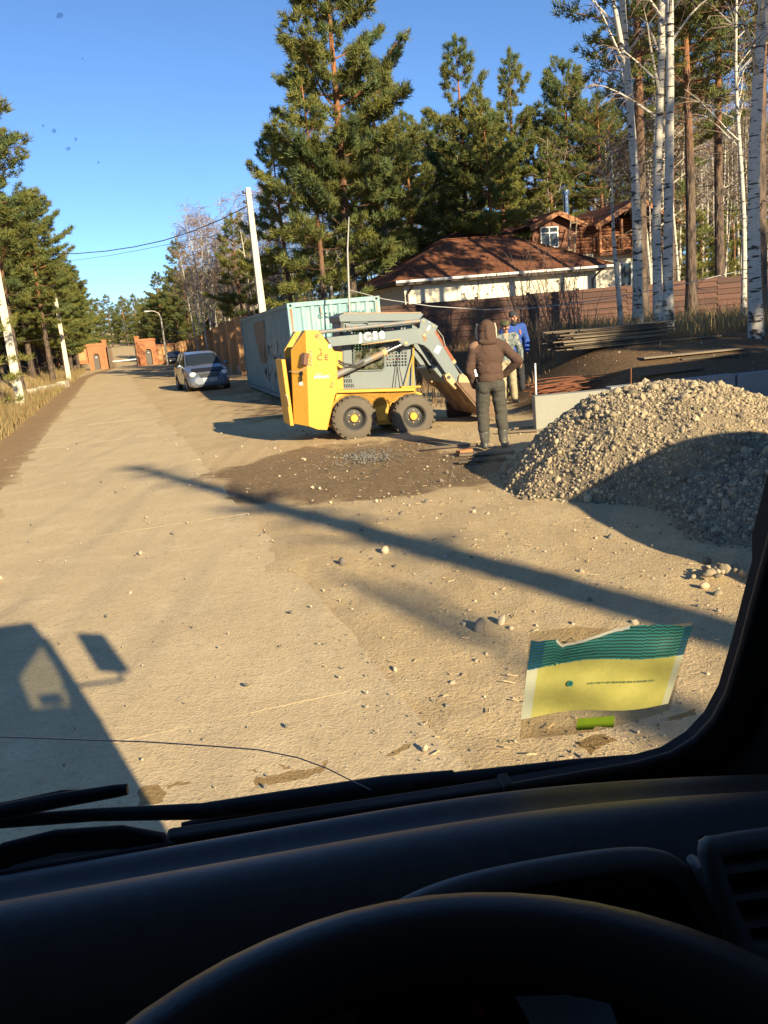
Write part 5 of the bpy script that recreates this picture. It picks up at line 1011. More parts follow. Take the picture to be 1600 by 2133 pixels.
# cab
cab_ = MB()
def perforated(b, x0, x1, z0, z1, nx, nz, y, fr=.62):
    dx, dz = (x1 - x0) / nx, (z1 - z0) / nz
    for i in range(nx + 1): xx = x0 + i * dx; wv = dx * (1 - fr); b.box((xx, y, (z0 + z1) / 2), (wv, .006, z1 - z0))
    for j in range(nz + 1): zz_ = z0 + j * dz; b.box(((x0 + x1) / 2, y + .0035, zz_), (x1 - x0, .004, dz * (1 - fr)))
for yy, s in ((.36, 1), (1.14, -1)):
    plate('cab_side', [(-.13, .865), (1.215, .85), (1.19, 1.22), (-.11, 1.22)], yy, yy + s * .02, LGR, bevel=0)
    plate('cab_side', [(-.11, 1.22), (.06, 1.22), (.06, 2.0), (-.09, 2.0)], yy, yy + s * .02, LGR, bevel=0)
    plate('cab_side', [(1.06, 1.22), (1.19, 1.22), (1.15, 1.60), (1.17, 2.0), (1.06, 2.0)], yy, yy + s * .02, LGR, bevel=0)
    plate('cab_side', [(.06, 1.90), (1.06, 1.90), (1.06, 2.0), (.06, 2.0)], yy, yy + s * .02, LGR, bevel=0)
    b = MB(); perforated(b, .62, 1.06, 1.22, 1.90, 8, 13, yy + s * .01); b.build('side_screen', LGR, ldr)
    b = MB(); perforated(b, .06, .62, 1.22, 1.90, 10, 13, yy + s * .012); b.build('side_screen', LGR, ldr)
def rrect(x0, x1, z0, z1, r, n=5): return arc_(x1 - r, z1 - r, r, 0, 90, n) + arc_(x0 + r, z1 - r, r, 90, 180, n) + arc_(x0 + r, z0 + r, r, 180, 270, n) + arc_(x1 - r, z0 + r, r, 270, 360, n)
pn = plate('side_pane', rrect(.10, .64, 1.17, 1.93, .06), .345, .352, glass('cab_pane', (.62, .62, .52), .05, .1, op=.55, opc=(.42, .40, .30)), bevel=0)
b = MB(); b.tube([(x, .343, z) for x, z in rrect(.10, .64, 1.17, 1.93, .06)], .013, 6, closed=True); b.build('pane_frame', LGR, pn)
rf_ = plate('cab_roof', [(-.13, 2.0), (1.27, 2.0), (1.36, 2.10), (1.34, 2.13), (-.10, 2.135), (-.15, 2.10)], .31, 1.19, LGR, bevel=.012)
plate('roof_edge', [(-.06, 2.131), (1.33, 2.126), (1.33, 2.15), (-.06, 2.155)], .35, 1.15, pm('rusty_roof', (.34, .22, .13), .8, var=.25, scale=6), bevel=0)
b = MB(); b.box((.12, .325, 1.945), (.30, .02, .05)); b.tube([(0, .335, 1.83), (.06, .33, 1.99), (.35, .33, 1.99), (.42, .335, 1.83)], .014, 6); b.build('hatch_rim', LGR, ldr, smooth=40)
plate('cab_back', [(-.12, .9), (-.09, .9), (-.07, 2.0), (-.10, 2.0)], .36, 1.14, LGR, bevel=0)
b = MB(); b.box((-.105, .36, 1.86), (.05, .08, .28), Euler((0, .12, 0))); b.build('cab_grab_bar', LDK, ldr)
b = MB(); b.box((.35, .75, 1.05), (.5, .5, .15)); b.box((.12, .75, 1.35), (.12, .5, .6), Euler((0, -.15, 0))); b.build('driver_seat', LDK, ldr, bevel=.03)
b = MB(); b.box((.88, .45, 1.33), (.10, .06, .05)); b.box((.72, .45, 1.36), (.05, .06, .05)); b.build('lever_knob', pm('red_knob', (.5, .05, .05), .4, var=.1), ldr)
for r in range(3):
    for k in range(4 + r):
        b = MB(); x = -.085 + .030 * k; z = 1.09 - .085 * r; b.box((x + .01, .3585, z), (.014, .006, .062), Euler((0, R_(-12), 0))); b.build('vent_slot', HOLE, ldr)
for (x0, z0, x1, z1, m_, rr) in ((1.13, .86, 1.165, 1.60, YEL, .014), (.98, .86, 1.15, 1.42, YEL, .011), (.80, .86, .88, 1.40, LDK, .008), (.95, .86, .89, 1.25, LDK, .008)): b = MB(); b.cyl((x0, .25, z0), (x1, .30, z1), rr, n=8); b.build('prop_rod', m_, ldr, smooth=40)
b = MB(); b.box((1.07, .22, .87), (.36, .12, .03)); b.build('step_bracket', YEL, ldr, bevel=.005)
# boom arms
boom = [(-.42, 1.745), (.60, 1.822), (1.22, 1.868), (1.245, 2.02), (1.30, 2.045), (1.56, 1.90), (1.50, 1.79), (1.99, 1.0), (1.83, .89), (1.46, 1.41), (1.39, 1.50), (1.30, 1.575), (1.18, 1.61), (1.07, 1.60), (1.01, 1.57), (.96, 1.565), (.90, 1.61), (.82, 1.675), (.20, 1.63), (-.34, 1.594)]
for y0, y1 in ((.11, .20), (1.30, 1.39)):
    bo = plate('boom_arm', boom, y0, y1, LGR, bevel=.008)
    b = MB(); b.cyl((-.52, (y0 + y1) / 2, 1.834), (1.27, (y0 + y1) / 2, 1.995), .034, n=14); b.build('top_link', GRUST, ldr, smooth=40)
    yc = (y0 + y1) / 2 + (.0 if y0 < 1 else 0)
    yl = yc + (.005 if y0 < 1 else -.005)
    b = MB(); b.cyl((-.30, yl, 1.10), (.60, yl, 1.475), .056, n=18); lc = b.build('lift_cylinder', GRUST, ldr, smooth=40)
    b = MB(); b.cyl((.56, yl, 1.458), (.63, yl, 1.487), .064, n=18); b.build('cylinder_collar', TAN, lc, smooth=40); b = MB(); b.cyl((.62, yl, 1.483), (.97, yl, 1.63), .026, n=14); b.build('piston_rod', CHROME, lc, smooth=40)
    for (x, z) in ((1.305, 1.75), (1.29, 1.99), (1.39, 1.965), (1.47, 1.90), (.97, 1.625), (1.35, 1.81)): b = MB(); ye = y0 - .012 if y0 < 1 else y1 + .012; b.cyl((x, ye, z), (x, (y0 + y1) / 2, z), .028 if x in (1.305, .97) else .018, n=12); b.build('pivot_pin', TAN if x != 1.39 else CHROME, bo, smooth=40)
b = MB(); b.tube([(.20, .155, 1.62), (.55, .11, 1.65), (.88, .105, 1.69)], .012, 6); b.build('hydraulic_pipe', TAN, ldr, smooth=40)
b = MB(); b.tube([(-.22, .14, 1.36), (-.12, .09, 1.30), (.08, .085, 1.27), (.22, .09, 1.33)], .018, 8); b.tube([(-.22, .14, 1.32), (-.10, .10, 1.25), (.10, .09, 1.24), (.20, .10, 1.30)], .014, 8); b.build('hydraulic_hose', LDK, ldr, smooth=60)
for k, off in enumerate((0, .03, .06, .09)):
    b = MB(); b.tube([(1.12, .30 + off, 1.60), (1.25 + off, .42, 1.50 - off), (1.42 + off, .5, 1.30 - off), (1.55 + off, .55, 1.08 + off)], .016, 7); b.build('hydraulic_hose', LDK, ldr, smooth=60)
lettering('model_text', 'JC50', .17, (.155, .104, 1.685), (1, 0, .068), (-.068, 0, 1), WHT, ldr, bold=.009, space=1.42, world=False)
b = MB(); b.box((1.545, .106, 1.50), (.09, .004, .13), Euler((0, R_(32), 0))); b.build('white_sticker', PLATEW, ldr); b = MB(); b.ball((1.385, .107, 1.87), (.025, .004, .05), 2, Euler((0, .5, 0))); b.build('white_sticker', PLATEW, ldr)
b = MB(); b.add([(1.27, .106, 1.725), (1.34, .106, 1.72), (1.335, .106, 1.67), (1.315, .106, 1.66), (1.305, .106, 1.635), (1.29, .106, 1.67)], [(0, 1, 2, 3, 4, 5)]); b.build('rust_stain', RUSTY, ldr)
b = MB(); b.cyl((1.78, .2, 1.06), (1.78, 1.3, 1.06), .085, n=16); b.build('cross_tube', LGR, ldr, smooth=40)
plate('cross_plate', [(1.50, 1.16), (1.60, 1.22), (1.80, .98), (1.72, .92)], .22, 1.28, LGR)
for yb in (.42, 1.08):
    b = MB(); b.cyl((1.55, yb, 1.865), (1.945, yb, 1.262), .048, n=18); bc = b.build('bucket_cylinder', RUSTC, ldr, smooth=40); b = MB(); b.cyl((1.92, yb, 1.30), (1.955, yb, 1.245), .052, n=18); b.build('cylinder_collar', TAN, bc, smooth=40); b = MB(); b.cyl((1.94, yb, 1.27), (2.14, yb, 1.02), .019, n=12); b.build('piston_rod', CHROME, bc, smooth=40)
b = MB(); b.tube([(1.63, .36, 1.84), (1.72, .34, 1.72), (1.77, .35, 1.55), (1.70, .37, 1.50)], .009, 6); b.build('hydraulic_hose', pm('pale_hose', (.35, .33, .28), .5, var=.1), ldr, smooth=60)
# quick coupler and bucket
for y0, y1 in ((.08, .24), (1.26, 1.42)):
    plate('coupler_lug', [(1.66, 1.06), (1.74, 1.10), (1.80, 1.02), (1.93, .86), (1.86, .80), (1.70, .96)], y0, y1, TAN, bevel=.008); plate('coupler_plate', [(1.92, 1.04), (1.98, 1.08), (2.20, .92), (2.25, .80), (2.02, .78), (1.90, .90)], y0 - .03, y1, TAN, bevel=.01)
    b = MB(); ye = y0 - .02 if y0 < 1 else y1 + .02; b.cyl((1.735, ye, 1.02), (1.735, (y0 + y1) / 2, 1.02), .03, n=12); b.build('coupler_pin', LDK, ldr, smooth=40)
bkt = [('back_plate', [(1.84, .92), (1.90, .94), (2.40, .36), (2.34, .33)], 0.0, 1.5), ('bottom_plate', [(2.34, .33), (2.40, .365), (2.68, .335), (2.72, .30)], 0.0, 1.5), ('top_plate', [(1.86, .93), (1.89, .89), (2.24, .86), (2.26, .90)], 0.0, 1.5)]
bk_ = None
for nm, poly, y0, y1 in bkt: o = plate('bucket_' + nm, poly, y0, y1, BKT, bevel=.004)
for y0 in (-.015, 1.49): plate('bucket_side', [(1.88, .92), (2.24, .89), (2.50, .66), (2.68, .345), (2.38, .345)], y0, y0 + .024, BKT, bevel=.003)
plate('bucket_rib', [(2.02, .80), (2.10, .84), (2.20, .66), (2.10, .58)], .16, .26, BKT)
# ------------------------------------------------------------------ unseen cabin-shaped block, added to shade the footing
sc_ = thing('cabin_shade_block', 'added unseen cabin-shaped block right of view, shading the footing', 'cabin', (6.9, 8.4, 0), R_(10))
b = MB(); b.box((2.6, 1.1, 1.34), (5.0, 2.2, 2.5)); b.build('wall', TEAL, sc_); b = MB(); b.box((2.6, 1.1, 2.63), (5.2, 2.4, .08)); b.build('roof', LDK, sc_); b = MB(); b.box((1.2, -.02, 1.1), (.85, .04, 2.0)); b.build('door', LGR, sc_); b = MB(); b.box((3.4, -.02, 1.5), (1.1, .04, .8)); b.build('window', PANE, sc_)
# ------------------------------------------------------------------ gravel heap
def pile_h(x, y):
    d1 = np.hypot(x - 3.3, y - 9.3) / 1.92; d2 = np.hypot(x - 4.65, y - 6.95) / 2.15; w_ = .22 * (fbm(x * 1.4, y * 1.4, 3, 71) - .5)
    a = .95 * (1 - .30 * sst(3.3, 5.4, x)) * np.clip(1 - np.clip(d1 + w_ * d1, 0, 2) ** 2.5, -1, 1); b_ = .62 * np.clip(1 - np.clip(d2 + w_ * d2, 0, 2) ** 2.5, -1, 1)
    return np.maximum(a, b_) + .10 * (fbm(x * 2.5, y * 2.5, 3, 72) - .5)
PST = [pm('pile_stone_%d' % k, c_, .85, var=.3, scale=6, bump=.25, bscale=50) for k, c_ in enumerate(((.36, .285, .175), (.28, .225, .145), (.44, .35, .22), (.16, .13, .09)))]; GRIT = pm('pile_grit', (.24, .185, .115), .95, var=.35, scale=14, bump=1.0, bscale=45)
gp = thing('gravel_heap', 'large sunlit heap of grey-brown river gravel at the right', 'gravel heap', (3.5, 9.0, 0))
gx = np.linspace(1.0, 7.0, 120); gy = np.linspace(4.6, 11.6, 130); GX, GY = np.meshgrid(gx, gy); GZ = pile_h(GX, GY); hgd = H(GX, GY); GZ = np.where(GZ < -.02, -.12, GZ) + hgd * .9
b = MB(); b.grid([[(float(GX[i, j]), float(GY[i, j]), float(GZ[i, j])) for j in range(120)] for i in range(130)]); b.build('mound', GRIT, gp, smooth=70, world=True)
g = random.Random(42); smalls = MB(); bigs = []
rg_ = np.random.default_rng(42); N_ = 90000; XX = rg_.uniform(1.1, 5.6, N_); YY = rg_.uniform(5.2, 10.9, N_); HH = pile_h(XX, YY); GG = H(XX, YY)
ok = (XX < .62 * YY + .4) & (HH > -.10 + rg_.random(N_) * .12); XX, YY, HH, GG = XX[ok][:27000], YY[ok][:27000], HH[ok][:27000], GG[ok][:27000]
for x, y, h, gz_ in zip(XX.tolist(), YY.tolist(), HH.tolist(), GG.tolist()):
    r = min(.0088 * math.exp(g.gauss(.15, .5)), .055); z = h + gz_ * .9 if h >= 0 else gz_
    if r > .0235 and len(bigs) < 290: bigs.append((x, y, z, r)); continue
    rock(smalls, (x, y, z + r * .3), r, g, 1, g.choice((0, 0, 1, 1, 2, 3)), .8)
smalls.build('small_stones', PST, gp, smooth=None, world=True, kind='stuff')
rk = []
for k in range(12): q = MB(); rock(q, (0, 0, 0), 1.0, random.Random(100 + k), 2, 0, .8); rk.append(q.mesh('stone', PST[k % 4], 65))
for (x, y, z, r) in bigs:
    o = bpy.data.objects.new('stone', g.choice(rk)); COL.objects.link(o); o.parent = gp; o.location = (x - 3.5, y - 9.0, z + r * .4); o.scale = (r, r, r); o.rotation_euler = (g.uniform(0, 6), g.uniform(0, 6), g.uniform(0, 6))
# small spill of cobbles
sp3 = thing('cobble_spill', 'small spill of pale cobbles in the shade near the pillar', 'stones', (2.2, 5.35, 0))
for k in range(34):
    r = g.uniform(.015, .040); a = g.uniform(0, 6.28); d = abs(g.gauss(0, .17)); o = bpy.data.objects.new('stone', g.choice(rk)); COL.objects.link(o); o.parent = sp3; xx, yy = d * math.cos(a) * 1.2, d * math.sin(a); o.location = (xx, yy, hz(2.2 + xx, 5.35 + yy) + r * .4 + max(0, .07 - d * .3)); o.scale = (r, r, r * .8); o.rotation_euler = (g.uniform(0, .6), g.uniform(0, .6), g.uniform(0, 6))
# unseen heap added nearer the sun, shaped to cast rounded shade on the gravel
h2 = MB(); rows = []
for i in range(25):
    rr = 2.35 * i / 24; row = []
    for j in range(48):
        a = 2 * math.pi * j / 48; x, y = 5.2 + rr * math.cos(a), 3.88 + rr * math.sin(a); row.append((x, y, 2.08 * (1 - (i / 24) ** 2.4) + .08 * (float(fbm(x * 2, y * 2, 3, 8)) - .5) - (.1 if i == 24 else 0)))
    rows.append(row)
h2.grid(rows, closed=True); o = thing('shade_heap', 'added unseen heap right of view, casting rounded shade on the gravel', 'added heap', (5.2, 3.88, 0)); h2.build('mound', SOIL, o, smooth=80, world=True)
# grey crushed stone spilled beside the rear wheel
cr_ = MB(); q = gnd(765, 952)
for k in range(700):
    a = g.uniform(0, 6.28); d = abs(g.gauss(0, .3)); x = q.x + d * math.cos(a) * 1.1; y = q.y + d * math.sin(a) * 1.6; r = g.uniform(.006, .016); rock(cr_, (x, y, hz(x, y) + r * .2 + .01), r, g, 1, 0 if g.random() < .5 else 1)
cr_.build('crushed_stone', [pm('crushed_grey', (.19, .18, .155), .9, var=.3, scale=9), pm('crushed_dark', (.11, .105, .095), .9, var=.3, scale=9)], None, smooth=50, kind='stuff', label='patch of grey crushed stone on the mud below the loader')
# ------------------------------------------------------------------ people
SKIN = pm('skin', (.46, .22, .13), .6, var=.1, scale=8); HAIRD = pm('dark_hair', (.04, .03, .025), .8, var=.2); EYED = pm('eye_dark', (.02, .016, .014), .3, var=.05)
def chain(b, pts, rad):
    for i in range(len(pts) - 1): b.capsule(pts[i], pts[i + 1], rad[i], rad[i + 1], 12)
def hand(b, wrist, d, palm_n, thumb_side, curl=.5, size=1.0):
    d = Vector(d).normalized(); pn_ = Vector(palm_n); pn_ = (pn_ - d * pn_.dot(d)).normalized(); sd = d.cross(pn_).normalized() * thumb_side; w_ = Vector(wrist); c = w_ + d * .05 * size
    for k in range(4): b.capsule(w_ + sd * (.024 - .016 * k) * .6, w_ + d * .085 * size + sd * (.030 - .020 * k), .016, .0135, 8)
    for k, l in enumerate((.068, .078, .072, .056)):
        p = w_ + d * .085 * size + sd * (.030 - .020 * k); e1 = (d + pn_ * curl * .6).normalized(); e2 = (d + pn_ * curl * 1.8).normalized(); q = p + e1 * l * .5 * size; r = q + e2 * l * .5 * size; b.capsule(p, q, .0098, .009, 8); b.capsule(q, r, .009, .0078, 8)
    p = w_ + d * .025 * size + sd * .026; q = p + (d * .7 + sd * .8 + pn_ * .3).normalized() * .042 * size; r = q + (d * .9 + sd * .25 + pn_ * .4).normalized() * .034 * size; b.capsule(p, q, .014, .011, 8); b.capsule(q, r, .011, .009, 8)
def head(b, c, f, tilt=0.):
    """c centre of head, f facing direction (unit, horizontal)"""
    c = Vector(c); f = Vector(f); s = Vector((-f.y, f.x, 0)); u = Vector((0, 0, 1)); M = Matrix((s, f, u)).transposed()
    def e(x, y, z, r, rot=None): b.ball(c + M @ Vector((x, y, z)), r if not isinstance(r, tuple) else r, 2, M if isinstance(r, tuple) else None)
    e(0, -.012, .03, (.075, .094, .09)); e(0, .012, -.035, (.06, .075, .08)); e(0, .055, -.085, (.034, .03, .026)); e(0, .082, .035, (.05, .014, .012))
    b.capsule(c + M @ Vector((0, .088, .025)), c + M @ Vector((0, .112, -.018)), .009, .014, 8); e(0, .085, -.055, (.025, .013, .008)); e(0, .083, -.068, (.022, .013, .008))
    for q in (-1, 1): e(q * .078, -.005, -.005, (.011, .022, .032)); e(q * .042, .062, -.02, (.022, .022, .022))
def displaced(me, amp, f=12., seed=0):
    n = len(me.vertices); co = np.empty(n * 3); me.vertices.foreach_get('co', co); no = np.empty(n * 3); me.vertex_normals.foreach_get('vector', no) if hasattr(me, 'vertex_normals') else me.vertices.foreach_get('normal', no); co = co.reshape(-1, 3); no = no.reshape(-1, 3)
    d = fbm(co[:, 0] * f * .7 + co[:, 2] * f * .5, co[:, 2] * f + co[:, 1] * f * .6, 3, seed) - .5 + .8 * (np.abs(fbm(co[:, 0] * f * .4 + co[:, 1] * f * .5, co[:, 2] * f * 1.6, 2, seed + 7) - .5)); co = co + no * d[:, None] * amp * 2; me.vertices.foreach_set('co', co.reshape(-1)); me.update(); return me
def cloth(name, b, mat, parent, vox=.013, amp=.012, f=12., it=4, seed=1):
    me = remeshed(b, vox, it); displaced(me, amp, f, seed); me.materials.append(mat); me.name = name; return obj(name, me, parent)
def body_mesh(J, f, parent, hands):
    b = MB(); head(b, J['head'], f); chain(b, [J['neck'], J['head']], [.058, .05]); chain(b, [J['pelvis'], J['chest'], J['neck']], [.115, .12, .06]); chain(b, [J['chest'] + Vector((0, 0, .08)), J['shL']], [.08, .055]); chain(b, [J['chest'] + Vector((0, 0, .08)), J['shR']], [.08, .055])
    for q in 'LR':
        chain(b, [J['sh' + q], J['el' + q], J['wr' + q]], [.052, .04, .028]); chain(b, [J['hip' + q], J['kn' + q], J['an' + q]], [.08, .055, .04]); ft = J['an' + q] + J['toe' + q]; b.capsule(J['an' + q] - Vector((0, 0, .04)), ft, .04, .03, 10)
        d, pn_, ts, curl = hands[q]; hand(b, J['wr' + q], d, pn_, ts, curl)
    me = remeshed(b, .0075, 2); me.materials.append(SKIN); me.name = 'body'; return obj('body', me, parent)
def V3(*a): return Vector(a)
# --- man in the brown hoodie, seen from behind
m1 = gnd(1030, 938); z1 = hz(m1.x, m1.y)
p1 = thing('person', 'man in brown hoodie, dark trousers and rubber boots, back turned, one hand on hip', 'person', (m1.x - .0, m1.y, z1 + .015), R_(-4), 'people by the loader')
J = dict(pelvis=V3(0, 0, .96), chest=V3(.01, .01, 1.28), neck=V3(.0, .03, 1.51), head=V3(-.005, .055, 1.645), shL=V3(-.20, .0, 1.405), shR=V3(.205, 0, 1.405), elL=V3(-.275, .0, 1.12), wrL=V3(-.215, .13, .90), elR=V3(.40, -.09, 1.20), wrR=V3(.215, .05, 1.03), hipL=V3(-.10, 0, .92), hipR=V3(.10, 0, .92), knL=V3(-.125, .03, .50), knR=V3(.125, .02, .50), anL=V3(-.125, -.01, .10), anR=V3(.135, -.03, .10), toeL=V3(-.03, .16, -.06), toeR=V3(.05, .16, -.06))
body_mesh(J, (-.1, .995, 0), p1, dict(L=(V3(.4, .6, -.6), V3(1, -.3, 0), 1, .8), R=(V3(-.6, .5, -.5), V3(-.3, -.6, -.6), 1, .7)))
HOOD = pm('brown_fleece', (.085, .048, .033), .95, var=.2, scale=5, bump=.5, bscale=90, fine=.2); TRS = pm('grey_green_trousers', (.062, .057, .044), .9, var=.22, scale=4, bump=.4, bscale=60); RUB = pm('rubber_boot', (.085, .085, .075), .4, var=.25, scale=6, col2=(.20, .17, .12), c2=(.52, .66)); LINING = pm('pale_lining', (.55, .46, .34), .9, var=.1); SHP = pm('shoulder_patch', (.21, .12, .075), .8, var=.15)
b = MB(); b.ball((.0, .005, 1.30), (.215, .145, .20), 3); b.ball((.0, .0, 1.12), (.185, .14, .17), 3); b.ball((.0, -.01, .99), (.185, .145, .085), 3); b.ball((0, .0, 1.42), (.15, .105, .10), 3)
for q, s in (('L', -1), ('R', 1)): chain(b, [V3(s * .05, 0, 1.49), J['sh' + q] + V3(0, 0, .01)], [.075, .07]); chain(b, [V3(s * .13, 0, 1.38), J['sh' + q], J['el' + q], J['wr' + q]], [.088, .078, .064, .048])
hd = cloth('hoodie', b, HOOD, p1, .013, .011, 13, 4, 2)
b = MB(); b.ball((-.003, .03, 1.665), (.120, .135, .135), 3); b.ball((-.003, -.02, 1.72), (.085, .09, .075), 3); b.ball((0, -.02, 1.57), (.125, .105, .10), 3); b.ball((0, -.05, 1.50), (.135, .085, .065), 3); b.capsule((0, -.075, 1.74), (0, -.11, 1.56), .035, .04, 10); hoodo = cloth('hood', b, HOOD, hd, .012, .013, 9, 2, 5)
b = MB(); b.tube([(-.118, .09, 1.74), (-.138, .115, 1.66), (-.135, .115, 1.57), (-.10, .10, 1.47), (-.06, .1, 1.43)], [.012, .017, .017, .018, .012], 8); b.tube([(.118, .09, 1.74), (.136, .115, 1.66), (.132, .115, 1.57), (.10, .10, 1.48)], [.01, .013, .014, .01], 8); b.build('hood_lining', LINING, hd, smooth=60)
b = MB(); b.ball((-.195, -.035, 1.455), (.085, .06, .055), 2, Euler((0, -.5, 0))); b.build('shoulder_patch', SHP, hd, smooth=80)
g = random.Random(8); b = MB()
for k in range(20): x = g.uniform(-.13, .13); z = g.uniform(1.02, 1.74); yy = -.155 + .02 * abs(x) / .15 - (0 if z < 1.48 else -.04); b.ball((x, yy + .008, z), (g.uniform(.002, .006), .012, g.uniform(.002, .007)), 1)
b.build('lint_flecks', LINING, hd)
b = MB(); b.ball((0, 0, .93), (.175, .135, .115), 3); b.ball((-.09, -.035, .87), (.10, .10, .11), 2); b.ball((.09, -.035, .87), (.10, .10, .11), 2)
for q in 'LR': chain(b, [J['hip' + q] - V3(0, 0, .03), J['kn' + q], J['an' + q] + V3(0, 0, .19)], [.105, .088, .080])
tr_ = cloth('trousers', b, TRS, p1, .013, .014, 12, 4, 4)
for q in 'LR':
    b = MB(); a = J['an' + q]; chain(b, [a + V3(0, 0, .14), a + V3(0, 0, .02)], [.078, .064]); b.capsule(a + V3(0, -.025, -.055), a + J['toe' + q] + V3(0, .0, .005), .046, .042, 12); cloth('boot', b, RUB, p1, .011, .004, 14, 3, 3)
# --- man in camouflage, facing the camera
def camo_mat():
    m = bpy.data.materials.new('camouflage'); m.use_nodes = True; nt = m.node_tree; N = nt.nodes; L = nt.links; bs_ = N['Principled BSDF']; bs_.inputs['Roughness'].default_value = .9
    tc = N.new('ShaderNodeTexCoord'); n = N.new('ShaderNodeTexNoise'); n.inputs['Scale'].default_value = 11; n.inputs['Detail'].default_value = 2; L.new(tc.outputs['Object'], n.inputs[0]); r = N.new('ShaderNodeValToRGB'); r.color_ramp.interpolation = 'CONSTANT'; e = r.color_ramp.elements; e[0].color = (.06, .075, .07, 1); e[1].position = .44; e[1].color = (.19, .21, .20, 1)
    x = e.new(.52); x.color = (.11, .14, .14, 1); x = e.new(.58); x.color = (.28, .29, .25, 1); L.new(n.outputs[0], r.inputs[0]); L.new(r.outputs[0], bs_.inputs['Base Color']); return m
CAMO = camo_mat(); CAPM = pm('camo_cap', (.13, .125, .055), .9, var=.3, scale=16, col2=(.045, .05, .025), c2=(.45, .55)); SAND = pm('sand_trousers', (.34, .29, .18), .9, var=.15, scale=5); BOOTD = pm('dark_boot', (.03, .03, .032), .6, var=.2)
def facing_man(loc, rz, lab, skin_head, jacket_mat, trouser_mat, arms, hgt=1.0):
    t = thing('person', lab, 'person', loc, rz, 'people by the loader'); t.scale = (hgt, hgt, hgt)
    J = dict(pelvis=V3(0, 0, .95), chest=V3(0, -.01, 1.27), neck=V3(0, -.02, 1.49), head=V3(.0, -.045, 1.615), shL=V3(-.205, 0, 1.41), shR=V3(.205, 0, 1.41), hipL=V3(-.095, 0, .91), hipR=V3(.095, 0, .91), knL=V3(-.11, -.03, .50), knR=V3(.115, -.02, .50), anL=V3(-.12, 0, .09), anR=V3(.13, 0, .09), toeL=V3(-.04, -.16, -.05), toeR=V3(.05, -.16, -.05)); J.update(arms)
    body_mesh(J, (0, -1, 0), t, dict(L=(arms['hdL'], V3(.9, .3, 0), 1, .6), R=(arms['hdR'], V3(-.9, .3, 0), -1, .6)))
    b = MB(); b.ball((0, 0, 1.28), (.205, .135, .19), 3); b.ball((0, 0, 1.10), (.18, .13, .17), 3); b.ball((0, 0, .95), (.185, .14, .10), 3); b.ball((0, .0, 1.405), (.16, .10, .09), 3)
    for q, s in (('L', -1), ('R', 1)): chain(b, [V3(s * .13, 0, 1.40), J['sh' + q], J['el' + q], J['wr' + q]], [.085, .085, .068, .05])
    jk = cloth('jacket', b, jacket_mat, t, .013, .011, 13, 4, 3)
    b = MB(); b.ball((0, 0, .92), (.165, .125, .10), 3)
    for q in 'LR': chain(b, [J['hip' + q] - V3(0, 0, .03), J['kn' + q], J['an' + q] + V3(0, 0, .05)], [.10, .078, .068])
    cloth('trousers', b, trouser_mat, t, .013, .013, 12, 4, 4)
    for q in 'LR': b = MB(); a = J['an' + q]; chain(b, [a + V3(0, 0, .06), a], [.058, .052]); b.capsule(a + V3(0, .03, -.045), a + J['toe' + q], .044, .04, 12); cloth('boot', b, BOOTD, t, .011, .003, 14, 3, 3)
    hc = J['head']
    for s in (-1, 1): b = MB(); b.ball(hc + V3(s * .030, -.083, .012), (.011, .007, .006), 1); b.build('eye', EYED, t, smooth=80); b = MB(); b.box(hc + V3(s * .030, -.092, .034), (.035, .01, .008)); b.build('eyebrow', HAIRD, t)
    return t, J, jk
x2, y2 = 2.98, 17.7
t2, J2, jk2 = facing_man((at_px(1063, y2) - .13, y2, hz(2.9, y2)), R_(6), 'moustached man in camouflage jacket and cap facing the loader', None, CAMO, SAND, dict(elL=V3(-.30, .02, 1.13), wrL=V3(-.26, -.10, .90), elR=V3(.32, .06, 1.13), wrR=V3(.30, -.04, .88), hdL=V3(.1, -.4, -.9), hdR=V3(0, -.3, -1)), .985)
hc = J2['head']; b = MB(); b.tube([hc + V3(-.036, -.098, -.052), hc + V3(-.015, -.112, -.040), hc + V3(.015, -.112, -.040), hc + V3(.036, -.098, -.052)], [.006, .011, .011, .006], 8); b.build('moustache', HAIRD, t2, smooth=60)
b = MB(); b.lathe([(.098, .03), (.102, .06), (.098, .115), (.085, .13), (0, .135)], hc + V3(0, .012, 0), (0, 0, 1), 20); b.box(hc + V3(0, -.125, .045), (.13, .09, .010), Euler((.25, 0, 0))); b.build('cap', CAPM, t2, smooth=40)
b = MB(); b.add([hc + V3(-.05, -.06, -.13), hc + V3(.05, -.06, -.13), hc + V3(0, -.102, -.33)], [(0, 1, 2)]); b.add([hc + V3(-.052, -.052, -.12), hc + V3(0, -.098, -.335), hc + V3(-.075, -.085, -.30), hc + V3(-.09, -.03, -.16)], [(0, 1, 2, 3)], 1); b.add([hc + V3(.052, -.052, -.12), hc + V3(.09, -.03, -.16), hc + V3(.075, -.085, -.30), hc + V3(0, -.098, -.335)], [(0, 1, 2, 3)], 1); b.build('open_collar', [SKIN, CAMO], jk2)
y3 = 18.7; x3 = at_px(1084, y3) - .17
BLUE = pm('blue_workwear', (.028, .075, .30), .8, var=.15, scale=5, bump=.3, bscale=60); BEAN = pm('charcoal_beanie', (.035, .037, .042), .95, var=.2, bump=.4, bscale=80); DTR = pm('dark_trousers', (.03, .032, .038), .9, var=.2)
t3, J3, jk3 = facing_man((x3, y3, hz(x3, y3)), R_(10), 'man in bright blue work jacket and charcoal beanie behind the camouflaged man', None, BLUE, DTR, dict(elL=V3(-.29, .06, 1.13), wrL=V3(-.26, .0, .90), elR=V3(.31, .08, 1.13), wrR=V3(.27, -.03, .89), hdL=V3(0, -.3, -1), hdR=V3(.1, -.3, -1)), 1.02)
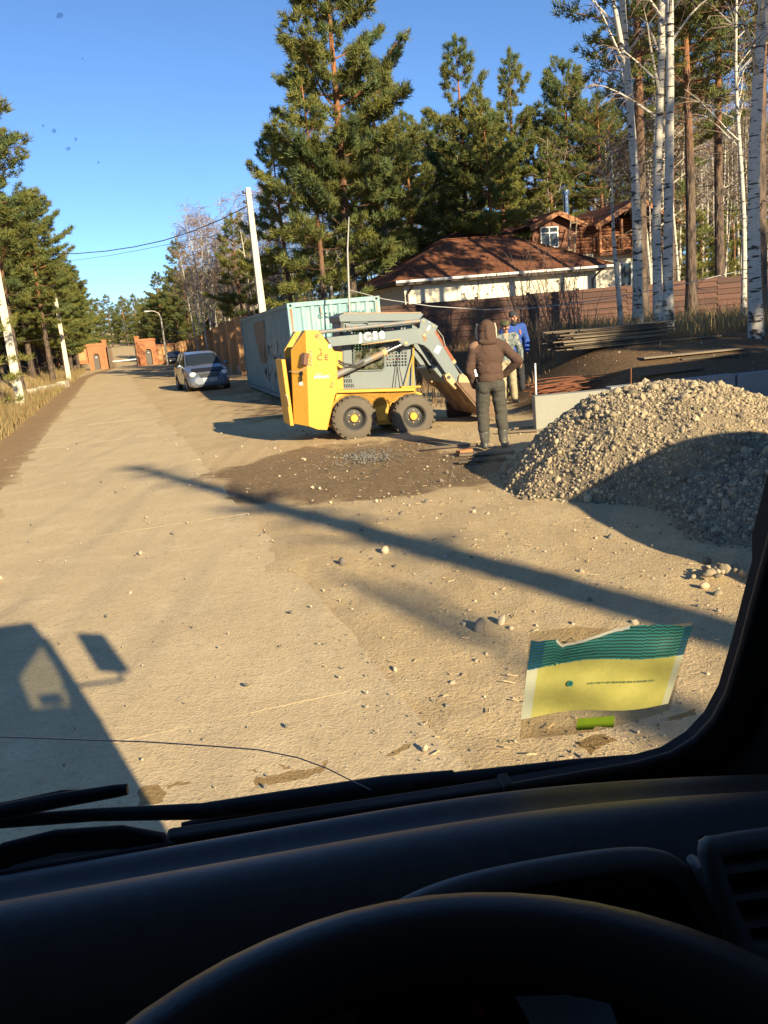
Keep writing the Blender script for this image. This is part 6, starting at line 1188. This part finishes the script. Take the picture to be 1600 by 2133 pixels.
hc = J3['head']; b = MB(); b.lathe([(.092, .028), (.098, .04), (.098, .075), (.088, .115), (.06, .142), (0, .152)], hc + V3(0, .012, 0), (0, -.08, 1), 20); b.build('beanie', BEAN, t3, smooth=60)
b = MB(); b.box((.10, -.135, 1.31), (.028, .02, .10), Euler((0, -.15, 0))); b.build('orange_tab', pm('orange_tab', (.55, .14, .05), .7, var=.05), jk3)
b = MB(); b.ball(hc + V3(0, -.052, -.118), (.07, .045, .05), 2); b.build('black_collar', BEAN, t3, smooth=80)
b = MB(); b.box(hc + V3(0, -.088, -.062), (.06, .02, .05)); b.build('beard_stubble', pm('stubble', (.16, .09, .06), .8, var=.1), t3, bevel=.012)
# ------------------------------------------------------------------ the truck the picture is taken from
TY = R_(8); TFv = Vector((-math.sin(TY), math.cos(TY), 0)); TRv = Vector((math.cos(TY), math.sin(TY), 0)); RK = R_(15)
KS = .75                                   # the cab is laid out in units of .75 m about the driver's eye
def TLc(P): return Vector((P.dot(TRv), P.dot(TFv), P.z))
def tf_(px, py, f): d = ray(px, py); return TLc(CAMP + d * (f / d.dot(TFv)))
WN = TFv * math.cos(RK) + Vector((0, 0, 1)) * math.sin(RK)
def tws(px, py, off=0.): return TLc(onplane(px, py, TFv * .80 + Vector((0, 0, 1.40)) + WN * off, WN))
def wsp(x, z, off=0.): return Vector((x, .80 - (z - 1.40) * math.tan(RK) + off, z))
DASH = pm('dash_plastic', (.066, .064, .062), .45, var=.2, scale=6, bump=.12, bscale=420, fine=.25, spec=.45); DASH2 = pm('dash_plastic_grey', (.13, .128, .125), .5, var=.1, scale=8, bump=.1, bscale=260); RUBB = pm('black_rubber', (.010, .010, .011), .6, var=.15, spec=.3); CABIN = pm('cab_lining', (.010, .010, .011), .8, var=.1); CABP = pm('cab_paint', (.30, .33, .36), .4, var=.05); DUSTY = pm('dusty_black', (.020, .019, .018), .7, var=.3, scale=14, col2=(.07, .06, .05), c2=(.6, .75)); WHEELM = pm('wheel_plastic', (.026, .025, .025), .38, var=.1, scale=9, bump=.08, bscale=300, spec=.4)
tk = thing('truck', 'cab-over truck the picture is taken from, dark dashboard and windscreen edge in front', 'truck', (0, 0, EYE * (1 - KS)), TY); tk.scale = (KS, KS, KS)
# windscreen glass
SCREEN = glass('windscreen_glass', (.95, .96, .94), .012, .02, op=.05, opc=(.55, .50, .40))
def smooth_pts(P, n=5, closed=False):
    P = [Vector(p) for p in P]; k = len(P); out = []
    for i in range(k if closed else k - 1):
        a, b_, c, d = (P[(i - 1) % k], P[i], P[(i + 1) % k], P[(i + 2) % k]) if closed else (P[max(i - 1, 0)], P[i], P[i + 1], P[min(i + 2, k - 1)])
        for j in range(n): t = j / n; out.append(.5 * ((2 * b_) + (c - a) * t + (2 * a - 5 * b_ + 4 * c - d) * t * t + (3 * b_ - a - 3 * c + d) * t ** 3))
    return out if closed else out + [P[-1]]
def gl_poly(name, pts, m, parent, off=0.): b = MB(); b.add(pts, [tuple(range(len(pts)))]); return b.build(name, m, parent)
wsc = gl_poly('windscreen', [wsp(-1.22, 1.33), wsp(.515, 1.33), wsp(.535, 2.12), wsp(-1.22, 2.12)], SCREEN, tk)
# frame round the glass: right pillar with rounded lower corner, bottom rail, header
inn = [(.512, 2.12), (.497, 1.85), (.481, 1.644), (.4745, 1.571), (.469, 1.497), (.462, 1.436), (.450, 1.402), (.431, 1.378), (.404, 1.362), (.36, 1.356)]
b = MB(); yin = -.014; po = [(x, z) for x, z in inn] + [(.36, 1.24), (.535, 1.24), (.55, 2.12)]
def wprism(b, poly, o0, o1):
    n = len(poly); v = [wsp(x, z, o0) for x, z in poly] + [wsp(x, z, o1) for x, z in poly]; b.add(v, [tuple(range(n)), tuple(range(2 * n - 1, n - 1, -1))] + [(i, i + n, (i + 1) % n + n, (i + 1) % n) for i in range(n)])
wprism(b, po, -.03, .004); b.build('pillar', CABIN, tk, fixn=True)
b = MB(); b.tube([wsp(x, z, -.022) for x, z in inn] + [wsp(x, 1.356, -.022) for x in (.2, 0, -.3, -1.2)], .0075, 8); b.build('windscreen_seal', RUBB, tk, smooth=60)
b = MB(); P = [wsp(x + .060, z - .0 if z > 1.5 else z - .05, -.045) for x, z in inn]; b.tube(P, [.032] * len(P), 10); b.build('pillar_trim', CABIN, tk, smooth=60)
b = MB(); wprism(b, [(-1.22, 1.355), (-1.22, 1.22), (.36, 1.22), (.36, 1.355)], -.03, .006); b.build('lower_frame', CABIN, tk, fixn=True); b = MB(); wprism(b, [(-1.22, 2.115), (-1.22, 2.34), (.53, 2.34), (.545, 2.115)], -.05, .05); b.build('header', CABIN, tk, fixn=True); b = MB(); wprism(b, [(-1.30, 1.22), (-1.16, 1.22), (-1.18, 2.2), (-1.30, 2.2)], -.05, .05); b.build('pillar', CABIN, tk, fixn=True)
# shell: roof, back, doors, floor, nose
b = MB(); b.box((-.38, -.10, 2.30), (1.83, 1.36, .14)); b.build('roof', CABP, tk, bevel=.069); b = MB(); b.box((-.38, -.80, 1.55), (1.82, .06, 1.5)); b.build('back_wall', CABIN, tk)
b = MB(); b.prism([(-.77, .60), (.70, .60), (.74, 1.50), (.50, 1.515), (-.03, 1.745), (-.34, 1.87), (-.77, 1.87)], (.50, 0, 0), (0, 1, 0), (0, 0, 1), (.035, 0, 0)); dd = b.build('door', CABP, tk, fixn=True)
b = MB(); b.prism([(.52, 1.50), (.80, 1.30), (.80, 1.60), (.70, 1.86), (.66, 1.86), (.60, 1.62)], (.505, 0, 0), (0, 1, 0), (0, 0, 1), (.03, 0, 0)); b.build('quarter_panel', CABIN, tk, fixn=True)
b = MB(); b.box((.518, -.50, 2.05), (.05, .56, .44)); b.build('door_pillar', CABIN, tk); b = MB(); b.box((.518, .08, 2.19), (.05, 1.0, .22)); b.build('door_frame', CABIN, tk)
SIDEG = glass('side_glass', (.44, .47, .44), .02, .02); gl_poly('side_window', [(.518, -.34, 1.86), (.518, -.03, 1.74), (.518, .50, 1.51), (.518, .70, 1.50), (.518, .60, 2.10), (.518, -.34, 2.10)], SIDEG, dd)
b = MB(); b.box((-1.27, -.02, 1.2), (.05, 1.5, .75)); b.build('door', CABP, tk); b = MB(); b.box((-1.27, -.56, 1.88), (.05, .43, .62)); b.box((-1.27, .05, 2.135), (.05, .95, .09)); b.build('door_pillar', CABIN, tk); gl_poly('side_window', [(-1.27, -.34, 1.57), (-1.27, .66, 1.57), (-1.27, .6, 2.10), (-1.27, -.34, 2.10)], SIDEG, tk)
b = MB(); b.box((-.38, .0, .86), (1.8, 1.5, .05)); b.build('floor', CABIN, tk); b = MB(); b.box((-.38, .835, .75), (1.82, .05, 1.08)); b.build('nose_panel', CABP, tk, bevel=.02); b = MB(); b.box((-.38, .87, .12), (1.84, .12, .26)); b.build('bumper', CABIN, tk, bevel=.02)
b = MB(); b.box((-.38, -2.9, .75), (1.82, 3.9, .1)); b.box((-.38, -2.9, .45), (.8, 4.2, .3)); b.build('load_bed', CABIN, tk)
for s in (-1.08, .36):
    for yy in (.05, -3.2): wheel(tk, (s, yy, -.08), .52, .28, (1 if s > 0 else -1, 0, 0))
b = MB(); b.box((0.02, -.55, 1.25), (.5, .16, .8)); b.box((.02, -.35, .98), (.5, .5, .16)); b.build('driver_seat', CABIN, tk, bevel=.04)
# right mirror on its bracket
mr_ = MB(); c = Vector((1.0, .42, 1.97)); mr_.box(c, (.26, .06, .42), Euler((0, R_(4), R_(-20)))); mo = mr_.build('door_mirror', RUBB, tk, bevel=.03)
b = MB(); b.tube([(.52, .52, 1.66), (.82, .50, 1.66), (.99, .46, 1.68), (1.02, .43, 1.80)], .016, 8); b.build('mirror_arm', RUBB, mo, smooth=60)
b = MB(); b.tube([(-.25, .42, 2.2), (.2, .62, 2.42), (.60, .78, 2.62)], .006, 6); b.build('antenna', RUBB, tk, smooth=60)
# dashboard: one long moulding with two ridges
prof = [(.80, 1.325), (.775, 1.345), (.748, 1.366), (.728, 1.390), (.712, 1.4085), (.700, 1.4135), (.690, 1.4115), (.676, 1.4055), (.655, 1.409), (.632, 1.4285), (.610, 1.4485), (.592, 1.4615), (.576, 1.4665), (.560, 1.4640), (.540, 1.452), (.518, 1.430), (.50, 1.400), (.488, 1.36), (.48, 1.30), (.478, 1.10)]
rows = []
xs = [-1.24, -1.0, -.7, -.45, -.3, -.15, 0, .1, .2, .28, .35, .42, .46, .50]
for x in xs:
    dz = -.035 * max(0, (x - .12) / .35) ** 1.6; dy = -.0 * x; rows.append([(x, y + dy, z + dz * min(1, max(0, (z - 1.1) / .25))) for y, z in prof])
b = MB(); b.grid(rows); dash = b.build('dashboard', DASH, tk, smooth=60)
sb = dash.modifiers.new('s', 'SUBSURF'); sb.levels = 2; sb.render_levels = 2
# instrument hood: rounded opening with a black recess
hp = [tf_(px, py, .495) for px, py in ((720, 1962), (800, 1922), (890, 1877), (1000, 1842), (1150, 1812), (1290, 1793), (1370, 1797), (1418, 1825), (1456, 1872), (1492, 1945), (1515, 2005))]; hp = smooth_pts(hp)
b = MB(); b.tube(hp, [.009] * len(hp), 10); b.tube([p + Vector((.006, .012, -.012)) for p in hp], [.006] * len(hp), 8); b.build('instrument_hood', DASH2, dash, smooth=60)
b = MB(); n = len(hp); b.add([p + Vector((0, -.004, -.004)) for p in hp] + [Vector((hp[-1].x, .47, 1.25)), Vector((hp[0].x, .47, 1.25))], [tuple(range(n + 2))]); b.build('instrument_recess', pm('recess_black', (.006, .006, .007), .6, var=.1), dash)
# air vent at the right
vf = .470; vc = [tf_(px, py, vf) for px, py in ((1478, 1782), (1500, 1762), (1640, 1742), (1760, 1735), (1800, 1960), (1560, 1975), (1525, 1920))]; vc = smooth_pts(vc, 5, True)
b = MB(); b.tube(vc, .0075, 10, closed=True); va = b.build('air_vent', DASH2, dash, smooth=60); b = MB(); b.add([p + Vector((0, .012, 0)) for p in vc], [tuple(range(len(vc)))]); b.build('vent_back', RUBB, va)
for k, (a_, c_) in enumerate((((1490, 1822), (1780, 1780)), ((1512, 1878), (1790, 1838)), ((1535, 1935), (1795, 1895)))):
    p, q = tf_(*a_, vf), tf_(*c_, vf); b = MB(); b.bar(p + Vector((0, .004, 0)), q + Vector((0, .004, 0)), .014, .0045, up=(0, .5, 1)); b.build('slat', DASH2, va)
b = MB(); p0 = [tf_(1440, 1790, .500), tf_(1462, 1810, .486), tf_(1492, 1860, .478), tf_(1532, 1930, .474), tf_(1560, 2000, .47)]; b.tube(p0, [.004, .007, .008, .008, .008], 10); b.build('panel_rib', DASH2, dash, smooth=60)
# steering wheel
tau = .2685; wc = Vector((.0302 / KS, .1204 / KS, EYE + (1.5512 - EYE) / KS)); e2 = Vector((0, math.cos(tau), math.sin(tau))); e1 = Vector((1, 0, 0)); wn_ = Vector((0, -math.sin(tau), math.cos(tau)))
b = MB(); b.tube([wc + e1 * .1853 / KS * math.cos(a) + e2 * .1853 / KS * math.sin(a) for a in [2 * math.pi * k / 72 for k in range(72)]], .0179 / KS, 16, closed=True); sw = b.build('steering_wheel', WHEELM, tk, smooth=80)
for a in (R_(205), R_(335), R_(270)): b = MB(); b.bar(wc + (e1 * math.cos(a) + e2 * math.sin(a)) * .03, wc + (e1 * math.cos(a) + e2 * math.sin(a)) * .24, .03, .016, up=wn_); b.build('spoke', WHEELM, sw, bevel=.005)
b = MB(); b.lathe([(0, .01), (.05, .008), (.06, -.01), (.05, -.05)], wc - wn_ * .01, wn_, 24); b.build('hub', WHEELM, sw, smooth=60); b = MB(); b.cyl(wc - wn_ * .04, wc - wn_ * .65 + Vector((0, .1, 0)), .03, n=12); b.build('column', RUBB, sw, smooth=60)
# instrument panel glimpsed through the rim
cl = [tf_(px, py, .40) for px, py in ((1072, 2075), (1180, 2072), (1270, 2088), (1300, 2170), (1130, 2180))]; b = MB(); b.prism([(0, 0)], (0, 0, 0), (1, 0, 0), (0, 0, 1), (0, .01, 0)) if False else b.add(cl, [tuple(range(5))]); ip = b.build('cover_reflection', pm('reflection_pale', (.70, .72, .76), .5, var=.12, scale=20), dash)  # pale plate paints the reflection on the instrument cover
b = MB(); b.add([tf_(px, py, .404) for px, py in ((760, 2060), (1340, 2050), (1360, 2200), (740, 2210))], [(0, 1, 2, 3)]); b.build('gauge_panel', pm('gauge_dark', (.012, .014, .02), .4, var=.1), dash)
b = MB(); b.add([tf_(px, py, .398) for px, py in ((985, 2078), (1000, 2082), (1010, 2105), (998, 2122), (986, 2112), (982, 2095))], [tuple(range(6))]); b.build('warning_mark', pm('red_mark', (.45, .02, .02), .5, var=.1), dash)
# black bar along the foot of the glass, cable loops on the dash
b = MB(); p, q = tf_(350, 1762, .752), tf_(1066, 1652, .752); b.bar(p, q, .02, .028); o = b.build('demister_bar', DUSTY, tk, bevel=.004); b = MB(); b.box(q + Vector((-.006, -.002, 0)), (.012, .026, .036)); b.build('end_cap', DUSTY, o, bevel=.003)
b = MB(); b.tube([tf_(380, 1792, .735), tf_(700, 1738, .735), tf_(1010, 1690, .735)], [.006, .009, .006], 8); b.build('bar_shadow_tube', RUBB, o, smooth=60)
cb_ = thing('cable_coil', 'flat coil of black cable lying on the left end of the dashboard', 'cable', (0, 0, EYE * (1 - KS)), TY); cb_.scale = (KS, KS, KS)
for k, (r0_, dz) in enumerate(((1.0, 0), (.93, .004), (.86, -.003), (.97, .008))):
    A_ = [tf_(px, py, f) for px, py, f in ((-60, 1835, .725), (10, 1790, .735), (120, 1762, .745), (260, 1752, .745), (350, 1768, .74), (372, 1785, .735), (300, 1798, .725), (150, 1825, .715), (0, 1850, .71), (-70, 1860, .71))]; cen = sum(A_, Vector()) / len(A_); b = MB(); b.tube([cen + (p - cen) * r0_ + Vector((0, 0, dz + .004)) for p in A_], .0052, 8, closed=True); b.build('loop', RUBB, cb_, smooth=60)
# wipers outside the glass
wp = tk
def wiper(name, pts, rad, mat, parent, off): b = MB(); b.tube([tws(px, py, off) for px, py in pts], rad, 8); return b.build(name, mat, parent, smooth=60)
w1 = wiper('wiper_arm', [(-200, 1765), (0, 1712), (200, 1697), (420, 1690), (600, 1668), (800, 1640), (945, 1622)], [.008, .007, .007, .009, .012, .013, .010], DUSTY, tk, .035); wiper('wiper_blade', [(-120, 1725), (0, 1692), (120, 1668), (240, 1648), (266, 1644)], [.008, .0085, .008, .007, .006], RUBB, w1, .03); wiper('blade_holder', [(-100, 1700), (30, 1678), (130, 1655), (210, 1652)], [.005, .006, .005, .004], RUBB, w1, .045)
wiper('cowl_rubber', [(380, 1728), (600, 1685), (800, 1655), (960, 1628), (1200, 1598), (1340, 1580)], [.008, .012, .013, .012, .010, .006], RUBB, tk, .04)
# crack and residue on the glass
b = MB(); b.tube([tws(px, py, -.002) for px, py in ((-20, 1534), (120, 1539), (300, 1545), (440, 1554), (540, 1562), (620, 1578), (680, 1600), (730, 1625), (772, 1645))], .0007, 5); b.build('crack', pm('crack_edge', (.62, .66, .74), .2, var=.3, scale=30), wsc)
RES = glass('residue', (.62, .54, .42), .0, .5, op=.45, opc=(.13, .105, .07)); g = random.Random(15)
def blot(pts, seed):
    g = random.Random(seed); b = MB(); n = len(pts); P = []
    for i in range(n):
        a, c = Vector(pts[i]), Vector(pts[(i + 1) % n])
        for t in (0, .33, .66): q = a.lerp(c, t); P.append(tws(q.x + g.uniform(-4, 4), q.y + g.uniform(-3, 3), -.0015))
    b.add(P, [tuple(range(len(P)))]); b.build('residue', RES, wsc)
blot([(802, 1575), (835, 1555), (857, 1549), (850, 1560), (815, 1577)], 1); blot([(526, 1622), (560, 1617), (620, 1604), (672, 1596), (684, 1580), (680, 1604), (640, 1618), (560, 1633), (532, 1636)], 2); blot([(512, 1602), (540, 1606), (530, 1610)], 3); blot([(578, 1592), (610, 1600), (600, 1604)], 4); blot([(340, 1636), (372, 1627), (400, 1632), (350, 1642)], 5); blot([(288, 1640), (330, 1632), (346, 1650), (338, 1672), (290, 1678)], 6)
blot([(1390, 1498), (1440, 1480), (1452, 1476), (1448, 1490), (1400, 1503)], 7); blot([(1200, 1545), (1250, 1530), (1290, 1540), (1230, 1570)], 8)
for k, (px, py, r) in enumerate(((124, 32, 7), (112, 273, 5), (158, 290, 4), (142, 310, 5), (172, 122, 2), (90, 262, 3), (205, 338, 3))): b = MB(); b.add([tws(px + r * math.cos(a) * g.uniform(.6, 1.2), py + r * math.sin(a) * g.uniform(.7, 1.3), -.0015) for a in [6.283 * i / 9 for i in range(9)]], [tuple(range(9))]); b.build('fly_speck', glass('speck', (.6, .62, .66), 0, .5), wsc)
# ------------------------------------------------------------------ printed packet taped to the glass
pk = thing('paper_packet', 'torn teal-striped and yellow packet in a clear sleeve stuck to the windscreen', 'packet', (0, 0, EYE * (1 - KS)), TY); pk.scale = (KS, KS, KS)
c00, c10, c11, c01 = Vector((1085, 1495)), Vector((1392, 1467)), Vector((1444, 1296)), Vector((1106, 1328))     # bottom left, bottom right, top right, top left
TEALS = [pm('print_teal', (.06, .31, .33), .6, var=.1, trans=.35), pm('print_blue', (.02, .15, .34), .6, var=.1, trans=.35), pm('print_green', (.035, .10, .07), .6, var=.1, trans=.35)]; YELP = pm('print_yellow', (.86, .76, .22), .6, var=.10, scale=14, trans=.4); CREAM = pm('print_cream', (.86, .83, .62), .6, var=.08, trans=.35); WPAP = pm('torn_paper', (.75, .72, .66), .7, var=.05, trans=.3)
NU, NV = 44, 104
def pkp(u, v, off=0.):
    q = c00.lerp(c10, u).lerp(c01.lerp(c11, u), v); wv = .0060 * math.sin(u * 9 + 1.2 * math.sin(v * 3)) * (.4 + v) + .0028 * math.sin(u * 5 + v * 11) + .0022 * math.sin(u * 17 - v * 9) * (1 - v); wob = 7 * math.sin(u * 6.5 + .8) * v + 5 * math.sin(u * 7.5 + 2.2) * (1 - v)
    return tws(q.x, q.y + wob, -.024 + wv + off)
def torn(u): return 1.0 - (.0 if u > .62 else 0) - (.085 * float(sst(.16, .20, u)) * (1 - float(sst(.28, .66, u)))) - .02 * float(vnoise(np.array(u * 30), np.array(0.)))
b = MB(); 
for j in range(NV + 1):
    for i in range(NU + 1): u = i / NU; v = j / NV * torn(u); b.V.append(tuple(pkp(u, v)))
for j in range(NV):
    for i in range(NU):
        u = (i + .5) / NU; v = (j + .5) / NV * torn(u); edge = .62 + .03 * math.sin(u * 6.5)
        if v > edge: k = int((v - edge) / .019); mi = (0 if .1 < u < .95 else 1) if k % 2 == 0 else 2
        else: mi = 4 if (u < .07 or u > .955) else 3
        if j >= NV - 4 and .16 < u < .62: mi = 5
        a = j * (NU + 1) + i; b.F.append((a, a + 1, a + NU + 2, a + NU + 1)); b.M.append(mi)
b.build('card', TEALS + [YELP, CREAM, WPAP], pk, smooth=80)
SLV = glass('clear_sleeve', (.74, .69, .60), .05, .12, op=.7, opc=(.45, .39, .31)); b = MB(); SV = [(1082, 1540), (1160, 1534), (1240, 1524), (1330, 1500), (1395, 1480), (1444, 1296), (1300, 1312), (1200, 1305), (1104, 1318)]; b.add([tws(x, y, -.003) for x, y in SV], [tuple(range(len(SV)))]); b.build('clear_sleeve', SLV, pk)
b = MB(); b.add([tws(x, y, -.006) for x, y in ((1203, 1497), (1281, 1491), (1278, 1516), (1240, 1513), (1235, 1520), (1200, 1521))], [tuple(range(6))]); b.build('green_label', pm('label_green', (.30, .45, .03), .6, var=.35, scale=60, trans=.35), pk)
b = MB()
for k in range(6): a = math.pi * k / 6; q = pkp(.30, .36, -.0015); d = Vector((math.cos(a), 0, math.sin(a))) * .0032; e = Vector((-math.sin(a), 0, math.cos(a))) * .0007; b.add([q - d - e, q + d - e, q + d + e, q - d + e], [(0, 1, 2, 3)])
b.build('asterisk_print', TEALS[0], pk)
b = MB(); g = random.Random(21); u = .42
while u < .86:
    l = g.uniform(.004, .010); q0, q1 = pkp(u, .33, -.0014), pkp(u + l, .33, -.0014); h_ = Vector((0, 0, g.uniform(.0006, .0014))); b.add([q0 - h_, q1 - h_, q1 + h_, q0 + h_], [(0, 1, 2, 3)]); u += l + g.uniform(.002, .008)
b.build('small_print', pm('print_grey', (.20, .26, .12), .6, var=.2), pk)
